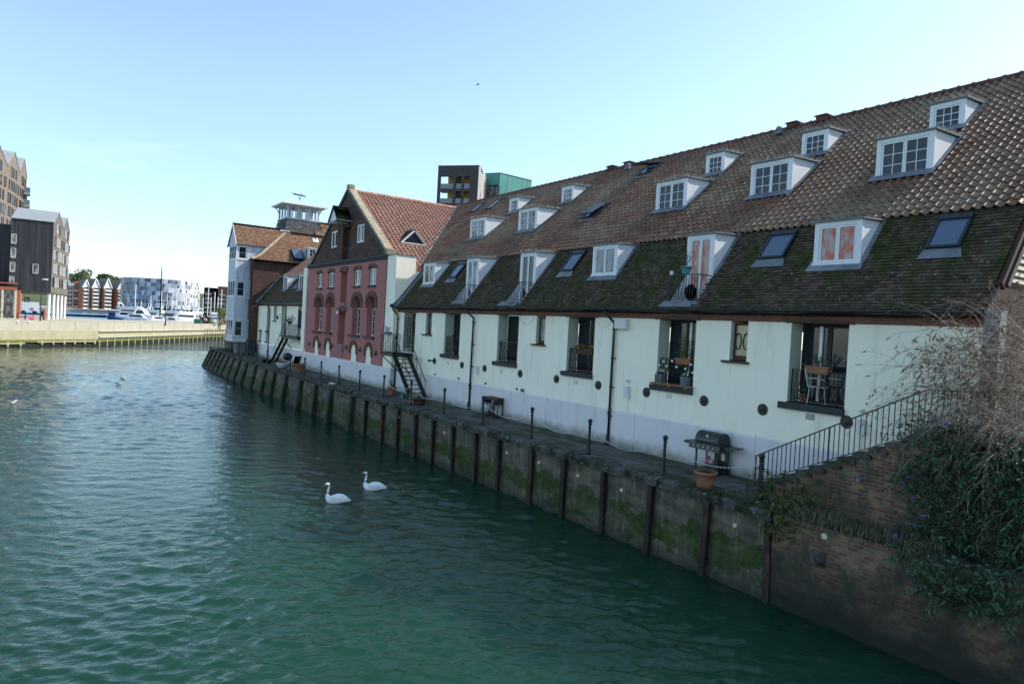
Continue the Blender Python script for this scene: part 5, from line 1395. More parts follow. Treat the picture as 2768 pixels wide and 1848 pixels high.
# gas barbecue
bq = thing('gas_barbecue', 'black gas barbecue with a domed hood standing against the pale wall', 'barbecue', (16.42, 13.1, 0))
M['bbq'] = mat('dark_green_grey_enamel', (.022, .030, .028), .25, 4, .4, .08, 20, spec=.5)
M['steel'] = mat('dull_steel', (.33, .34, .35), .1, 5, .35, 0, metal=.8)
w = MB(); n = 12; prof = [(16.16, .87), (16.15, .93)] + [(16.43 - .28*math.cos(math.pi*i/n*.95), .95 + .27*math.sin(math.pi*i/n*.95)) for i in range(n+1)] + [(16.72, .87)]
w.prism(prof, lambda x, z: (x, 12.68, z), lambda x, z: (x, 13.52, z)); w.build('hood', M['bbq'], bq)
w = MB(); w.tube([(16.16, 12.75, .98), (16.08, 12.8, .99), (16.08, 13.4, .99), (16.16, 13.45, .98)], .014, 6); w.build('hood_handle', M['steel'], bq)
w = MB(); w.lathe(16.19, 13.1, [(.05, 0), (.05, -.015), (0, -.015)], 12, 'x', 1.1); w.build('thermometer', M['steel'], bq)
w = MB(); w.box(16.14, 12.66, .72, 16.74, 13.54, .87); w.build('firebox', M['bbq'], bq)
w = MB(); w.hexa([(16.03, 12.55, .70), (16.14, 12.55, .70), (16.14, 13.65, .70), (16.03, 13.65, .70), (16.07, 12.55, .87), (16.14, 12.55, .87), (16.14, 13.65, .87), (16.07, 13.65, .87)]); w.build('control_panel', M['bbq'], bq)
for k in range(5):
    w = MB(); w.lathe(16.05, 12.75+.175*k, [(.035, 0), (.03, -.03), (0, -.032)], 10, 'x', .785); w.build('knob', M['steel'], bq)
for a, b in ((12.2, 12.64), (13.56, 13.95)):
    w = MB(); w.box(16.18, a, .83, 16.68, b, .86); w.box(16.18, a, .78, 16.2, b, .83); w.build('side_shelf', M['bbq'], bq)
for x in (16.2, 16.68):
    for y in (12.72, 13.48):
        w = MB(); w.box(x-.022, y-.022, .0 if y > 13 else .07, x+.022, y+.022, .72); w.build('leg', M['bbq'], bq)
w = MB(); w.box(16.18, 12.7, .10, 16.7, 13.5, .13); w.box(16.18, 12.7, .10, 16.2, 13.1, .32); w.box(16.66, 12.7, .13, 16.69, 13.5, .7); w.build('lower_shelf', M['bbq'], bq)
for x in (16.22, 16.66):
    w = MB(); w.lathe(x, 12.68, [(.02,-.02),(.075,-.02),(.075,.02),(.02,.02)], 14, 'y', .075); w.build('wheel', M['gutter'], bq)
w = MB(); w.box(16.62, 13.15, .35, 16.64, 13.4, .6); w.box(16.62, 12.78, .4, 16.64, 12.9, .6); w.build('label_plate', M['plinth'], bq)
M['bag'] = mat('red_white_plastic_bag', (.5, .07, .08), .2, 8, .45, .3, 14, c2=(.55, .58, .65), lo=.48, hi=.54)
w = MB(); w.ball((16.40, 13.12, .27), .15, 12, .8, 1, 1); w.v = [(x+.02*math.sin(z*60), y+.03*math.sin(x*50+z*30), z) for x, y, z in w.v]; w.bar((16.4, 13.15, .38), (16.4, 13.2, .48), .1, .05)
tag(w.build('charcoal_bag', M['bag'], loc=(16.4, 13.1, .13)), 'crumpled red, white and blue bag on the lower shelf of the gas barbecue', 'bag')
# bar table with stools under it
bt = thing('bar_table', 'narrow black framed bar table against the pale plinth', 'table', (16.55, 25.2, 0))
w = MB(); w.box(16.3, 24.72, .82, 16.8, 25.72, .86); w.build('table_top', M['timber'], bt)
for x in (16.32, 16.78):
    for y in (24.75, 25.69):
        w = MB(); w.box(x-.02, y-.02, 0, x+.02, y+.02, .82); w.build('leg', M['black'], bt)
w = MB()
for x in (16.32, 16.78): w.box(x-.012, 24.75, .04, x+.012, 25.69, .07); w.box(x-.012, 24.75, .75, x+.012, 25.69, .80)
for y in (24.75, 25.69): w.box(16.32, y-.012, .04, 16.78, y+.012, .07); w.box(16.32, y-.012, .58, 16.78, y+.012, .78)
w.build('frame', M['black'], bt)
for k, y in enumerate((25.0, 25.42)):
    st_ = thing('bar_stool', 'black stool with pale padded seat under the bar table, %s' % ('nearer the barbecue' if k == 0 else 'nearer the iron stairs'), 'stool', (16.45, y, 0), 'stools under the bar table')
    w = MB(); w.box(16.28, y-.16, .52, 16.64, y+.16, .60); w.build('seat', M['greyrender'], st_)
    for x in (16.31, 16.61):
        for yy in (y-.13, y+.13):
            w = MB(); w.box(x-.014, yy-.014, 0, x+.014, yy+.014, .52); w.build('leg', M['black'], st_)
    w = MB(); w.box(16.3, y-.14, .15, 16.62, y-.12, .17); w.box(16.3, y+.12, .15, 16.62, y+.14, .17); w.build('footrest', M['black'], st_)
# balcony things
def trough(label, x, y0, y1, z, mm='terracotta', fl=None, n=60, stem=None):
    t = thing('window_box', label, 'planter', (x, (y0+y1)/2, z))
    w = MB(); w.hexa([(x-.09, y0+.03, z), (x+.09, y0+.03, z), (x+.09, y1-.03, z), (x-.09, y1-.03, z), (x-.12, y0, z+.17), (x+.12, y0, z+.17), (x+.12, y1, z+.17), (x-.12, y1, z+.17)]); w.box(x-.13, y0-.01, z+.17, x+.13, y1+.01, z+.20); w.build('box', M[mm], t)
    w = MB()
    for _ in range(n):
        w.tint = tintv(.5, 1.5, .15); p = (x+U(-.13, .13), U(y0-.05, y1+.05), z+.18+U(0, .12)); leaf(w, p, (U(-1, 1), U(-1, 1), U(0, 1)), .09, .022)
    w.build('foliage', M['leaf'], t)
    if fl:
        w = MB()
        for _ in range(n):
            w.tint = tintv(.5, 1.5, .15); p = (x+U(-.17, .17), U(y0-.08, y1+.08), z+.20+U(-.05, .16)); leaf(w, p, (U(-1, 1), U(-1, 1), U(-1, 1)), .06, .03)
        w.build('flowers', M[fl], t)
    if stem: stems(t, (x, (y0+y1)/2, z+.18), stem, 12, 'grass', 'stems', .22)
    return t
trough('long terracotta trough on the balcony rail nearest the brick steps', D+.16, 9.95, 10.62, 3.18, n=20, stem=.4)
trough('orange trough on the balcony rail strung with white globe lights', D+.22, 14.6, 15.25, 3.08, n=8)
trough('window box full of orange flowers on the balcony rail near the drooping cable', D+.14, 19.2, 20.2, 3.1, 'timber', 'orangeflower', 150)
trough('blue grey window box on the landing rail of the right iron stairs', 15.66, 34.4, 35.2, 3.2, 'lead', n=10, stem=.35)
for y, k in ((15.72, 'left'), (14.62, 'right')):
    t = thing('square_planter', 'square grey planter of white flowers on the balcony sill, %s end of the globe lights' % k, 'planter', (D+.0, y, 2.42))
    w = MB(); w.hexa([(D-.11, y-.11, 2.42), (D+.11, y-.11, 2.42), (D+.11, y+.11, 2.42), (D-.11, y+.11, 2.42), (D-.13, y-.14, 2.70), (D+.13, y-.14, 2.70), (D+.13, y+.14, 2.70), (D-.13, y+.14, 2.70)])
    for q in range(6): w.box(D-.135, y-.12+.045*q, 2.43, D-.11, y-.10+.045*q, 2.69)
    w.build('box', M['lead'], t)
    bushy(t, (D, y, 2.70), .16, 70, 'leaf', .06, .022, sz=.7); bushy(t, (D, y, 2.76), .14, 14, 'whiteflower', .05, .03, 'flowers', sz=.7)
gl = thing('globe_light_string', 'string of white globe lights hung along the balcony rail above grey planters', 'string lights', (D+.1, 15.1, 3.1))
gp_ = [(15.85, 2.98), (15.66, 3.12), (15.52, 2.98), (15.30, 3.16), (15.10, 2.98), (14.72, 2.95), (14.52, 3.10), (14.42, 2.86)]
for y, z in gp_:
    w = MB(); w.ball((D+.05, y, z), .045, 10); w.build('globe', M['white'], gl, smooth=True)
w = MB(); w.tube([(D+.07, y, z+.05) for y, z in gp_], .006, 4); w.build('cable', M['black'], gl)
w = MB(); w.box(D-.16, 14.3, 2.37, D+.1, 16.05, 2.39); w.box(D-.16, 14.3, 2.40, D-.09, 16.05, 2.42); w.box(D-.03, 14.3, 2.40, D+.04, 16.05, 2.42)
for y in (14.5, 15.2, 15.95): w.box(D-.165, y-.04, 2.32, D+.05, y+.04, 2.37)
M['newwood'] = mat('pale_new_timber', (.30, .17, .075), .15, 6, .7, .1, 25)
tag(w.build('timber_slats', M['newwood'], loc=(D, 15.1, 2.35)), 'pale timber slat rack lying on the balcony sill under grey planters', 'slats')
bp = pot('bamboo_pot', 'bamboo plant in a pot on the balcony with globe lights', (D+.34, 15.0, 2.40), .14, .3)
w = MB()
for _ in range(300):
    h = U(.35, 1.55); w.tint = tintv(.6, 1.6, .15); leaf(w, (D+.34+rnd.gauss(0, .09), 15.0+rnd.gauss(0, .13), 2.4+h), (U(-1, 1), U(-1, 1), U(-.6, .7)), .13, .012)
for _ in range(6): w.tint = (.8, .9, .4); w.tube([(D+.34, 15.0, 2.65), (D+.34+U(-.1, .1), 15.0+U(-.1, .1), 3.85)], .006, 4)
w.build('foliage', M['leafyel'], bp)
chair('garden_chair', 'ornate white metal chair on the balcony nearest the brick steps', (D+.33, 10.35, 2.37), 1.9)
pot('small_pot', 'small terracotta pot beside the white chair on the balcony', (D+.27, 10.75, 2.37), .12, .22, plantfn=lambda t: bushy(t, (D+.27, 10.75, 2.58), .16, 50, 'leaf', .09, .025))
tb = thing('balcony_table', 'grey round topped table behind the rail of the nearest balcony', 'table', (D+.34, 9.82, 2.37))
w = MB(); w.lathe(D+.34, 9.82, [(0, .70), (.26, .70), (.26, .73), (0, .73)], 18, 'z', 2.37); w.build('table_top', M['greyrender'], tb)
w = MB(); w.tube([(D+.34, 9.82, 2.37), (D+.34, 9.82, 3.08)], .03, 8); w.build('leg', M['black'], tb)
chair('garden_chair', 'black curved metal chair on the balcony beside the iron stairs', (D+.33, 29.6, 2.49), 2.6, 'black')
tp = pot('green_pot', 'green glazed pot with a shrub on the rooftop balcony with painted orange reflections', (D-.05, 14.85, 5.95), .17, .26, True, 'rope', plantfn=lambda t: stems(t, (D-.05, 14.85, 6.2), .55, 12, sp=.16))
w = MB(); w.lathe(D-.04, 15.46, [(.05, 0), (.06, .13), (.05, .13), (.04, .02), (0, .02)], 12, 'z', 5.95); tag(w.build('white_cup', M['white'], loc=(D-.04, 15.46, 5.95)), 'white cup on the corner of the rooftop balcony rail', 'cup')
w = MB(); w.ball((D+.28, 14.9, 5.4), .2, 10, 1, 1, 1.4); tag(w.build('fabric_bundle', M['slate'], loc=(D+.28, 14.9, 5.12)), 'dark covered bundle inside the rooftop balcony with painted orange reflections', 'bundle')
hb = thing('flower_basket', 'basket of pink flowers on the rail of the left iron staircase', 'flowers', (16.5, 55.6, 3.3))
w = MB(); w.lathe(16.5, 55.6, [(.08, 0), (.26, .22), (.28, .24), (.22, .22)], 12, 'z', 3.3); w.build('basket', M['timber'], hb)
bushy(hb, (16.5, 55.6, 3.5), .45, 130, 'leaf', .10, .03, sz=.9); bushy(hb, (16.5, 55.6, 3.6), .48, 90, 'pinkflower', .08, .035, 'flowers', sz=.9)
M['cloth'] = mat('dark_purple_cloth', (.05, .035, .06), .3, 6, .9, .2, 15)
w = MB()
for i in range(10):
    a, b = i/10, (i+1)/10; q = lambda t: .06*math.sin(t*14)
    w.face([(16.75+q(a), 53.2+1.2*a, 4.3+.3*a), (16.75+q(b), 53.2+1.2*b, 4.3+.3*b), (16.75+q(b), 53.2+1.2*b, 3.05), (16.75+q(a), 53.2+1.2*a, 3.05)])
tag(w.build('hanging_cloth', M['cloth'], loc=(16.75, 53.8, 3.05)), 'dark purple cloth hung to dry above the left iron stairs', 'cloth')
# end gate at the tip of the quay
eg = thing('quay_fence', 'black metal fence reaching over the water at the far tip of the quay', 'fence', (16.6, 84, 0))
w = MB()
for a, b in (((15.25, 83.3), (18.2, 85.6)),):
    n = 9
    for i in range(n+1):
        x, y = a[0]+(b[0]-a[0])*i/n, a[1]+(b[1]-a[1])*i/n; w.bar((x, y, -.2 if i < 4 else 0), (x, y, 2.0), .04)
    for z in (1.98, 1.45, 1.0, -.15): w.bar((*a, z), (*b, z), .04)
w.build('rails', M['black'], eg)

# ------------------------------------------------------------------ swans and gulls
M['swan'] = mat('white_feathers', (.80, .80, .78), .05, 9, .7, .15, 30)
M['beak'] = mat('orange_beak', (.45, .14, .03), .1, 9, .5, 0)
def loft(mb, rings, n=12):
    vs = []; fs = []
    for c, d, ry, rz in rings:
        d = Vector(d).normalized(); s = d.cross(Vector((0, 0, 1)))
        s = s.normalized() if s.length > .05 else Vector((0, 1, 0)); u = s.cross(d)
        for k in range(n):
            a = 2*math.pi*k/n; vs.append(Vector(c) + s*ry*math.cos(a) + u*rz*math.sin(a))
    m = len(rings)
    for i in range(m-1):
        for k in range(n): fs.append((i*n+k, i*n+(k+1) % n, (i+1)*n+(k+1) % n, (i+1)*n+k))
    fs.append(tuple(range(n-1, -1, -1))); fs.append(tuple((m-1)*n+k for k in range(n)))
    mb.idx(vs, fs)
def swan(label, loc, rz, headturn=0, low=False):
    # built along -x in local space: chest towards -x, tail towards +x
    t = thing('swan', label, 'swan', loc, 'mute swans on the water'); x, y, z = loc
    ch, sh = math.cos(headturn), math.sin(headturn)
    T = lambda p: (x+p[0], y+p[1], z+p[2])
    hx_, hz = -.30, .62
    body = [((.50, 0, .13), (-1, 0, .0), .012, .008), ((.42, 0, .12), (-1, 0, 0), .06, .025), ((.30, 0, .13), (-1, 0, .1), .13, .07), ((.14, 0, .12), (-1, 0, .1), .19, .13), ((-.02, 0, .11), (-1, 0, 0), .205, .155), ((-.16, 0, .10), (-1, 0, .1), .175, .15), ((-.25, 0, .12), (-1, 0, .5), .125, .125), ((-.30, 0, .19), (-.5, 0, 1), .075, .085), ((-.315, 0, .27), (-.1, 0, 1), .05, .055), ((-.305, 0, .36), (.12, 0, 1), .038, .042), ((-.285, 0, .45), (.2, 0, 1), .033, .036), ((-.268, 0, .53), (.1, 0, 1), .032, .034), ((-.268, 0, .59), (-.3, 0, 1), .034, .036)]
    hp = Vector((-.268, 0, .59))
    hd = Vector((-ch, sh, 0))
    head = [(hp + hd*.02 + Vector((0, 0, .035)), hd + Vector((0, 0, .6)), .036, .036), (hp + hd*.06 + Vector((0, 0, .045)), hd, .038, .036), (hp + hd*.10 + Vector((0, 0, .032)), hd + Vector((0, 0, -.4)), .032, .030), (hp + hd*.135 + Vector((0, 0, .016)), hd + Vector((0, 0, -.4)), .020, .020)]
    w = MB(); loft(w, [(T(c), d, a, b) for c, d, a, b in body + head], 14)
    b = w.build('body', M['swan'], t, smooth=True)
    for s in (-1, 1):
        w = MB()
        rr = [((-.16, s*.13, .17), (1, 0, .2), .03, .07), ((-.02, s*.17, .19), (1, 0, .05), .05, .10), ((.16, s*.15, .19), (1, 0, -.08), .045, .095), ((.32, s*.08, .17), (1, 0, -.12), .03, .06), ((.46, s*.03, .14), (1, 0, -.1), .008, .015)]
        loft(w, [(T(c), d, a, b_) for c, d, a, b_ in rr], 10); w.build('wing', M['swan'], t, smooth=True)
    w = MB(); e = hp + hd*.13 + Vector((0, 0, .018))
    loft(w, [(T(e), hd + Vector((0, 0, -.4)), .019, .018), (T(e + hd*.05 + Vector((0, 0, -.022))), hd + Vector((0, 0, -.4)), .015, .010), (T(e + hd*.085 + Vector((0, 0, -.04))), hd, .010, .004)], 8); w.build('beak', M['beak'], t)
    w = MB(); w.ball(T(e + Vector((0, 0, .022))), .014, 8); w.ball(T(hp + hd*.10 + Vector((-hd.y*.03, hd.x*.03, .042))), .007, 6); w.ball(T(hp + hd*.10 + Vector((hd.y*.03, -hd.x*.03, .042))), .007, 6); w.build('face_mark', M['black'], t)
    t.rotation_euler.z = rz
    return t
swan('white swan with tall upright neck, the one swimming nearer the camera', (8.22, 21.6, ZW-.03), R(-40), R(-38))
swan('white swan with bent head and orange beak, swimming nearer the quay wall', (10.02, 22.75, ZW-.03), R(-36), R(12))
def gull(label, loc, rz, s=1.0):
    t = thing('gull', label, 'gull', loc, 'gulls on the water'); x, y, z = loc
    T = lambda p: (x+p[0]*s, y+p[1]*s, z+p[2]*s)
    w = MB(); loft(w, [(T(c), d, a*s, b*s) for c, d, a, b in [((.24, 0, .10), (-1, 0, 0), .01, .006), ((.12, 0, .08), (-1, 0, 0), .05, .035), ((0, 0, .06), (-1, 0, 0), .075, .06), ((-.09, 0, .07), (-1, 0, .3), .06, .055), ((-.13, 0, .12), (-.5, 0, 1), .035, .035), ((-.15, 0, .155), (-.8, 0, .5), .033, .032), ((-.19, 0, .155), (-1, 0, 0), .02, .02)]], 10)
    w.build('body', M['swan'], t, smooth=True)
    w = MB()
    for k in (-1, 1): loft(w, [(T(c), (1, 0, 0), a*s, b*s) for c, a, b in [((-.06, k*.05, .09), .02, .035), ((.06, k*.055, .10), .025, .035), ((.26, k*.015, .115), .006, .006)]], 8)
    w.build('wing', M['greyrender'], t, smooth=True)
    w = MB(); w.bar(T((-.19, 0, .152)), T((-.24, 0, .145)), .014*s); w.build('beak', M['beak'], t)
    t.rotation_euler.z = rz
    return t
gull('white gull floating alone by itself on the open water at far left', (-1.29, 49.4, ZW), R(170), 1.5)
gull('gull on the open water, nearer one of the close pair', (5.14, 61.0, ZW), R(160), 1.3)
gull('gull on the open water, farther one of the close pair', (5.80, 65.5, ZW), R(165), 1.3)
gull('gull floating at the foot of the far quay piles', (12.76, 58.2, ZW), R(20), 1.3)
fb = thing('flying_bird', 'tiny dark bird flying high in the clear sky', 'bird', (23.6, 40, 20.2))
w = MB(); loft(w, [((23.5, 40, 20.2), (1, 0, 0), .01, .01), ((23.6, 40, 20.2), (1, 0, 0), .03, .03), ((23.72, 40, 20.22), (1, 0, 0), .01, .01)], 8)
for s in (-1, 1): w.face([(23.55, 40, 20.21), (23.68, 40, 20.21), (23.72, 40+s*.1, 20.27), (23.6, 40+s*.17, 20.25)])
w.build('body', M['black'], fb)
# ------------------------------------------------------------------ far bank
M['paleconc'] = mat('pale_sunlit_concrete', (.40, .375, .30), .1, .8, .9, .15, 6, dirt=((.33, .30, .22), (1, 1, .25), .6, .52, .75))
M['yelconc'] = mat('yellowed_concrete', (.37, .335, .22), .12, 1, .9, .15, 6, dirt=((.30, .28, .16), (1, 1, .3), .8, .5, .75))
M['greenalgae'] = mat('green_algae_band', (.12, .15, .035), .3, 2, .9, .2, 6)
M['gapshade'] = mat('dark_gap_shade', (.02, .02, .018), .3, 2, .9, .1, 6)  # near-black colour stands in for shade in the gap behind the piles
A_ = (7.26, 121.9)
def PF(s, z, d=0):      # s along the wall from its change of construction, d>0 behind the wall
    a = math.atan2(37.1, 22.03) if s > 0 else math.atan2(.719, .695)
    return (A_[0] + math.cos(a)*s - math.sin(a)*d, A_[1] + math.sin(a)*s + math.cos(a)*d, z)
# s of the change in construction (7.26,121.9):
SCH = .001
fw = thing('far_quay_wall', 'long pale concrete flood wall with timber fenders across the river', 'quay wall', PF(30, ZW))
w = MB()
s = -63
for k in range(42):
    a, b = s, s + 4.5; g = .04; s = b
    pbox(w, PF, a+g, b-g, .12, 1.36 + (.0 if a > SCH else .03), 0, .45)
pbox(w, PF, -63, 0, .12, 1.25, .03, .43); pbox(w, PF, .001, 120, .12, 1.25, .03, .43)
w.build('parapet', M['paleconc'], fw)
w = MB(); pbox(w, PF, -63, 0, -1.25, .12, -.06, .5); pbox(w, PF, SCH, 120, -1.25, .10, .1, .5); w.build('lower_wall', M['yelconc'], fw)
w = MB(); pbox(w, PF, -63, 0, -1.5, -1.15, -.09, .5); pbox(w, PF, SCH, 120, -1.6, -1.25, .05, .4); w.build('algae_band', M['greenalgae'], fw)
w = MB(); pbox(w, PF, SCH, 120, -.02, .12, -.22, .1); pbox(w, PF, SCH, 120, -.95, -.75, -.25, .2); w.build('waling_ledge', M['paleconc'], fw)
w = MB(); pbox(w, PF, -63, 0, -3, -1.5, .16, .5); pbox(w, PF, .001, 120, -3, -1.5, .16, .5); w.build('dark_backing', M['gapshade'], fw)
s = SCH + .5
while s < 75:
    w = MB(); pbox(w, PF, s-.11, s+.11, -2.25, -.95, .0, .15); w.build('timber_pile', M['yelconc'], fw); s += 2.25
for a, b, z in ((-60, SCH-13, -1.62), (SCH-11, SCH-.5, -1.45)):
    w = MB(); pbox(w, PF, a, b, z-.10, z+.06, -.12, .1)
    q = a + .8
    while q < b: pbox(w, PF, q-.15, q+.1, z-.4, z+.2, -.1, .3); q += 1.9
    w.build('fender_beam', M['yelconc'], fw)
for s in (SCH-29.5, SCH-24, SCH-14.2, SCH-12.5, SCH+8, SCH+13.5, SCH+29, SCH+42):
    w = MB(); p = PF(s, 1.22, -.02); w.ball(p, .15, 8); w.build('marker', M['white'], fw)
w = MB()
pf = [PF(-90, 1.0, .4), PF(.001, 1.0, .4), PF(130, 1.0, .4), PF(130, 1.0, 24), PF(50, 1.0, 24), PF(46, 1.0, 32), PF(42, 1.0, 62), PF(-90, 1.0, 90)]
w.face(pf); q = [(x, y, -3) for x, y, z in pf]
for i in range(3, 7): w.face([pf[i], pf[i+1], q[i+1], q[i]])
w.build('far_quayside', M['paleconc'], kind='structure')
w = MB(); w.face([PF(40, .0, 22), PF(700, .0, 22), (450, 478, 0), (-40, 478, 0), (-60, 240, 0)]); w.build('dock_water', M['dock'], kind='structure')
w = MB(); w.box(-200, 478, -2, 500, 900, 1.6); w.build('far_land', M['paleconc'], kind='structure')
w = MB(); w.face([(450, 700, 1.7), (-150, 700, 1.7), (-150, 900, 26), (450, 900, 26)]); w.build('hill', mat('hill_green', (.07, .09, .04), .3, .05, .95, 0), kind='structure')

# --- dark timber building on white columns
M['blackboard'] = mat('charred_timber_cladding', (.028, .031, .038), .4, 1.6, .8, .2, 6, stretch=(2.2, 2.2, .05), c2=(.05, .053, .06), lo=.45, hi=.6)
M['fartree'] = leafmat('hazy_tree_leaf', (.20, .235, .14))
M['brownboard'] = mat('brown_grey_timber_cladding', (.15, .128, .108), .25, 1.2, .85, .2, 6, stretch=(2, 2, .06), c2=(.11, .09, .075))
M['tanclad'] = mat('tan_brick_cladding', (.185, .15, .125), .12, .6, .9, .1, 4)
M['zinc'] = mat('zinc_roof', (.27, .29, .30), .08, .8, .5, .1, 3, spec=.4)
bb = thing('dark_timber_building', 'dark timber clad block with pitched zinc roofs raised on white columns', 'building', (-2, 155, 1))
def farwin(par, P, a, b, c, d, fr='white', g='glass', dd=-.06, name='window'):
    w = MB(); t = .06
    w.mi = 0; pbox(w, P, a, b, c, c+t*1.6, dd, .0); pbox(w, P, a, b, d-t, d, dd, .0); pbox(w, P, a, a+t, c, d, dd, 0); pbox(w, P, b-t, b, c, d, dd, 0)
    w.mi = 1; w.face([P(a, c, dd*.5), P(b, c, dd*.5), P(b, d, dd*.5), P(a, d, dd*.5)])
    return w.build(name, [M[fr], M[g]], par)
F0 = (1.25, 150.0); F1 = (2.85, 160.5); F2 = (4.25, 170.5)
w = MB(); w.face([(-5.0, 150, 5.9), (F0[0], 150, 5.9), (F0[0], 150, 18.55), (-5.0, 150, 18.55)]); w.face([(-12, 151.5, 6.4), (-4.95, 151.5, 6.4), (-4.95, 151.5, 17.5), (-12, 151.5, 17.5)])
w.face([(-5.0, 150, 5.9), (-5.0, 150, 18.55), (-5.0, 160, 18.55), (-5.0, 160, 5.9)])
w.face([(-12, 151.5, 17.5), (-5, 151.5, 17.5), (-5, 165, 17.5), (-12, 165, 17.5)])
w.build('front_wall', M['blackboard'], bb)
w = MB()
def gface(a, b, ze, za, zb):
    m = ((a[0]+b[0])/2, (a[1]+b[1])/2); w.face([(*a, zb), (*b, zb), (*b, ze), (*m, za), (*a, ze)])
    return m
m1 = gface(F0, F1, 18.6, 21.0, 5.9); m2 = gface(F1, F2, 18.7, 21.2, 5.9)
w.build('gabled_wall', M['brownboard'], bb)
w = MB(); LXB = -6.3
w.face([(F0[0]+.15, 149.8, 18.6), (m1[0]+.1, m1[1], 21.1), (m1[0]+LXB, m1[1]-.2, 21.1), (F0[0]+LXB, 149.8, 18.6)])
w.face([(F1[0]+.1, F1[1], 18.6), (m1[0]+.1, m1[1], 21.1), (m1[0]+LXB, m1[1], 21.1), (F1[0]+LXB, F1[1], 18.6)])
w.face([(F1[0]+.1, F1[1], 18.7), (m2[0]+.1, m2[1], 21.3), (m2[0]+LXB, m2[1], 21.3), (F1[0]+LXB, F1[1], 18.7)])
w.face([(F2[0]+.1, F2[1], 18.7), (m2[0]+.1, m2[1], 21.3), (m2[0]+LXB, m2[1], 21.3), (F2[0]+LXB, F2[1], 18.7)])
w.build('zinc_roof', M['zinc'], bb)
w = MB(); w.box(-12, 150.1, 5.6, 1.3, 170, 5.95); w.face([(-5, 150.3, 5.59), (F0[0], 150.3, 5.59), (4.2, 170, 5.59), (-5, 170, 5.59)]); w.build('underside', M['brownboard'], bb)
for a, b, c, d in ((-4.85, -4.1, 14.1, 15.8), (-4.85, -4.1, 11.6, 13.3), (-4.9, -4.15, 9.1, 10.8), (-4.9, -4.2, 7.0, 8.3), (-1.6, -.75, 9.1, 10.8)):
    farwin(bb, PY(149.95), a, b, c, d, 'white', 'glasscurtain')
def PG2(a, b):
    L = math.hypot(b[0]-a[0], b[1]-a[1]); ux, uy = (b[0]-a[0])/L, (b[1]-a[1])/L
    return (lambda u, v, d=0: (a[0]+ux*u - uy*d, a[1]+uy*u + ux*d, v)), L
for (a, b), us in (((F0, F1), (1.2, 3.6, 6.2, 8.4)), ((F1, F2), (1.2, 3.8, 6.4, 8.6))):
    P, L = PG2(a, b)
    for r in range(5):
        for k, u in enumerate(us):
            if r == 4 and k in (0, 3): continue
            z = 7.0 + r*2.5; farwin(bb, P, u+(r % 2)*.5, u+1.25+(r % 2)*.5, z, z+1.65, 'white' if (r+k) % 3 else 'darkwood', 'glasscurtain' if (r*3+k) % 4 else 'glass', -.12)
for x, y in ((1.0, 150.6), (1.75, 155.0), (2.45, 159.6), (3.15, 164.2), (3.85, 169.5)):
    w = MB(); w.tube([(x, y, .95), (x, y, 5.6)], .27, 10); w.build('column', M['white'], bb)
# red framed kiosk below
kk = thing('red_portal', 'orange red framed glass entrance under the dark timber building', 'entrance', (-5, 147, 1))
M['orangered'] = mat('orange_red_paint', (.36, .10, .06), .1, 2, .7, .05, 8)
w = MB()
w.box(-8, 146, 5.85, -3.65, 146.5, 6.35); w.box(-8, 146.2, 6.9, -3.6, 149.5, 7.1)
w.build('beam', M['orangered'], kk)
w = MB()
for x in (-8, -5.75, -3.95): w.box(x, 146.05, 1.0, x+.3, 146.4, 5.85)
w.build('post', M['disc'], kk)
w = MB(); w.box(-3.62, 146.6, 1.0, -3.15, 149.8, 5.9); w.build('side_wall', M['orangered'], kk)
w = MB(); w.box(-8, 146.6, 1.0, -3.7, 149, 5.85); w.build('glazing', M['glasscurtain'], kk)
# tan gabled block behind
tn = thing('tan_apartment_block', 'tall tan apartment block with saw tooth zinc gables and rows of narrow windows', 'building', (-6, 175, 1))
TP = [(-9.6, 163.0), (-6.65, 173.5), (-4.95, 184.0), (-3.85, 193.5)]
w = MB(); mids = []
for i, (a, b) in enumerate(zip(TP, TP[1:])):
    m = ((a[0]+b[0])/2+.05, (a[1]+b[1])/2); mids.append(m)
    ze = (31.0, 31.5, 32.2)[i]; za = ze + 3.6
    w.face([(*a, 1), (*b, 1), (*b, ze), (*m, za), (*a, ze)])
w.face([(*TP[0], 1), (*TP[0], 31), (-30, 163, 31), (-30, 163, 1)])
w.build('gabled_wall', M['tanclad'], tn)
w = MB()
for i, (a, b) in enumerate(zip(TP, TP[1:])):
    m = mids[i]; ze = (31.0, 31.5, 32.2)[i]; za = ze + 3.65
    for e in (a, b): w.face([(e[0]+.1, e[1], ze), (m[0]+.1, m[1], za), (m[0]-12, m[1]-1, za), (e[0]-12, e[1]-1, ze)])
w.build('zinc_roof', M['zinc'], tn)
for i, (a, b) in enumerate(zip(TP, TP[1:])):
    P, L = PG2(a, b)
    for r in range(5):
        for k in range(5):
            z = 18.6 + r*2.75; u = .7 + k*1.95 + (.6 if r % 2 else 0)
            if r == 4 and k in (0, 4): continue
            farwin(tn, P, u, u+(1.0 if (k+r) % 3 else .6), z, z+2.0, 'darkwood', 'glass' if (k*2+r) % 3 else 'glasscurtain', -.12)
for z in (25.2, 28.0):
    w = MB(); w.box(-4.2, 189.5, z, -3.05, 192.5, z+.55); w.build('balcony', M['zinc'], tn)
    w = MB(); w.box(-3.12, 189.5, z+.55, -3.07, 192.5, z+1.6); w.box(-4.1, 189.5, z+.55, -3.07, 189.55, z+1.6); w.build('balcony_glass', M['glassblue'], tn)

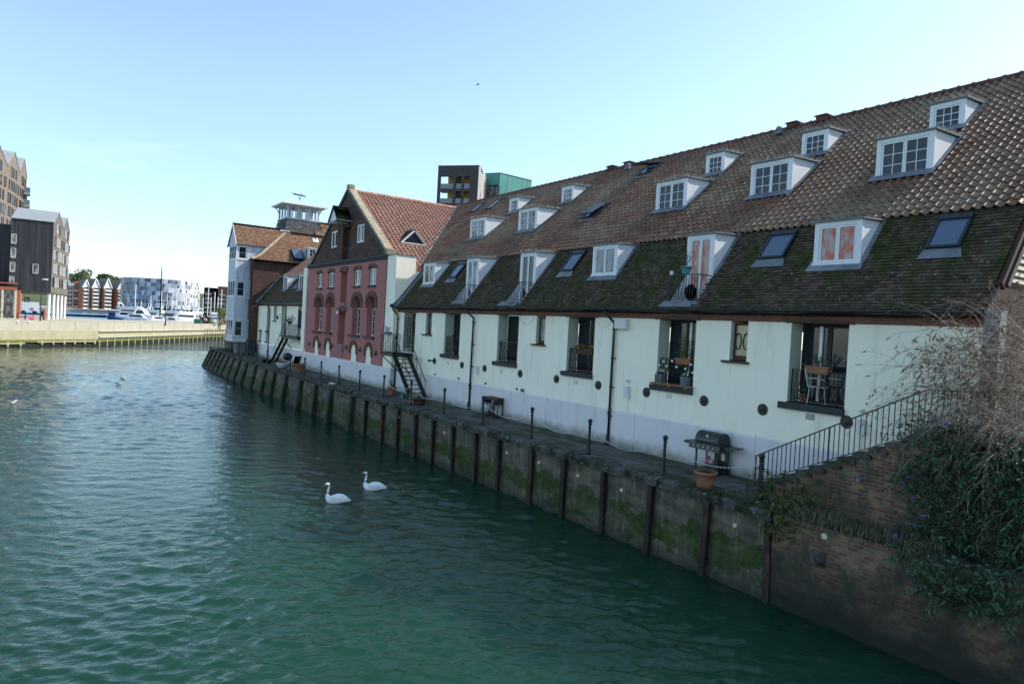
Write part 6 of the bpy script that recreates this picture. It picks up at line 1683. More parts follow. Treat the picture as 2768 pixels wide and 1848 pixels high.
# street furniture on the far quay
def lamp(label, x, y, zt, arm):
    t = thing('street_lamp', label, 'street lamp', (x, y, 1.0))
    w = MB(); w.tube([(x, y, .95), (x, y, 2.2), (x, y, 2.3), (x, y, zt)], [.11, .11, .075, .055], 8); w.build('post', M['black'], t)
    w = MB(); w.tube([(x, y, zt-.45), (x+arm*.4, y, zt-.38), (x+arm, y, zt-.42)], [.05, .09, .13], 8); w.build('lamp_head', M['white'], t)
lamp('street lamp with curved white head in front of the dark timber building', -.15, 133.5, 8.1, .85)
lamp('street lamp with curved white head standing before the marina boats', 19.05, 141.5, 7.6, .8)
sg = thing('shop_sign', 'black sign board with a white letter beneath the dark timber building', 'sign', (-2.2, 152, 4.2))
w = MB(); w.box(-2.7, 152, 3.9, -1.9, 152.1, 4.8); w.build('board', M['black'], sg)
cu = bpy.data.curves.new('letter', 'FONT'); cu.body = 'S('; cu.size = .8; cu.extrude = .02
lt = bpy.data.objects.new('letter', cu); COL.objects.link(lt); lt.parent = sg; lt.location = (-.42, -.06, -.17); lt.rotation_euler = (R(90), 0, 0); cu.materials.append(M['white'])
lm_ = bpy.data.objects.new('letters', bpy.data.meshes.new_from_object(lt)); COL.objects.link(lm_); lm_.parent = sg; lm_.location = lt.location; lm_.rotation_euler = lt.rotation_euler; bpy.data.objects.remove(lt)
lr = thing('white_lorry', 'white boxy lorry with dark windscreen parked beyond the white columns', 'lorry', (-2.5, 200, 1.0))
w = MB(); w.box(-4.6, 198, 1.9, -.6, 202, 4.0); w.build('body', M['white'], lr)
w = MB(); w.box(-6.2, 198.2, 1.6, -4.7, 201.8, 3.7); w.build('cab', M['white'], lr)
w = MB(); w.box(-6.0, 198.12, 2.6, -4.9, 198.2, 3.4); w.build('windscreen', M['glass'], lr)
w = MB(); w.box(-2.1, 197.9, 2.1, -1.5, 198.0, 2.7); w.build('red_mark', M['bag'], lr)
for x in (-5.6, -3.6, -1.4):
    w = MB(); w.lathe(x, 198.3, [(.2,-.2),(.5,-.2),(.5,.2),(.2,.2)], 12, 'y', 1.5); w.build('wheel', M['gutter'], lr)
w = MB(); w.tube([(.42, 141, 1.0), (.42, 141, 2.7)], .22, 12); w.ball((.42, 141, 2.7), .22, 10)
tag(w.build('red_post_box', M['orangered'], loc=(.42, 141, 1)), 'red cylindrical post beside the white columns across the river', 'post')
w = MB(); w.hexa([(-2.0, 139, 1.2), (-.9, 139, 1.2), (-.9, 140, 1.2), (-2.0, 140, 1.2), (-1.95, 139.1, 1.72), (-.95, 139.1, 1.72), (-.95, 139.9, 1.72), (-1.95, 139.9, 1.72)]); w.lathe(-1.4, 139.5, [(.3, 1.0), (.25, 1.2)], 8)
M['pinkbright'] = mat('bright_pink', (.6, .16, .25), .1, 4, .6, 0)
tag(w.build('pink_crate', M['pinkbright'], loc=(-1.4, 139.5, 1)), 'bright pink box behind the flood wall across the river', 'box')
# a person walking by the lamp: one continuous body
def person(label, loc, rz, top, bottom):
    t = thing('person', label, 'person', loc); x, y, z = loc
    J = [(0, 0, .95, .14), (0, 0, 1.15, .14), (0, 0, 1.38, .16), (0, 0, 1.5, .06), (0, -.01, 1.58, .075), (0, -.02, 1.68, .095), (0, -.02, 1.76, .07),
         (.19, 0, 1.40, .06), (.23, .02, 1.14, .048), (.22, -.12, .92, .04), (-.19, 0, 1.40, .06), (-.23, .02, 1.14, .048), (-.22, -.1, .92, .04),
         (.09, .0, .88, .095), (.10, -.10, .50, .065), (.10, -.08, .10, .045), (.10, -.22, .05, .035), (-.09, 0, .88, .095), (-.10, .08, .50, .065), (-.10, .22, .12, .045), (-.10, .10, .05, .035)]
    E_ = [(0,1),(1,2),(2,3),(3,4),(4,5),(5,6),(2,7),(7,8),(8,9),(2,10),(10,11),(11,12),(0,13),(13,14),(14,15),(15,16),(0,17),(17,18),(18,19),(19,20)]
    me = bpy.data.meshes.new('body'); me.from_pydata([j[:3] for j in J], E_, []); me.materials.append(top)
    o = bpy.data.objects.new('body', me); COL.objects.link(o); o.parent = t
    o.modifiers.new('skin', 'SKIN'); o.modifiers.new('sub', 'SUBSURF').render_levels = 1
    for j, v in zip(J, me.skin_vertices[0].data if me.skin_vertices else []): v.radius = (j[3], j[3])
    w = MB(); w.ball((x, y-.0, z+1.73), .115, 10, 1, 1.05, .9); w.build('hair', M['black'], t)
    t.rotation_euler.z = rz
person('person in dark clothing walking past the street lamp across the river', (.05, 142.5, 1.0), .6, M['slate'], M['black'])
# railings of hoops by the flood wall
for k, x in enumerate((-6.9, -5.2, -2.8, -1.7, -.6)):
    yy = PF(0, 0)[1]
    w = MB(); w.tube([(x-.5, 141, 1.0), (x-.5, 141, 1.8), (x-.3, 141, 2.05), (x+.3, 141, 2.05), (x+.5, 141, 1.8), (x+.5, 141, 1.0)], .06, 6)
    tag(w.build('cycle_hoop', M['black'], loc=(x, 141, 1)), 'black metal cycle hoop behind the far flood wall, %s from the left' % ORD[k], 'cycle hoop', 'cycle hoops on the far quay')

# --- gabled waterside flats far across the dock
M['flatwhite'] = mat('white_flat_front', (.74, .72, .67), .05, .4, .8, 0)
M['flatbrick'] = mat('orange_brick_flank', (.42, .15, .085), .1, .4, .9, 0)
M['flatroof'] = mat('grey_slate_far_roof', (.21, .19, .175), .15, .3, .9, 0)
def flat(label, cx, wd, zb, ze, za, front='flatwhite', y=482, bal=6):
    t = thing('gabled_flats', label, 'building', (cx, y, zb), 'gabled flats across the dock')
    t.rotation_euler.z = R(24); x0, x1 = cx-wd/2, cx+wd/2; yy = y
    w = MB(); w.face([(x0, yy, zb), (x1, yy, zb), (x1, yy, ze), (cx, yy, za), (x0, yy, ze)]); w.build('front_wall', M[front], t)
    w = MB(); w.face([(x0, yy, zb), (x0, yy+9, zb), (x0, yy+9, ze), (x0, yy, ze)]); w.face([(x1, yy, zb), (x1, yy+9, zb), (x1, yy+9, ze), (x1, yy, ze)]); w.build('flank_wall', M['flatbrick'], t)
    w = MB()
    for s in (-1, 1): w.face([(cx+s*(wd/2+.4), yy-.3, ze-.4), (cx, yy-.3, za+.1), (cx, yy+9, za+.1), (cx+s*(wd/2+.4), yy+9, ze-.4)])
    w.build('roof', M['flatroof'], t)
    w = MB()
    for s in (-1, 1): w.bar((cx+s*(wd/2+.4), yy-.35, ze-.5), (cx, yy-.35, za), .3, .5)
    w.build('bargeboard', M['flatwhite'], t)
    h = (ze - zb)/bal
    for k in range(bal):
        z = zb + h*k
        w = MB(); w.box(x0+.7, yy-.15, z+h*.45, x1-.7, yy-.02, z+h*.85); w.build('window', M['glass'], t)
        w = MB(); w.box(x0+.3, yy-1.0, z+h*.0, x1-.3, yy, z+h*.42); w.build('balcony', M['flatwhite'], t)
    w = MB(); w.box(x0-.02, yy-.05, zb, x0+.45, yy+.0, ze); w.build('brick_pier', M['flatbrick'], t)
for lab, cx, wd, zb, ze, za, bal in (('leftmost gabled block of white balconied flats in the row across the dock', 21.4, 3.7, 1.8, 15.0, 19.2, 6),
        ('second gabled block from the left in the row of white balconied flats', 26.4, 4.2, 1.8, 15.0, 20.2, 6), ('middle gabled block of the white balconied flats, taller with a stepped gable', 32.6, 4.4, 2.2, 15.2, 21.0, 6),
        ('fourth gabled block from the left in the row of white balconied flats', 39.8, 4.4, 2.6, 15.0, 20.4, 6), ('rightmost gabled block of white balconied flats, beside the panelled round building', 45.0, 4.3, 2.8, 13.6, 17.9, 5)):
    flat(lab, cx, wd, zb, ze, za, bal=bal)
lf = thing('orange_flats', 'flat topped orange and green block of flats left of the gabled row', 'building', (17.2, 486, 1.8))
w = MB(); gwall(w, PY(486), 15.3, 19.5, 1.8, 17.8, [(15.8+1.3*i, 16.6+1.3*i, 3.2+2.4*j, 4.8+2.4*j) for i in range(3) for j in range(6)], .4, 0, 0, True, 1); w.build('front_wall', [M['flatbrick'], M['glass']], lf)
for j in range(6):
    w = MB(); w.box(15.4, 485.3, 2.6+2.4*j, 19.4, 486, 3.1+2.4*j); w.build('balcony', M['lead'] if j % 2 else M['flatwhite'], lf)
pf_ = thing('pink_flats', 'pale pink block of flats partly hidden by the dark timber building', 'building', (13.2, 487, 1.8))
w = MB(); gwall(w, PY(487), 9.5, 15.2, 1.8, 14.5, [(10+1.3*i, 10.8+1.3*i, 3.0+2.4*j, 4.5+2.4*j) for i in range(4) for j in range(5)], .4, 0, 0, True, 1); w.build('front_wall', [mat('pale_pink_wall', (.62, .42, .36), .05, .5, .8, 0), M['glass']], pf_)
w = MB(); w.face([(9.5, 486.8, 14.4), (15.4, 486.8, 14.4), (12.4, 490, 19.5)]); w.face([(9.5, 486.8, 14.4), (12.4, 490, 19.5), (9.5, 494, 14.4)]); w.build('roof', M['zinc'], pf_)
for k, (x, z) in enumerate(((17, 18.5), (29.5, 21))):
    pass
# --- curved university-like building with mosaic panels
uc = thing('round_building', 'large curved building clad in white, grey and blue mosaic panels', 'building', (60, 465, 3))
pm = [mat('panel_white', (.56, .58, .61), .03, 1, .5, 0), mat('panel_pale_grey', (.42, .44, .48), .03, 1, .5, 0), mat('panel_mid_blue', (.25, .28, .34), .05, 1, .5, 0), mat('panel_dark_blue', (.17, .195, .245), .05, 1, .5, 0)]
rr = random.Random(5); w = MB(); NC, NR = 46, 7
def UP(t, z, d=0): a = R(-82 + 164*t); return (60.0 + (21.9-d)*math.sin(a), 474 - (25-d)*math.cos(a), z)
UZ0, UZ1 = 4.6, 21.9; wins = []
top = lambda t: UZ1 - .4
for j in range(NR):
    i = 0
    while i < NC:
        n = rr.choice((1, 1, 2, 2, 3)); n = min(n, NC-i)
        t = i/NC; z0 = UZ0 + (UZ1-UZ0)*j/NR; z1 = UZ0 + (UZ1-UZ0)*(j+1)/NR
        dark = .62 - .55*t  # more dark panels leftward: the curve's shaded side put into the colours
        r_ = rr.random(); w.mi = (3 if r_ < dark*.5 else 2 if r_ < dark else 1 if r_ < dark+.3 else 0)
        for q in range(n): w.face([UP((i+q)/NC, z0), UP((i+q+1)/NC, z0), UP((i+q+1)/NC, z1), UP((i+q)/NC, z1)])
        if rr.random() < .42: wins.append((i/NC, z0+.2, z1-.5))
        i += n
w.mi = 0
for i in range(NC): w.face([UP(i/NC, UZ1-.05, .2), UP((i+1)/NC, UZ1-.05, .2), (60, 474, UZ1+.3)])
w.build('panelled_wall', pm, uc)
for t, z0, z1 in wins[:95]:
    w = MB(); e = .006; w.hexa([UP(t-e, z0, -.12), UP(t+e, z0, -.12), UP(t+e, z0, .05), UP(t-e, z0, .05), UP(t-e, z1, -.12), UP(t+e, z1, -.12), UP(t+e, z1, .05), UP(t-e, z1, .05)]); w.build('window', M['glass'], uc)
w = MB()
for i in range(NC): w.face([UP(i/NC, 1.5, 1.5), UP((i+1)/NC, 1.5, 1.5), UP((i+1)/NC, UZ0+.1, 1.5), UP(i/NC, UZ0+.1, 1.5)]); w.face([UP(i/NC, UZ0, 0), UP((i+1)/NC, UZ0, 0), UP((i+1)/NC, UZ0, 1.6), UP(i/NC, UZ0, 1.6)])
w.build('ground_floor', M['slate'], uc)
for nm, lab, x0, x1, zt, m_ in (('grey_flats', 'dark grey balconied block of flats right of the round panelled building', 76, 83.4, 18.0, 'slate'), ('brown_flats', 'tall brown block of flats partly behind the white bay', 83.3, 92, 19.2, 'redbrick_x')):
    t = thing(nm, lab, 'building', ((x0+x1)/2, 422, 2))
    w = MB(); gwall(w, PY(422), x0, x1, 2, zt, [(x0+.6+2*i, x0+1.7+2*i, 4+2.6*j, 5.7+2.6*j) for i in range(int((x1-x0-.6)/2)) for j in range(5)], .5, 0, 0, True, 1); w.build('front_wall', [M[m_], M['glass']], t)
    for j in range(5):
        for i in range(2):
            w = MB(); w.box(x0+.5+2*i, 421.3, 3.5+2.6*j, x0+1.9+2*i, 422, 4.3+2.6*j); w.build('balcony', M['zinc'], t)

# --- boats
M['hullwhite'] = mat('white_gelcoat', (.80, .80, .79), .03, 1, .3, 0, spec=.5)
M['hullblue'] = mat('blue_hull_paint', (.015, .05, .22), .1, 1, .35, 0, spec=.5)
def yacht(name, label, loc, rz, L=10, H=1.3, hull='hullwhite', fly=True, arch=True, tall=1.0):
    t = thing(name, label, 'boat', loc, 'boats moored in the dock'); x, y, z = loc; B = L*.16
    w = MB(); secs = []
    for k in range(9):
        u = k/8; xx = -L/2 + L*u; bb_ = B*(1 if u < .55 else max(.02, 1-((u-.55)/.45)**1.8)); sh = H*(1+.35*u*u)
        secs.append([(x+xx, y-bb_, z+sh), (x+xx*.97, y-bb_*.8, z-.3), (x+xx*.97, y+bb_*.8, z-.3), (x+xx, y+bb_, z+sh)])
    for a, b in zip(secs, secs[1:]):
        for i in range(4): j = (i+1) % 4; w.face([a[i], b[i], b[j], a[j]])
    w.face(secs[0]); w.build('hull', M[hull], t)
    c0, c1 = -L*.32, L*.18; h = 1.15*tall
    w = MB(); w.hexa([(x+c0, y-B*.8, z+H), (x+c1+.8, y-B*.7, z+H), (x+c1+.8, y+B*.7, z+H), (x+c0, y+B*.8, z+H), (x+c0+.3, y-B*.7, z+H+h), (x+c1-.6, y-B*.6, z+H+h), (x+c1-.6, y+B*.6, z+H+h), (x+c0+.3, y+B*.7, z+H+h)]); w.build('cabin', M['hullwhite'], t)
    w = MB()
    for s in (-1, 1): w.hexa([(x+c0+.7, y+s*B*.78, z+H+h*.35), (x+c1, y+s*B*.70, z+H+h*.35), (x+c1, y+s*B*.6, z+H+h*.35), (x+c0+.7, y+s*B*.6, z+H+h*.35), (x+c0+.8, y+s*B*.75, z+H+h*.8), (x+c1-.5, y+s*B*.67, z+H+h*.8), (x+c1-.5, y+s*B*.6, z+H+h*.8), (x+c0+.8, y+s*B*.6, z+H+h*.8)])
    w.build('cabin_window', M['glass'], t)
    if fly:
        w = MB(); w.hexa([(x+c0-.5, y-B*.75, z+H+h), (x+c1-.4, y-B*.62, z+H+h), (x+c1-.4, y+B*.62, z+H+h), (x+c0-.5, y+B*.75, z+H+h), (x+c0-.5, y-B*.75, z+H+h+.5), (x+c1-1.6, y-B*.6, z+H+h+.55), (x+c1-1.6, y+B*.6, z+H+h+.55), (x+c0-.5, y+B*.75, z+H+h+.5)]); w.build('flybridge', M['hullwhite'], t)
    if arch:
        w = MB()
        for s in (-1, 1): w.tube([(x+c0+.4, y+s*B*.7, z+H+h), (x+c0-.3, y+s*B*.65, z+H+h+1.1), (x+c0-.2, y, z+H+h+1.25)], .12, 6)
        w.tube([(x+c0-.2, y, z+H+h+1.2), (x+c0-.2, y, z+H+h+2.0)], .03, 4); w.build('radar_arch', M['hullwhite'], t)
    t.rotation_euler.z = rz
    return t
bl = thing('blue_workboat', 'small dark blue workboat with blue wheelhouse at the left of the marina', 'boat', (16.0, 212, 0), 'boats moored in the dock')
w = MB(); w.hexa([(14.9, 211, -.2), (17.6, 210.6, -.2), (17.6, 213.4, -.2), (14.9, 213, -.2), (14.3, 210.9, 1.35), (18.2, 210.3, .95), (18.2, 213.6, .95), (14.3, 213.1, 1.35)]); w.build('hull', M['hullblue'], bl)
w = MB(); w.box(14.8, 211.2, 1.2, 16.3, 213, 2.9); w.build('wheelhouse', M['hullblue'], bl)
w = MB(); w.box(14.95, 211.1, 1.6, 16.15, 211.2, 2.2); w.build('cabin_window', M['glass'], bl)
w = MB(); w.tube([(14.7, 212, 1.3), (14.7, 212, 4.6)], .05, 5); w.build('mast', M['black'], bl)
YB = [('white motor yacht with tall radar arch, largest in the marina and nearest the round building', (22.5, 222, 0), R(-28), 12.5, 1.5, True, True, 1.2),
      ('white motor cruiser moored immediately right of the blue workboat', (19.2, 218, 0), R(170), 7.5, 1.1, False, True, 1.0),
      ('low white cruiser with raked dark windows in front of the big yacht', (21.6, 211, 0), R(-20), 7.5, .9, False, False, .8),
      ('white cruiser with a long flybridge left of the tall mast', (26.5, 232, 0), R(160), 9.5, 1.3, True, True, 1.0),
      ('small white open boat by the foot of the tall mast', (26.2, 208, 0), R(10), 5.5, .8, False, False, .7),
      ('white motor yacht with curved hardtop right of the marina street lamp', (33.0, 214, 0), R(-165), 10, 1.3, True, True, 1.0),
      ('white cruiser with dark hull side at the right end of the marina', (36.6, 220, 0), R(8), 7.5, 1.5, False, False, .9),
      ('white cruiser half hidden behind the curved hardtop yacht', (31.0, 238, 0), R(15), 9, 1.3, True, True, 1.0),
      ('white cruiser seen beyond the largest yacht, below the rightmost gabled flats', (24.5, 248, 0), R(175), 10, 1.4, True, True, 1.1),
      ('white boat with tall cabin between the marina lamp post and curved hardtop yacht', (31.5, 226, 0), R(150), 8, 1.2, True, False, 1.2),
      ('white stern of a boat moored farthest right beside the reddish shrub', (40.5, 236, 0), R(95), 9, 1.5, True, True, 1.0),
      ('small white cabin boat low against the far flood wall beside the lamp post', (29.4, 206, 0), R(-15), 5, .7, False, False, .8)]
for lab, loc, rz, L, H, fly, arch, tall in YB: yacht('motor_yacht', lab, loc, rz, L, H, 'hullwhite', fly, arch, tall).scale = (1.1, 1.1, 1.25)
SB_ = [(25.6, 12.0, 'gabled flats'), (33.4, 10.3, ''), (36.7, 8.7, ''), (42.2, 12.4, ''), (46.6, 8.7, ''), (48.2, 12.4, ''), (50.4, 11.1, ''), (52.6, 12.2, ''), (27.4, 6.4, ''), (44.0, 9.6, ''), (39.5, 7.9, ''), (54.5, 10.4, ''), (49.2, 9.2, ''), (30.2, 8.3, ''), (35.1, 9.4, ''), (38.0, 11.6, ''), (41.0, 8.9, ''), (45.3, 11.2, ''), (51.5, 9.5, ''), (56.0, 11.6, '')]
SB_.sort()
for k, (x, zt, q) in enumerate(SB_):
    t = thing('sailing_boat', 'moored sailing boat with bare pale mast, %s mast from the left behind the motor yachts' % ORD[k], 'sailing boat', (x, 260, 0), 'sailing boats in the dock')
    w = MB(); w.tube([(x, 260, 1), (x, 260, zt)], .15, 6); w.bar((x-.7, 260, zt*.62), (x+.7, 260, zt*.62), .06); w.build('mast', M['flatwhite'], t)
    w = MB(); w.hexa([(x-2.2, 259, -.2), (x+2.5, 259.6, -.2), (x+2.5, 260.4, -.2), (x-2.2, 261, -.2), (x-2.5, 258.7, 1.1), (x+3.4, 259.9, 1.3), (x+3.4, 260.1, 1.3), (x-2.5, 261.3, 1.1)]); w.box(x-1.2, 259.3, 1.1, x+1.2, 260.7, 1.7); w.build('hull', M['hullwhite'], t)
    w = MB(); w.tube([(x, 260, 2.0), (x-2.4, 260, 2.1)], .16, 6); w.build('boom', M['hullblue'], t)
    w = MB()
    for e in (-2.4, 3.2): w.tube([(x+e, 260, 1.2), (x, 260, zt)], .018, 3, False)
    w.build('rigging', M['slate'], t)
tm = thing('tall_masted_ship', 'sailing vessel with one very tall grey mast and crosstrees by the round building', 'sailing boat', (27.2, 213, 0))
w = MB(); w.tube([(27.2, 213, .5), (27.15, 213, 16.0)], [.20, .10], 8); w.box(26.5, 212.9, 12.2, 27.9, 213.1, 12.35); w.box(26.3, 212.8, 5.9, 28.1, 213.2, 6.1); w.build('mast', M['slate'], tm)
w = MB()
for e in (-2.3, -1.2, 1.4, 2.4): w.tube([(27.2+e, 213, 1), (27.2, 213, 15.2)], .014, 3, False)
w.build('rigging', M['slate'], tm)
w = MB(); w.hexa([(24.8, 212, -.2), (30, 212.4, -.2), (30, 213.6, -.2), (24.8, 214, -.2), (24.4, 211.7, 1.0), (31, 212.8, 1.2), (31, 213.2, 1.2), (24.4, 214.3, 1.0)]); w.build('hull', M['slate'], tm)
# shrubs, small tree and notice board by the far right
def crown(mb, c, r, n, s, tl=(.5, 1.5), blobs=9, flat=.8):
    cs = [(Vector(c) + Vector((rnd.gauss(0, .42)*r, rnd.gauss(0, .42)*r, rnd.gauss(0, .34)*r*flat)), r*U(.35, .6)) for _ in range(blobs)]
    for _ in range(n):
        q, rr2 = rnd.choice(cs); d = Vector((rnd.gauss(0, 1), rnd.gauss(0, 1), rnd.gauss(0, 1))).normalized()
        p = q + d*rr2*U(.7, 1.05); mb.tint = tintv(*tl, .12)
        leaf(mb, p, d + Vector((U(-.6, .6), U(-.6, .6), U(-.6, .6))), s*U(.6, 1.4), s*.4)
def farshrub(name, label, c, r, n, s, mm, cat='shrub', trunk=None):
    t = thing(name, label, cat, (c[0], c[1], c[2]-r if not trunk else trunk)); w = MB(); crown(w, c, r, n, s); w.build('crown' if trunk else 'foliage', M[mm], t)
    if trunk is not None:
        w = MB(); w.tube([(c[0], c[1], trunk), (c[0]+.1, c[1], c[2]-r*.3), (c[0], c[1], c[2]+r*.4)], [r*.10, r*.07, r*.03], 6)
        for k in range(4): w.tube([(c[0], c[1], c[2]-r*.5), (c[0]+U(-.6, .6)*r, c[1]+U(-.5, .5)*r, c[2]+U(.0, .5)*r)], [r*.05, r*.02], 4)
        w.build('trunk', M['bark'], t)
M['redleaf'] = leafmat('dark_red_leaf', (.07, .035, .035)); M['goldleaf'] = leafmat('golden_leaf', (.26, .17, .03)); M['paleleaf'] = leafmat('yellow_green_leaf', (.15, .18, .05))
farshrub('dark_shrub', 'dark reddish shrub behind the flood wall right of the marina', (30.0, 164.5, 2.0), 1.4, 700, .3, 'redleaf')
farshrub('golden_shrub', 'low yellow green shrub in front of the dark reddish one', (30.9, 163, 1.5), .9, 500, .22, 'paleleaf')
farshrub('orange_shrub', 'orange golden shrub beside the white notice board', (34.2, 165.5, 1.9), 1.0, 500, .22, 'goldleaf')
farshrub('small_tree', 'small yellow green tree rising behind the white notice board', (33.8, 168, 4.0), 1.5, 800, .3, 'paleleaf', 'tree', 1.0)
nb = thing('notice_board', 'white notice board with blue bands on two posts above the flood wall', 'sign', (31.8, 163.6, 1))
w = MB(); w.box(31.1, 163.5, 1.3, 32.5, 163.6, 4.0); w.build('panel', M['white'], nb)
w = MB(); w.box(31.1, 163.46, 2.5, 32.5, 163.5, 2.8); w.box(31.1, 163.46, 3.2, 32.5, 163.5, 3.4); w.build('blue_band', M['hullblue'], nb)
w = MB()
for x in (31.05, 32.5): w.box(x, 163.45, 1.0, x+.08, 163.6, 4.1)
w.build('post', M['greyrender'], nb)
M['bin'] = mat('green_bin', (.02, .12, .08), .1, 2, .5, 0)
w = MB(); w.hexa([(27.2, 160, 1), (28.4, 160, 1), (28.4, 160.8, 1), (27.2, 160.8, 1), (27.1, 159.9, 2.1), (28.5, 159.9, 2.1), (28.5, 160.9, 2.3), (27.1, 160.9, 2.3)]); tag(w.build('green_bin', M['bin'], loc=(27.8, 160.4, 1)), 'dark green bin at the right end of the moored boats', 'bin')
for k, (x, z, r, lab) in enumerate(((23.3, 25.5, 5.2, 'large round green tree on the hill above the leftmost gabled flats'), (19.2, 23.5, 3.6, 'lower green tree on the hill, left of the large round one'), (37.0, 25.2, 3.4, 'dark green tree on the hill above the middle gabled flats'), (42.6, 24.2, 3.2, 'green tree on the hill between the dark tree and round building'), (47.5, 24.4, 3.2, 'pale green tree on the hill touching the round building roofline'))):
    farshrub('hill_tree', lab, (x, 600, z), r, 900, 1.5, 'fartree' if k != 2 else 'treeleaf', 'tree', 8)
    bpy.context.view_layer.update()
w = MB(); crown(w, (31, 640, 17), 14, 1500, 1.6, blobs=30, flat=.35); tag(w.build('hill_wood', M['fartree'], loc=(31, 640, 5)), 'band of distant woodland on the hill behind the gabled flats', 'woodland', None, 'stuff')

# --- dark brick tower and green block rising behind the long roof
M['towerbrick'] = brickmat('dark_grey_tower_brick', (.075, .07, .075), (.05, .048, .055), (.095, .09, .09), 'xz', .5, .15, .02)
M['towerside'] = mat('pale_grey_tower_side', (.34, .32, .30), .08, .6, .85, .1, 6)
M['yellow'] = mat('yellow_ochre_panel', (.52, .29, .045), .08, 1, .7, 0)
M['teal'] = mat('teal_green_cladding', (.075, .27, .23), .3, 1.2, .45, .1, 4, stretch=(4, 4, .06))
M['railglass'] = glass('balcony_glass', (.16, .17, .17), .06, .6)
tw_ = thing('apartment_tower', 'dark brick tower with yellow backed loggias rising behind the terrace roof', 'building', (68, 120, 0))
TA, TB = (65.0, 123.8), (70.6, 117.2); P, L = PG2(TA, TB)
hl = []
for j in range(5):
    z0 = 31.45 - 2.95*j
    hl += [(.58, 3.40, z0, z0+2.42), (3.97, 5.14, z0, z0+2.42), (5.67, 6.85, z0, z0+2.42)]
w = MB(); gwall(w, P, 0, L, 0, 36, hl, .4, 0, 0, True); w.build('front_wall', M['towerbrick'], tw_)
w = MB()
for j in range(6): z = 31.45 - 2.95*j; pbox(w, P, .3, L, z-.5, z, .4, 2.2)
pbox(w, P, 3.4, 3.5, 17, 34, .4, 2.0); pbox(w, P, 6.9, 7.0, 17, 34, .4, 2.0); w.build('slab', M['towerside'], tw_)
w = MB(); w.face([P(1.5, 17, 2.0), P(L, 17, 2.0), P(L, 36, 2.0), P(1.5, 36, 2.0)]); w.build('yellow_wall', M['yellow'], tw_)
for j in range(5):
    z0 = 31.45 - 2.95*j
    for a, b in ((2.2, 3.3), (3.9, 4.55), (6.1, 6.8)): 
        farwin(tw_, lambda u, v, d=0: P(u, v, d+1.95), a, b, z0 + (.0 if a < 5 else .7), z0+2.0, 'darkwood', 'glasscurtain')
    for a, b in ((.6, 3.4), (3.97, 5.14), (5.67, 6.85)):
        w = MB(); pbox(w, P, a, b, z0, z0+1.0, .1, .13); w.build('balcony_glass', M['railglass'], tw_)
P2, L2 = PG2(TB, (71.6, 117.9)); P3, L3 = PG2((71.6, 117.9), (75.5, 121.9))
w = MB(); gwall(w, P2, 0, L2, 0, 35.95, [], .1); gwall(w, P3, 0, L3, 0, 35.0, [(.1, .5, 28.2, 31.2), (.1, .5, 24.5, 27)], .3, 0, 0, True, 1)
w.face([(65, 123.8, 36), (70.6, 117.2, 36), (71.6, 117.9, 36), (75, 122, 35), (70, 128, 36)]); w.build('side_wall', [M['towerside'], M['darkwood']], tw_)
w = MB(); pbox(w, P, -.05, L+.05, 35.95, 36.08, -.05, .5); w.build('parapet_cap', M['darkwood'], tw_)
gb = thing('green_block', 'teal green clad rooftop block beside the dark brick tower', 'building', (79, 121, 0))
G0, G1, G2 = (75.4, 122.4), (77.1, 119.4), (85.8, 120.2)
PA, LA = PG2(G0, G1); PB, LB = PG2(G1, G2)
w = MB(); gwall(w, PA, 0, LA, 0, 36, [(.3, LA-.25, 29.2, 33.6)], .3); gwall(w, PB, 0, LB, 0, 36, [], .3); w.build('clad_wall', M['teal'], gb)
w = MB(); pbox(w, PA, .3, LA-.25, 29.2, 33.6, .2, .25); w.build('glazing', M['glasscurtain'], gb)
w = MB(); pbox(w, PA, .3, LA-.25, 31.2, 31.35, .05, .2); pbox(w, PA, .3, LA-.25, 33.4, 33.6, .0, .2)
for u in (.3, 1.0, 2.3, LA-.35): pbox(w, PA, u, u+.1, 29.2, 33.6, .05, .2)
w.build('mullion', M['darkwood'], gb)
w = MB(); pbox(w, PA, -.05, LA, 35.95, 36.1, -.06, .3); pbox(w, PB, 0, LB+.05, 35.95, 36.1, -.06, .3); w.build('parapet_cap', M['darkwood'], gb)
for u in (1.6, 6.9):
    w = MB(); q = PB(u, 33.0, -.7); w.tube([(q[0], q[1], 29), (q[0], q[1], 34.3), (q[0]+.2, q[1], 34.5)], .13, 8); w.build('flue', M['towerside'], gb)
w = MB(); pbox(w, PB, -.6, 4.6, 28.6, 31.3, -3.2, -.1); pbox(w, PB, 4.6, 8.5, 28.2, 30.9, -3.0, -.1); w.build('lower_storey', M['hullblue'], gb)
w = MB()
for k in range(14): q = PB(.2+.6*k, 31.3, -3.1); w.bar(q, (q[0], q[1], 32.3), .05)
w.bar(PB(.2, 32.3, -3.1), PB(8.0, 32.3, -3.1), .06); w.build('roof_railing', M['zinc'], gb)

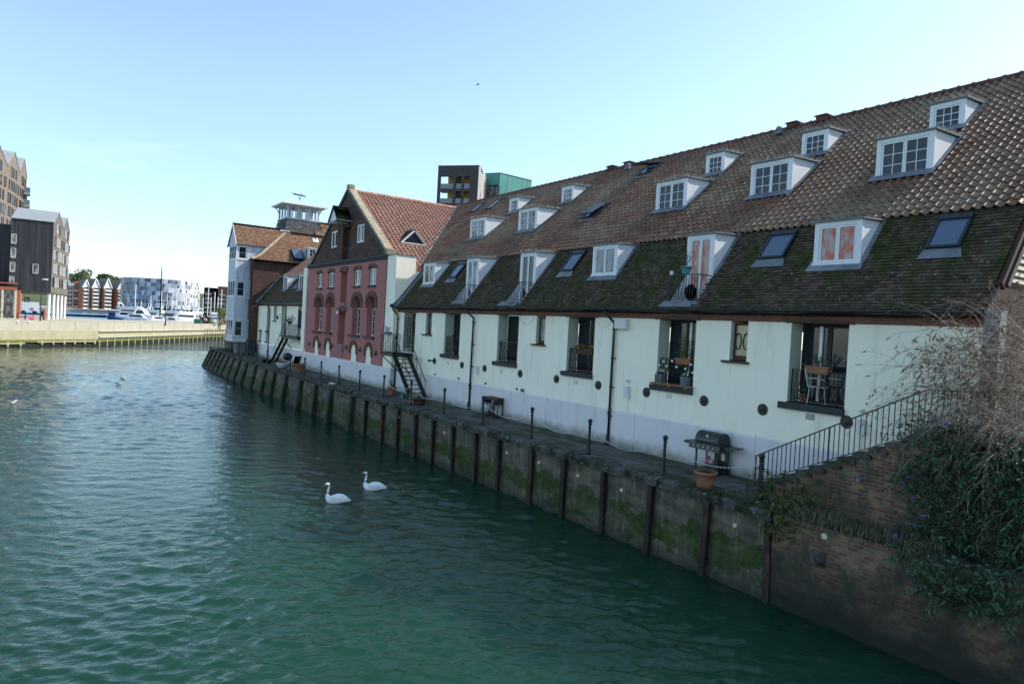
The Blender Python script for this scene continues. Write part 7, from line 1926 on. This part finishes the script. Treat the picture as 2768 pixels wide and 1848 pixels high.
# ------------------------------------------------------------------ light, sky, camera
S = Vector((1.0, -.30, .852)).normalized()
sun = bpy.data.lights.new('sun', 'SUN'); sun.energy = 2.4; sun.angle = R(.53); sun.color = (1.0, .93, .82)
so = bpy.data.objects.new('sun', sun); COL.objects.link(so); so.rotation_euler = S.to_track_quat('Z', 'Y').to_euler()
W = bpy.data.worlds.new('World'); SC.world = W; W.use_nodes = True; nt = W.node_tree
sky = nt.nodes.new('ShaderNodeTexSky'); sky.sky_type = 'NISHITA'; sky.sun_disc = False
sky.sun_elevation = math.asin(S.z); sky.sun_rotation = math.atan2(S.x, S.y); sky.air_density = .85; sky.dust_density = .5; sky.ozone_density = 1.6
bg = nt.nodes['Background']; bg.inputs['Strength'].default_value = .15
tc = nt.nodes.new('ShaderNodeTexCoord'); mp_ = nt.nodes.new('ShaderNodeMapping'); mp_.inputs['Scale'].default_value = (2.2, 2.2, 13); nt.links.new(tc.outputs['Generated'], mp_.inputs[0])
nz_ = nt.nodes.new('ShaderNodeTexNoise'); nz_.inputs['Scale'].default_value = 1.6; nz_.inputs['Detail'].default_value = 7; nz_.inputs['Roughness'].default_value = .62; nt.links.new(mp_.outputs[0], nz_.inputs['Vector'])
rp = nt.nodes.new('ShaderNodeValToRGB'); rp.color_ramp.elements[0].position = .52; rp.color_ramp.elements[1].position = .78; nt.links.new(nz_.outputs['Fac'], rp.inputs['Fac'])
sp_ = nt.nodes.new('ShaderNodeSeparateXYZ'); nt.links.new(tc.outputs['Generated'], sp_.inputs[0])
mr = nt.nodes.new('ShaderNodeMapRange'); nt.links.new(sp_.outputs[2], mr.inputs['Value'])
for k_, v_ in (('From Min', .02), ('From Max', .24), ('To Min', .7), ('To Max', 0)): mr.inputs[k_].default_value = v_
ml = nt.nodes.new('ShaderNodeMath'); ml.operation = 'MULTIPLY'; nt.links.new(rp.outputs[0], ml.inputs[0]); nt.links.new(mr.outputs[0], ml.inputs[1])
tn_ = nt.nodes.new('ShaderNodeMix'); tn_.data_type = 'RGBA'; tn_.blend_type = 'MULTIPLY'; tn_.inputs[0].default_value = 1; gm__ = nt.nodes.new('ShaderNodeGamma'); gm__.inputs[1].default_value = .95; nt.links.new(sky.outputs[0], gm__.inputs[0]); nt.links.new(gm__.outputs[0], tn_.inputs[6]); tn_.inputs[7].default_value = (.885, .90, .83, 1)
cl = nt.nodes.new('ShaderNodeMix'); cl.data_type = 'RGBA'; nt.links.new(ml.outputs[0], cl.inputs[0]); nt.links.new(tn_.outputs[2], cl.inputs[6]); cl.inputs[7].default_value = (5.4, 5.6, 5.8, 1)
hz = nt.nodes.new('ShaderNodeMapRange'); nt.links.new(sp_.outputs[2], hz.inputs['Value'])
for k_, v_ in (('From Min', .0), ('From Max', .30), ('To Min', 1.0), ('To Max', 0)): hz.inputs[k_].default_value = v_
ho = nt.nodes.new('ShaderNodeMix'); ho.data_type = 'RGBA'; ho.blend_type = 'MULTIPLY'; nt.links.new(hz.outputs[0], ho.inputs[0]); nt.links.new(cl.outputs[2], ho.inputs[6]); ho.inputs[7].default_value = (.72, .76, .86, 1)
nt.links.new(ho.outputs[2], bg.inputs['Color'])
cam = bpy.data.cameras.new('camera'); cam.lens = 24; cam.sensor_width = 36; cam.clip_end = 3000; cam.clip_start = .1
co = bpy.data.objects.new('camera', cam); COL.objects.link(co); SC.camera = co
yaw, pit, rol = R(34.62076728), R(1.08430966), R(3.17826231)
fwd = Vector((math.sin(yaw)*math.cos(pit), math.cos(yaw)*math.cos(pit), -math.sin(pit))); rt = Vector((math.cos(yaw), -math.sin(yaw), 0)); up_ = rt.cross(fwd)
r2 = rt*math.cos(rol) + up_*math.sin(rol); u2 = up_*math.cos(rol) - rt*math.sin(rol)
mx = Matrix((( r2.x, u2.x, -fwd.x, 0), (r2.y, u2.y, -fwd.y, 0), (r2.z, u2.z, -fwd.z, 3.9128), (0, 0, 0, 1)))
co.matrix_world = mx
vs_ = SC.view_settings; SC.display_settings.display_device = 'sRGB'; vs_.view_transform = 'Standard'; vs_.look = 'None'; vs_.exposure = 1.36; vs_.gamma = 1
SC.cycles.max_bounces = 6; SC.cycles.diffuse_bounces = 3; SC.cycles.glossy_bounces = 3; SC.cycles.transparent_max_bounces = 4
SC.cycles.use_denoising = True
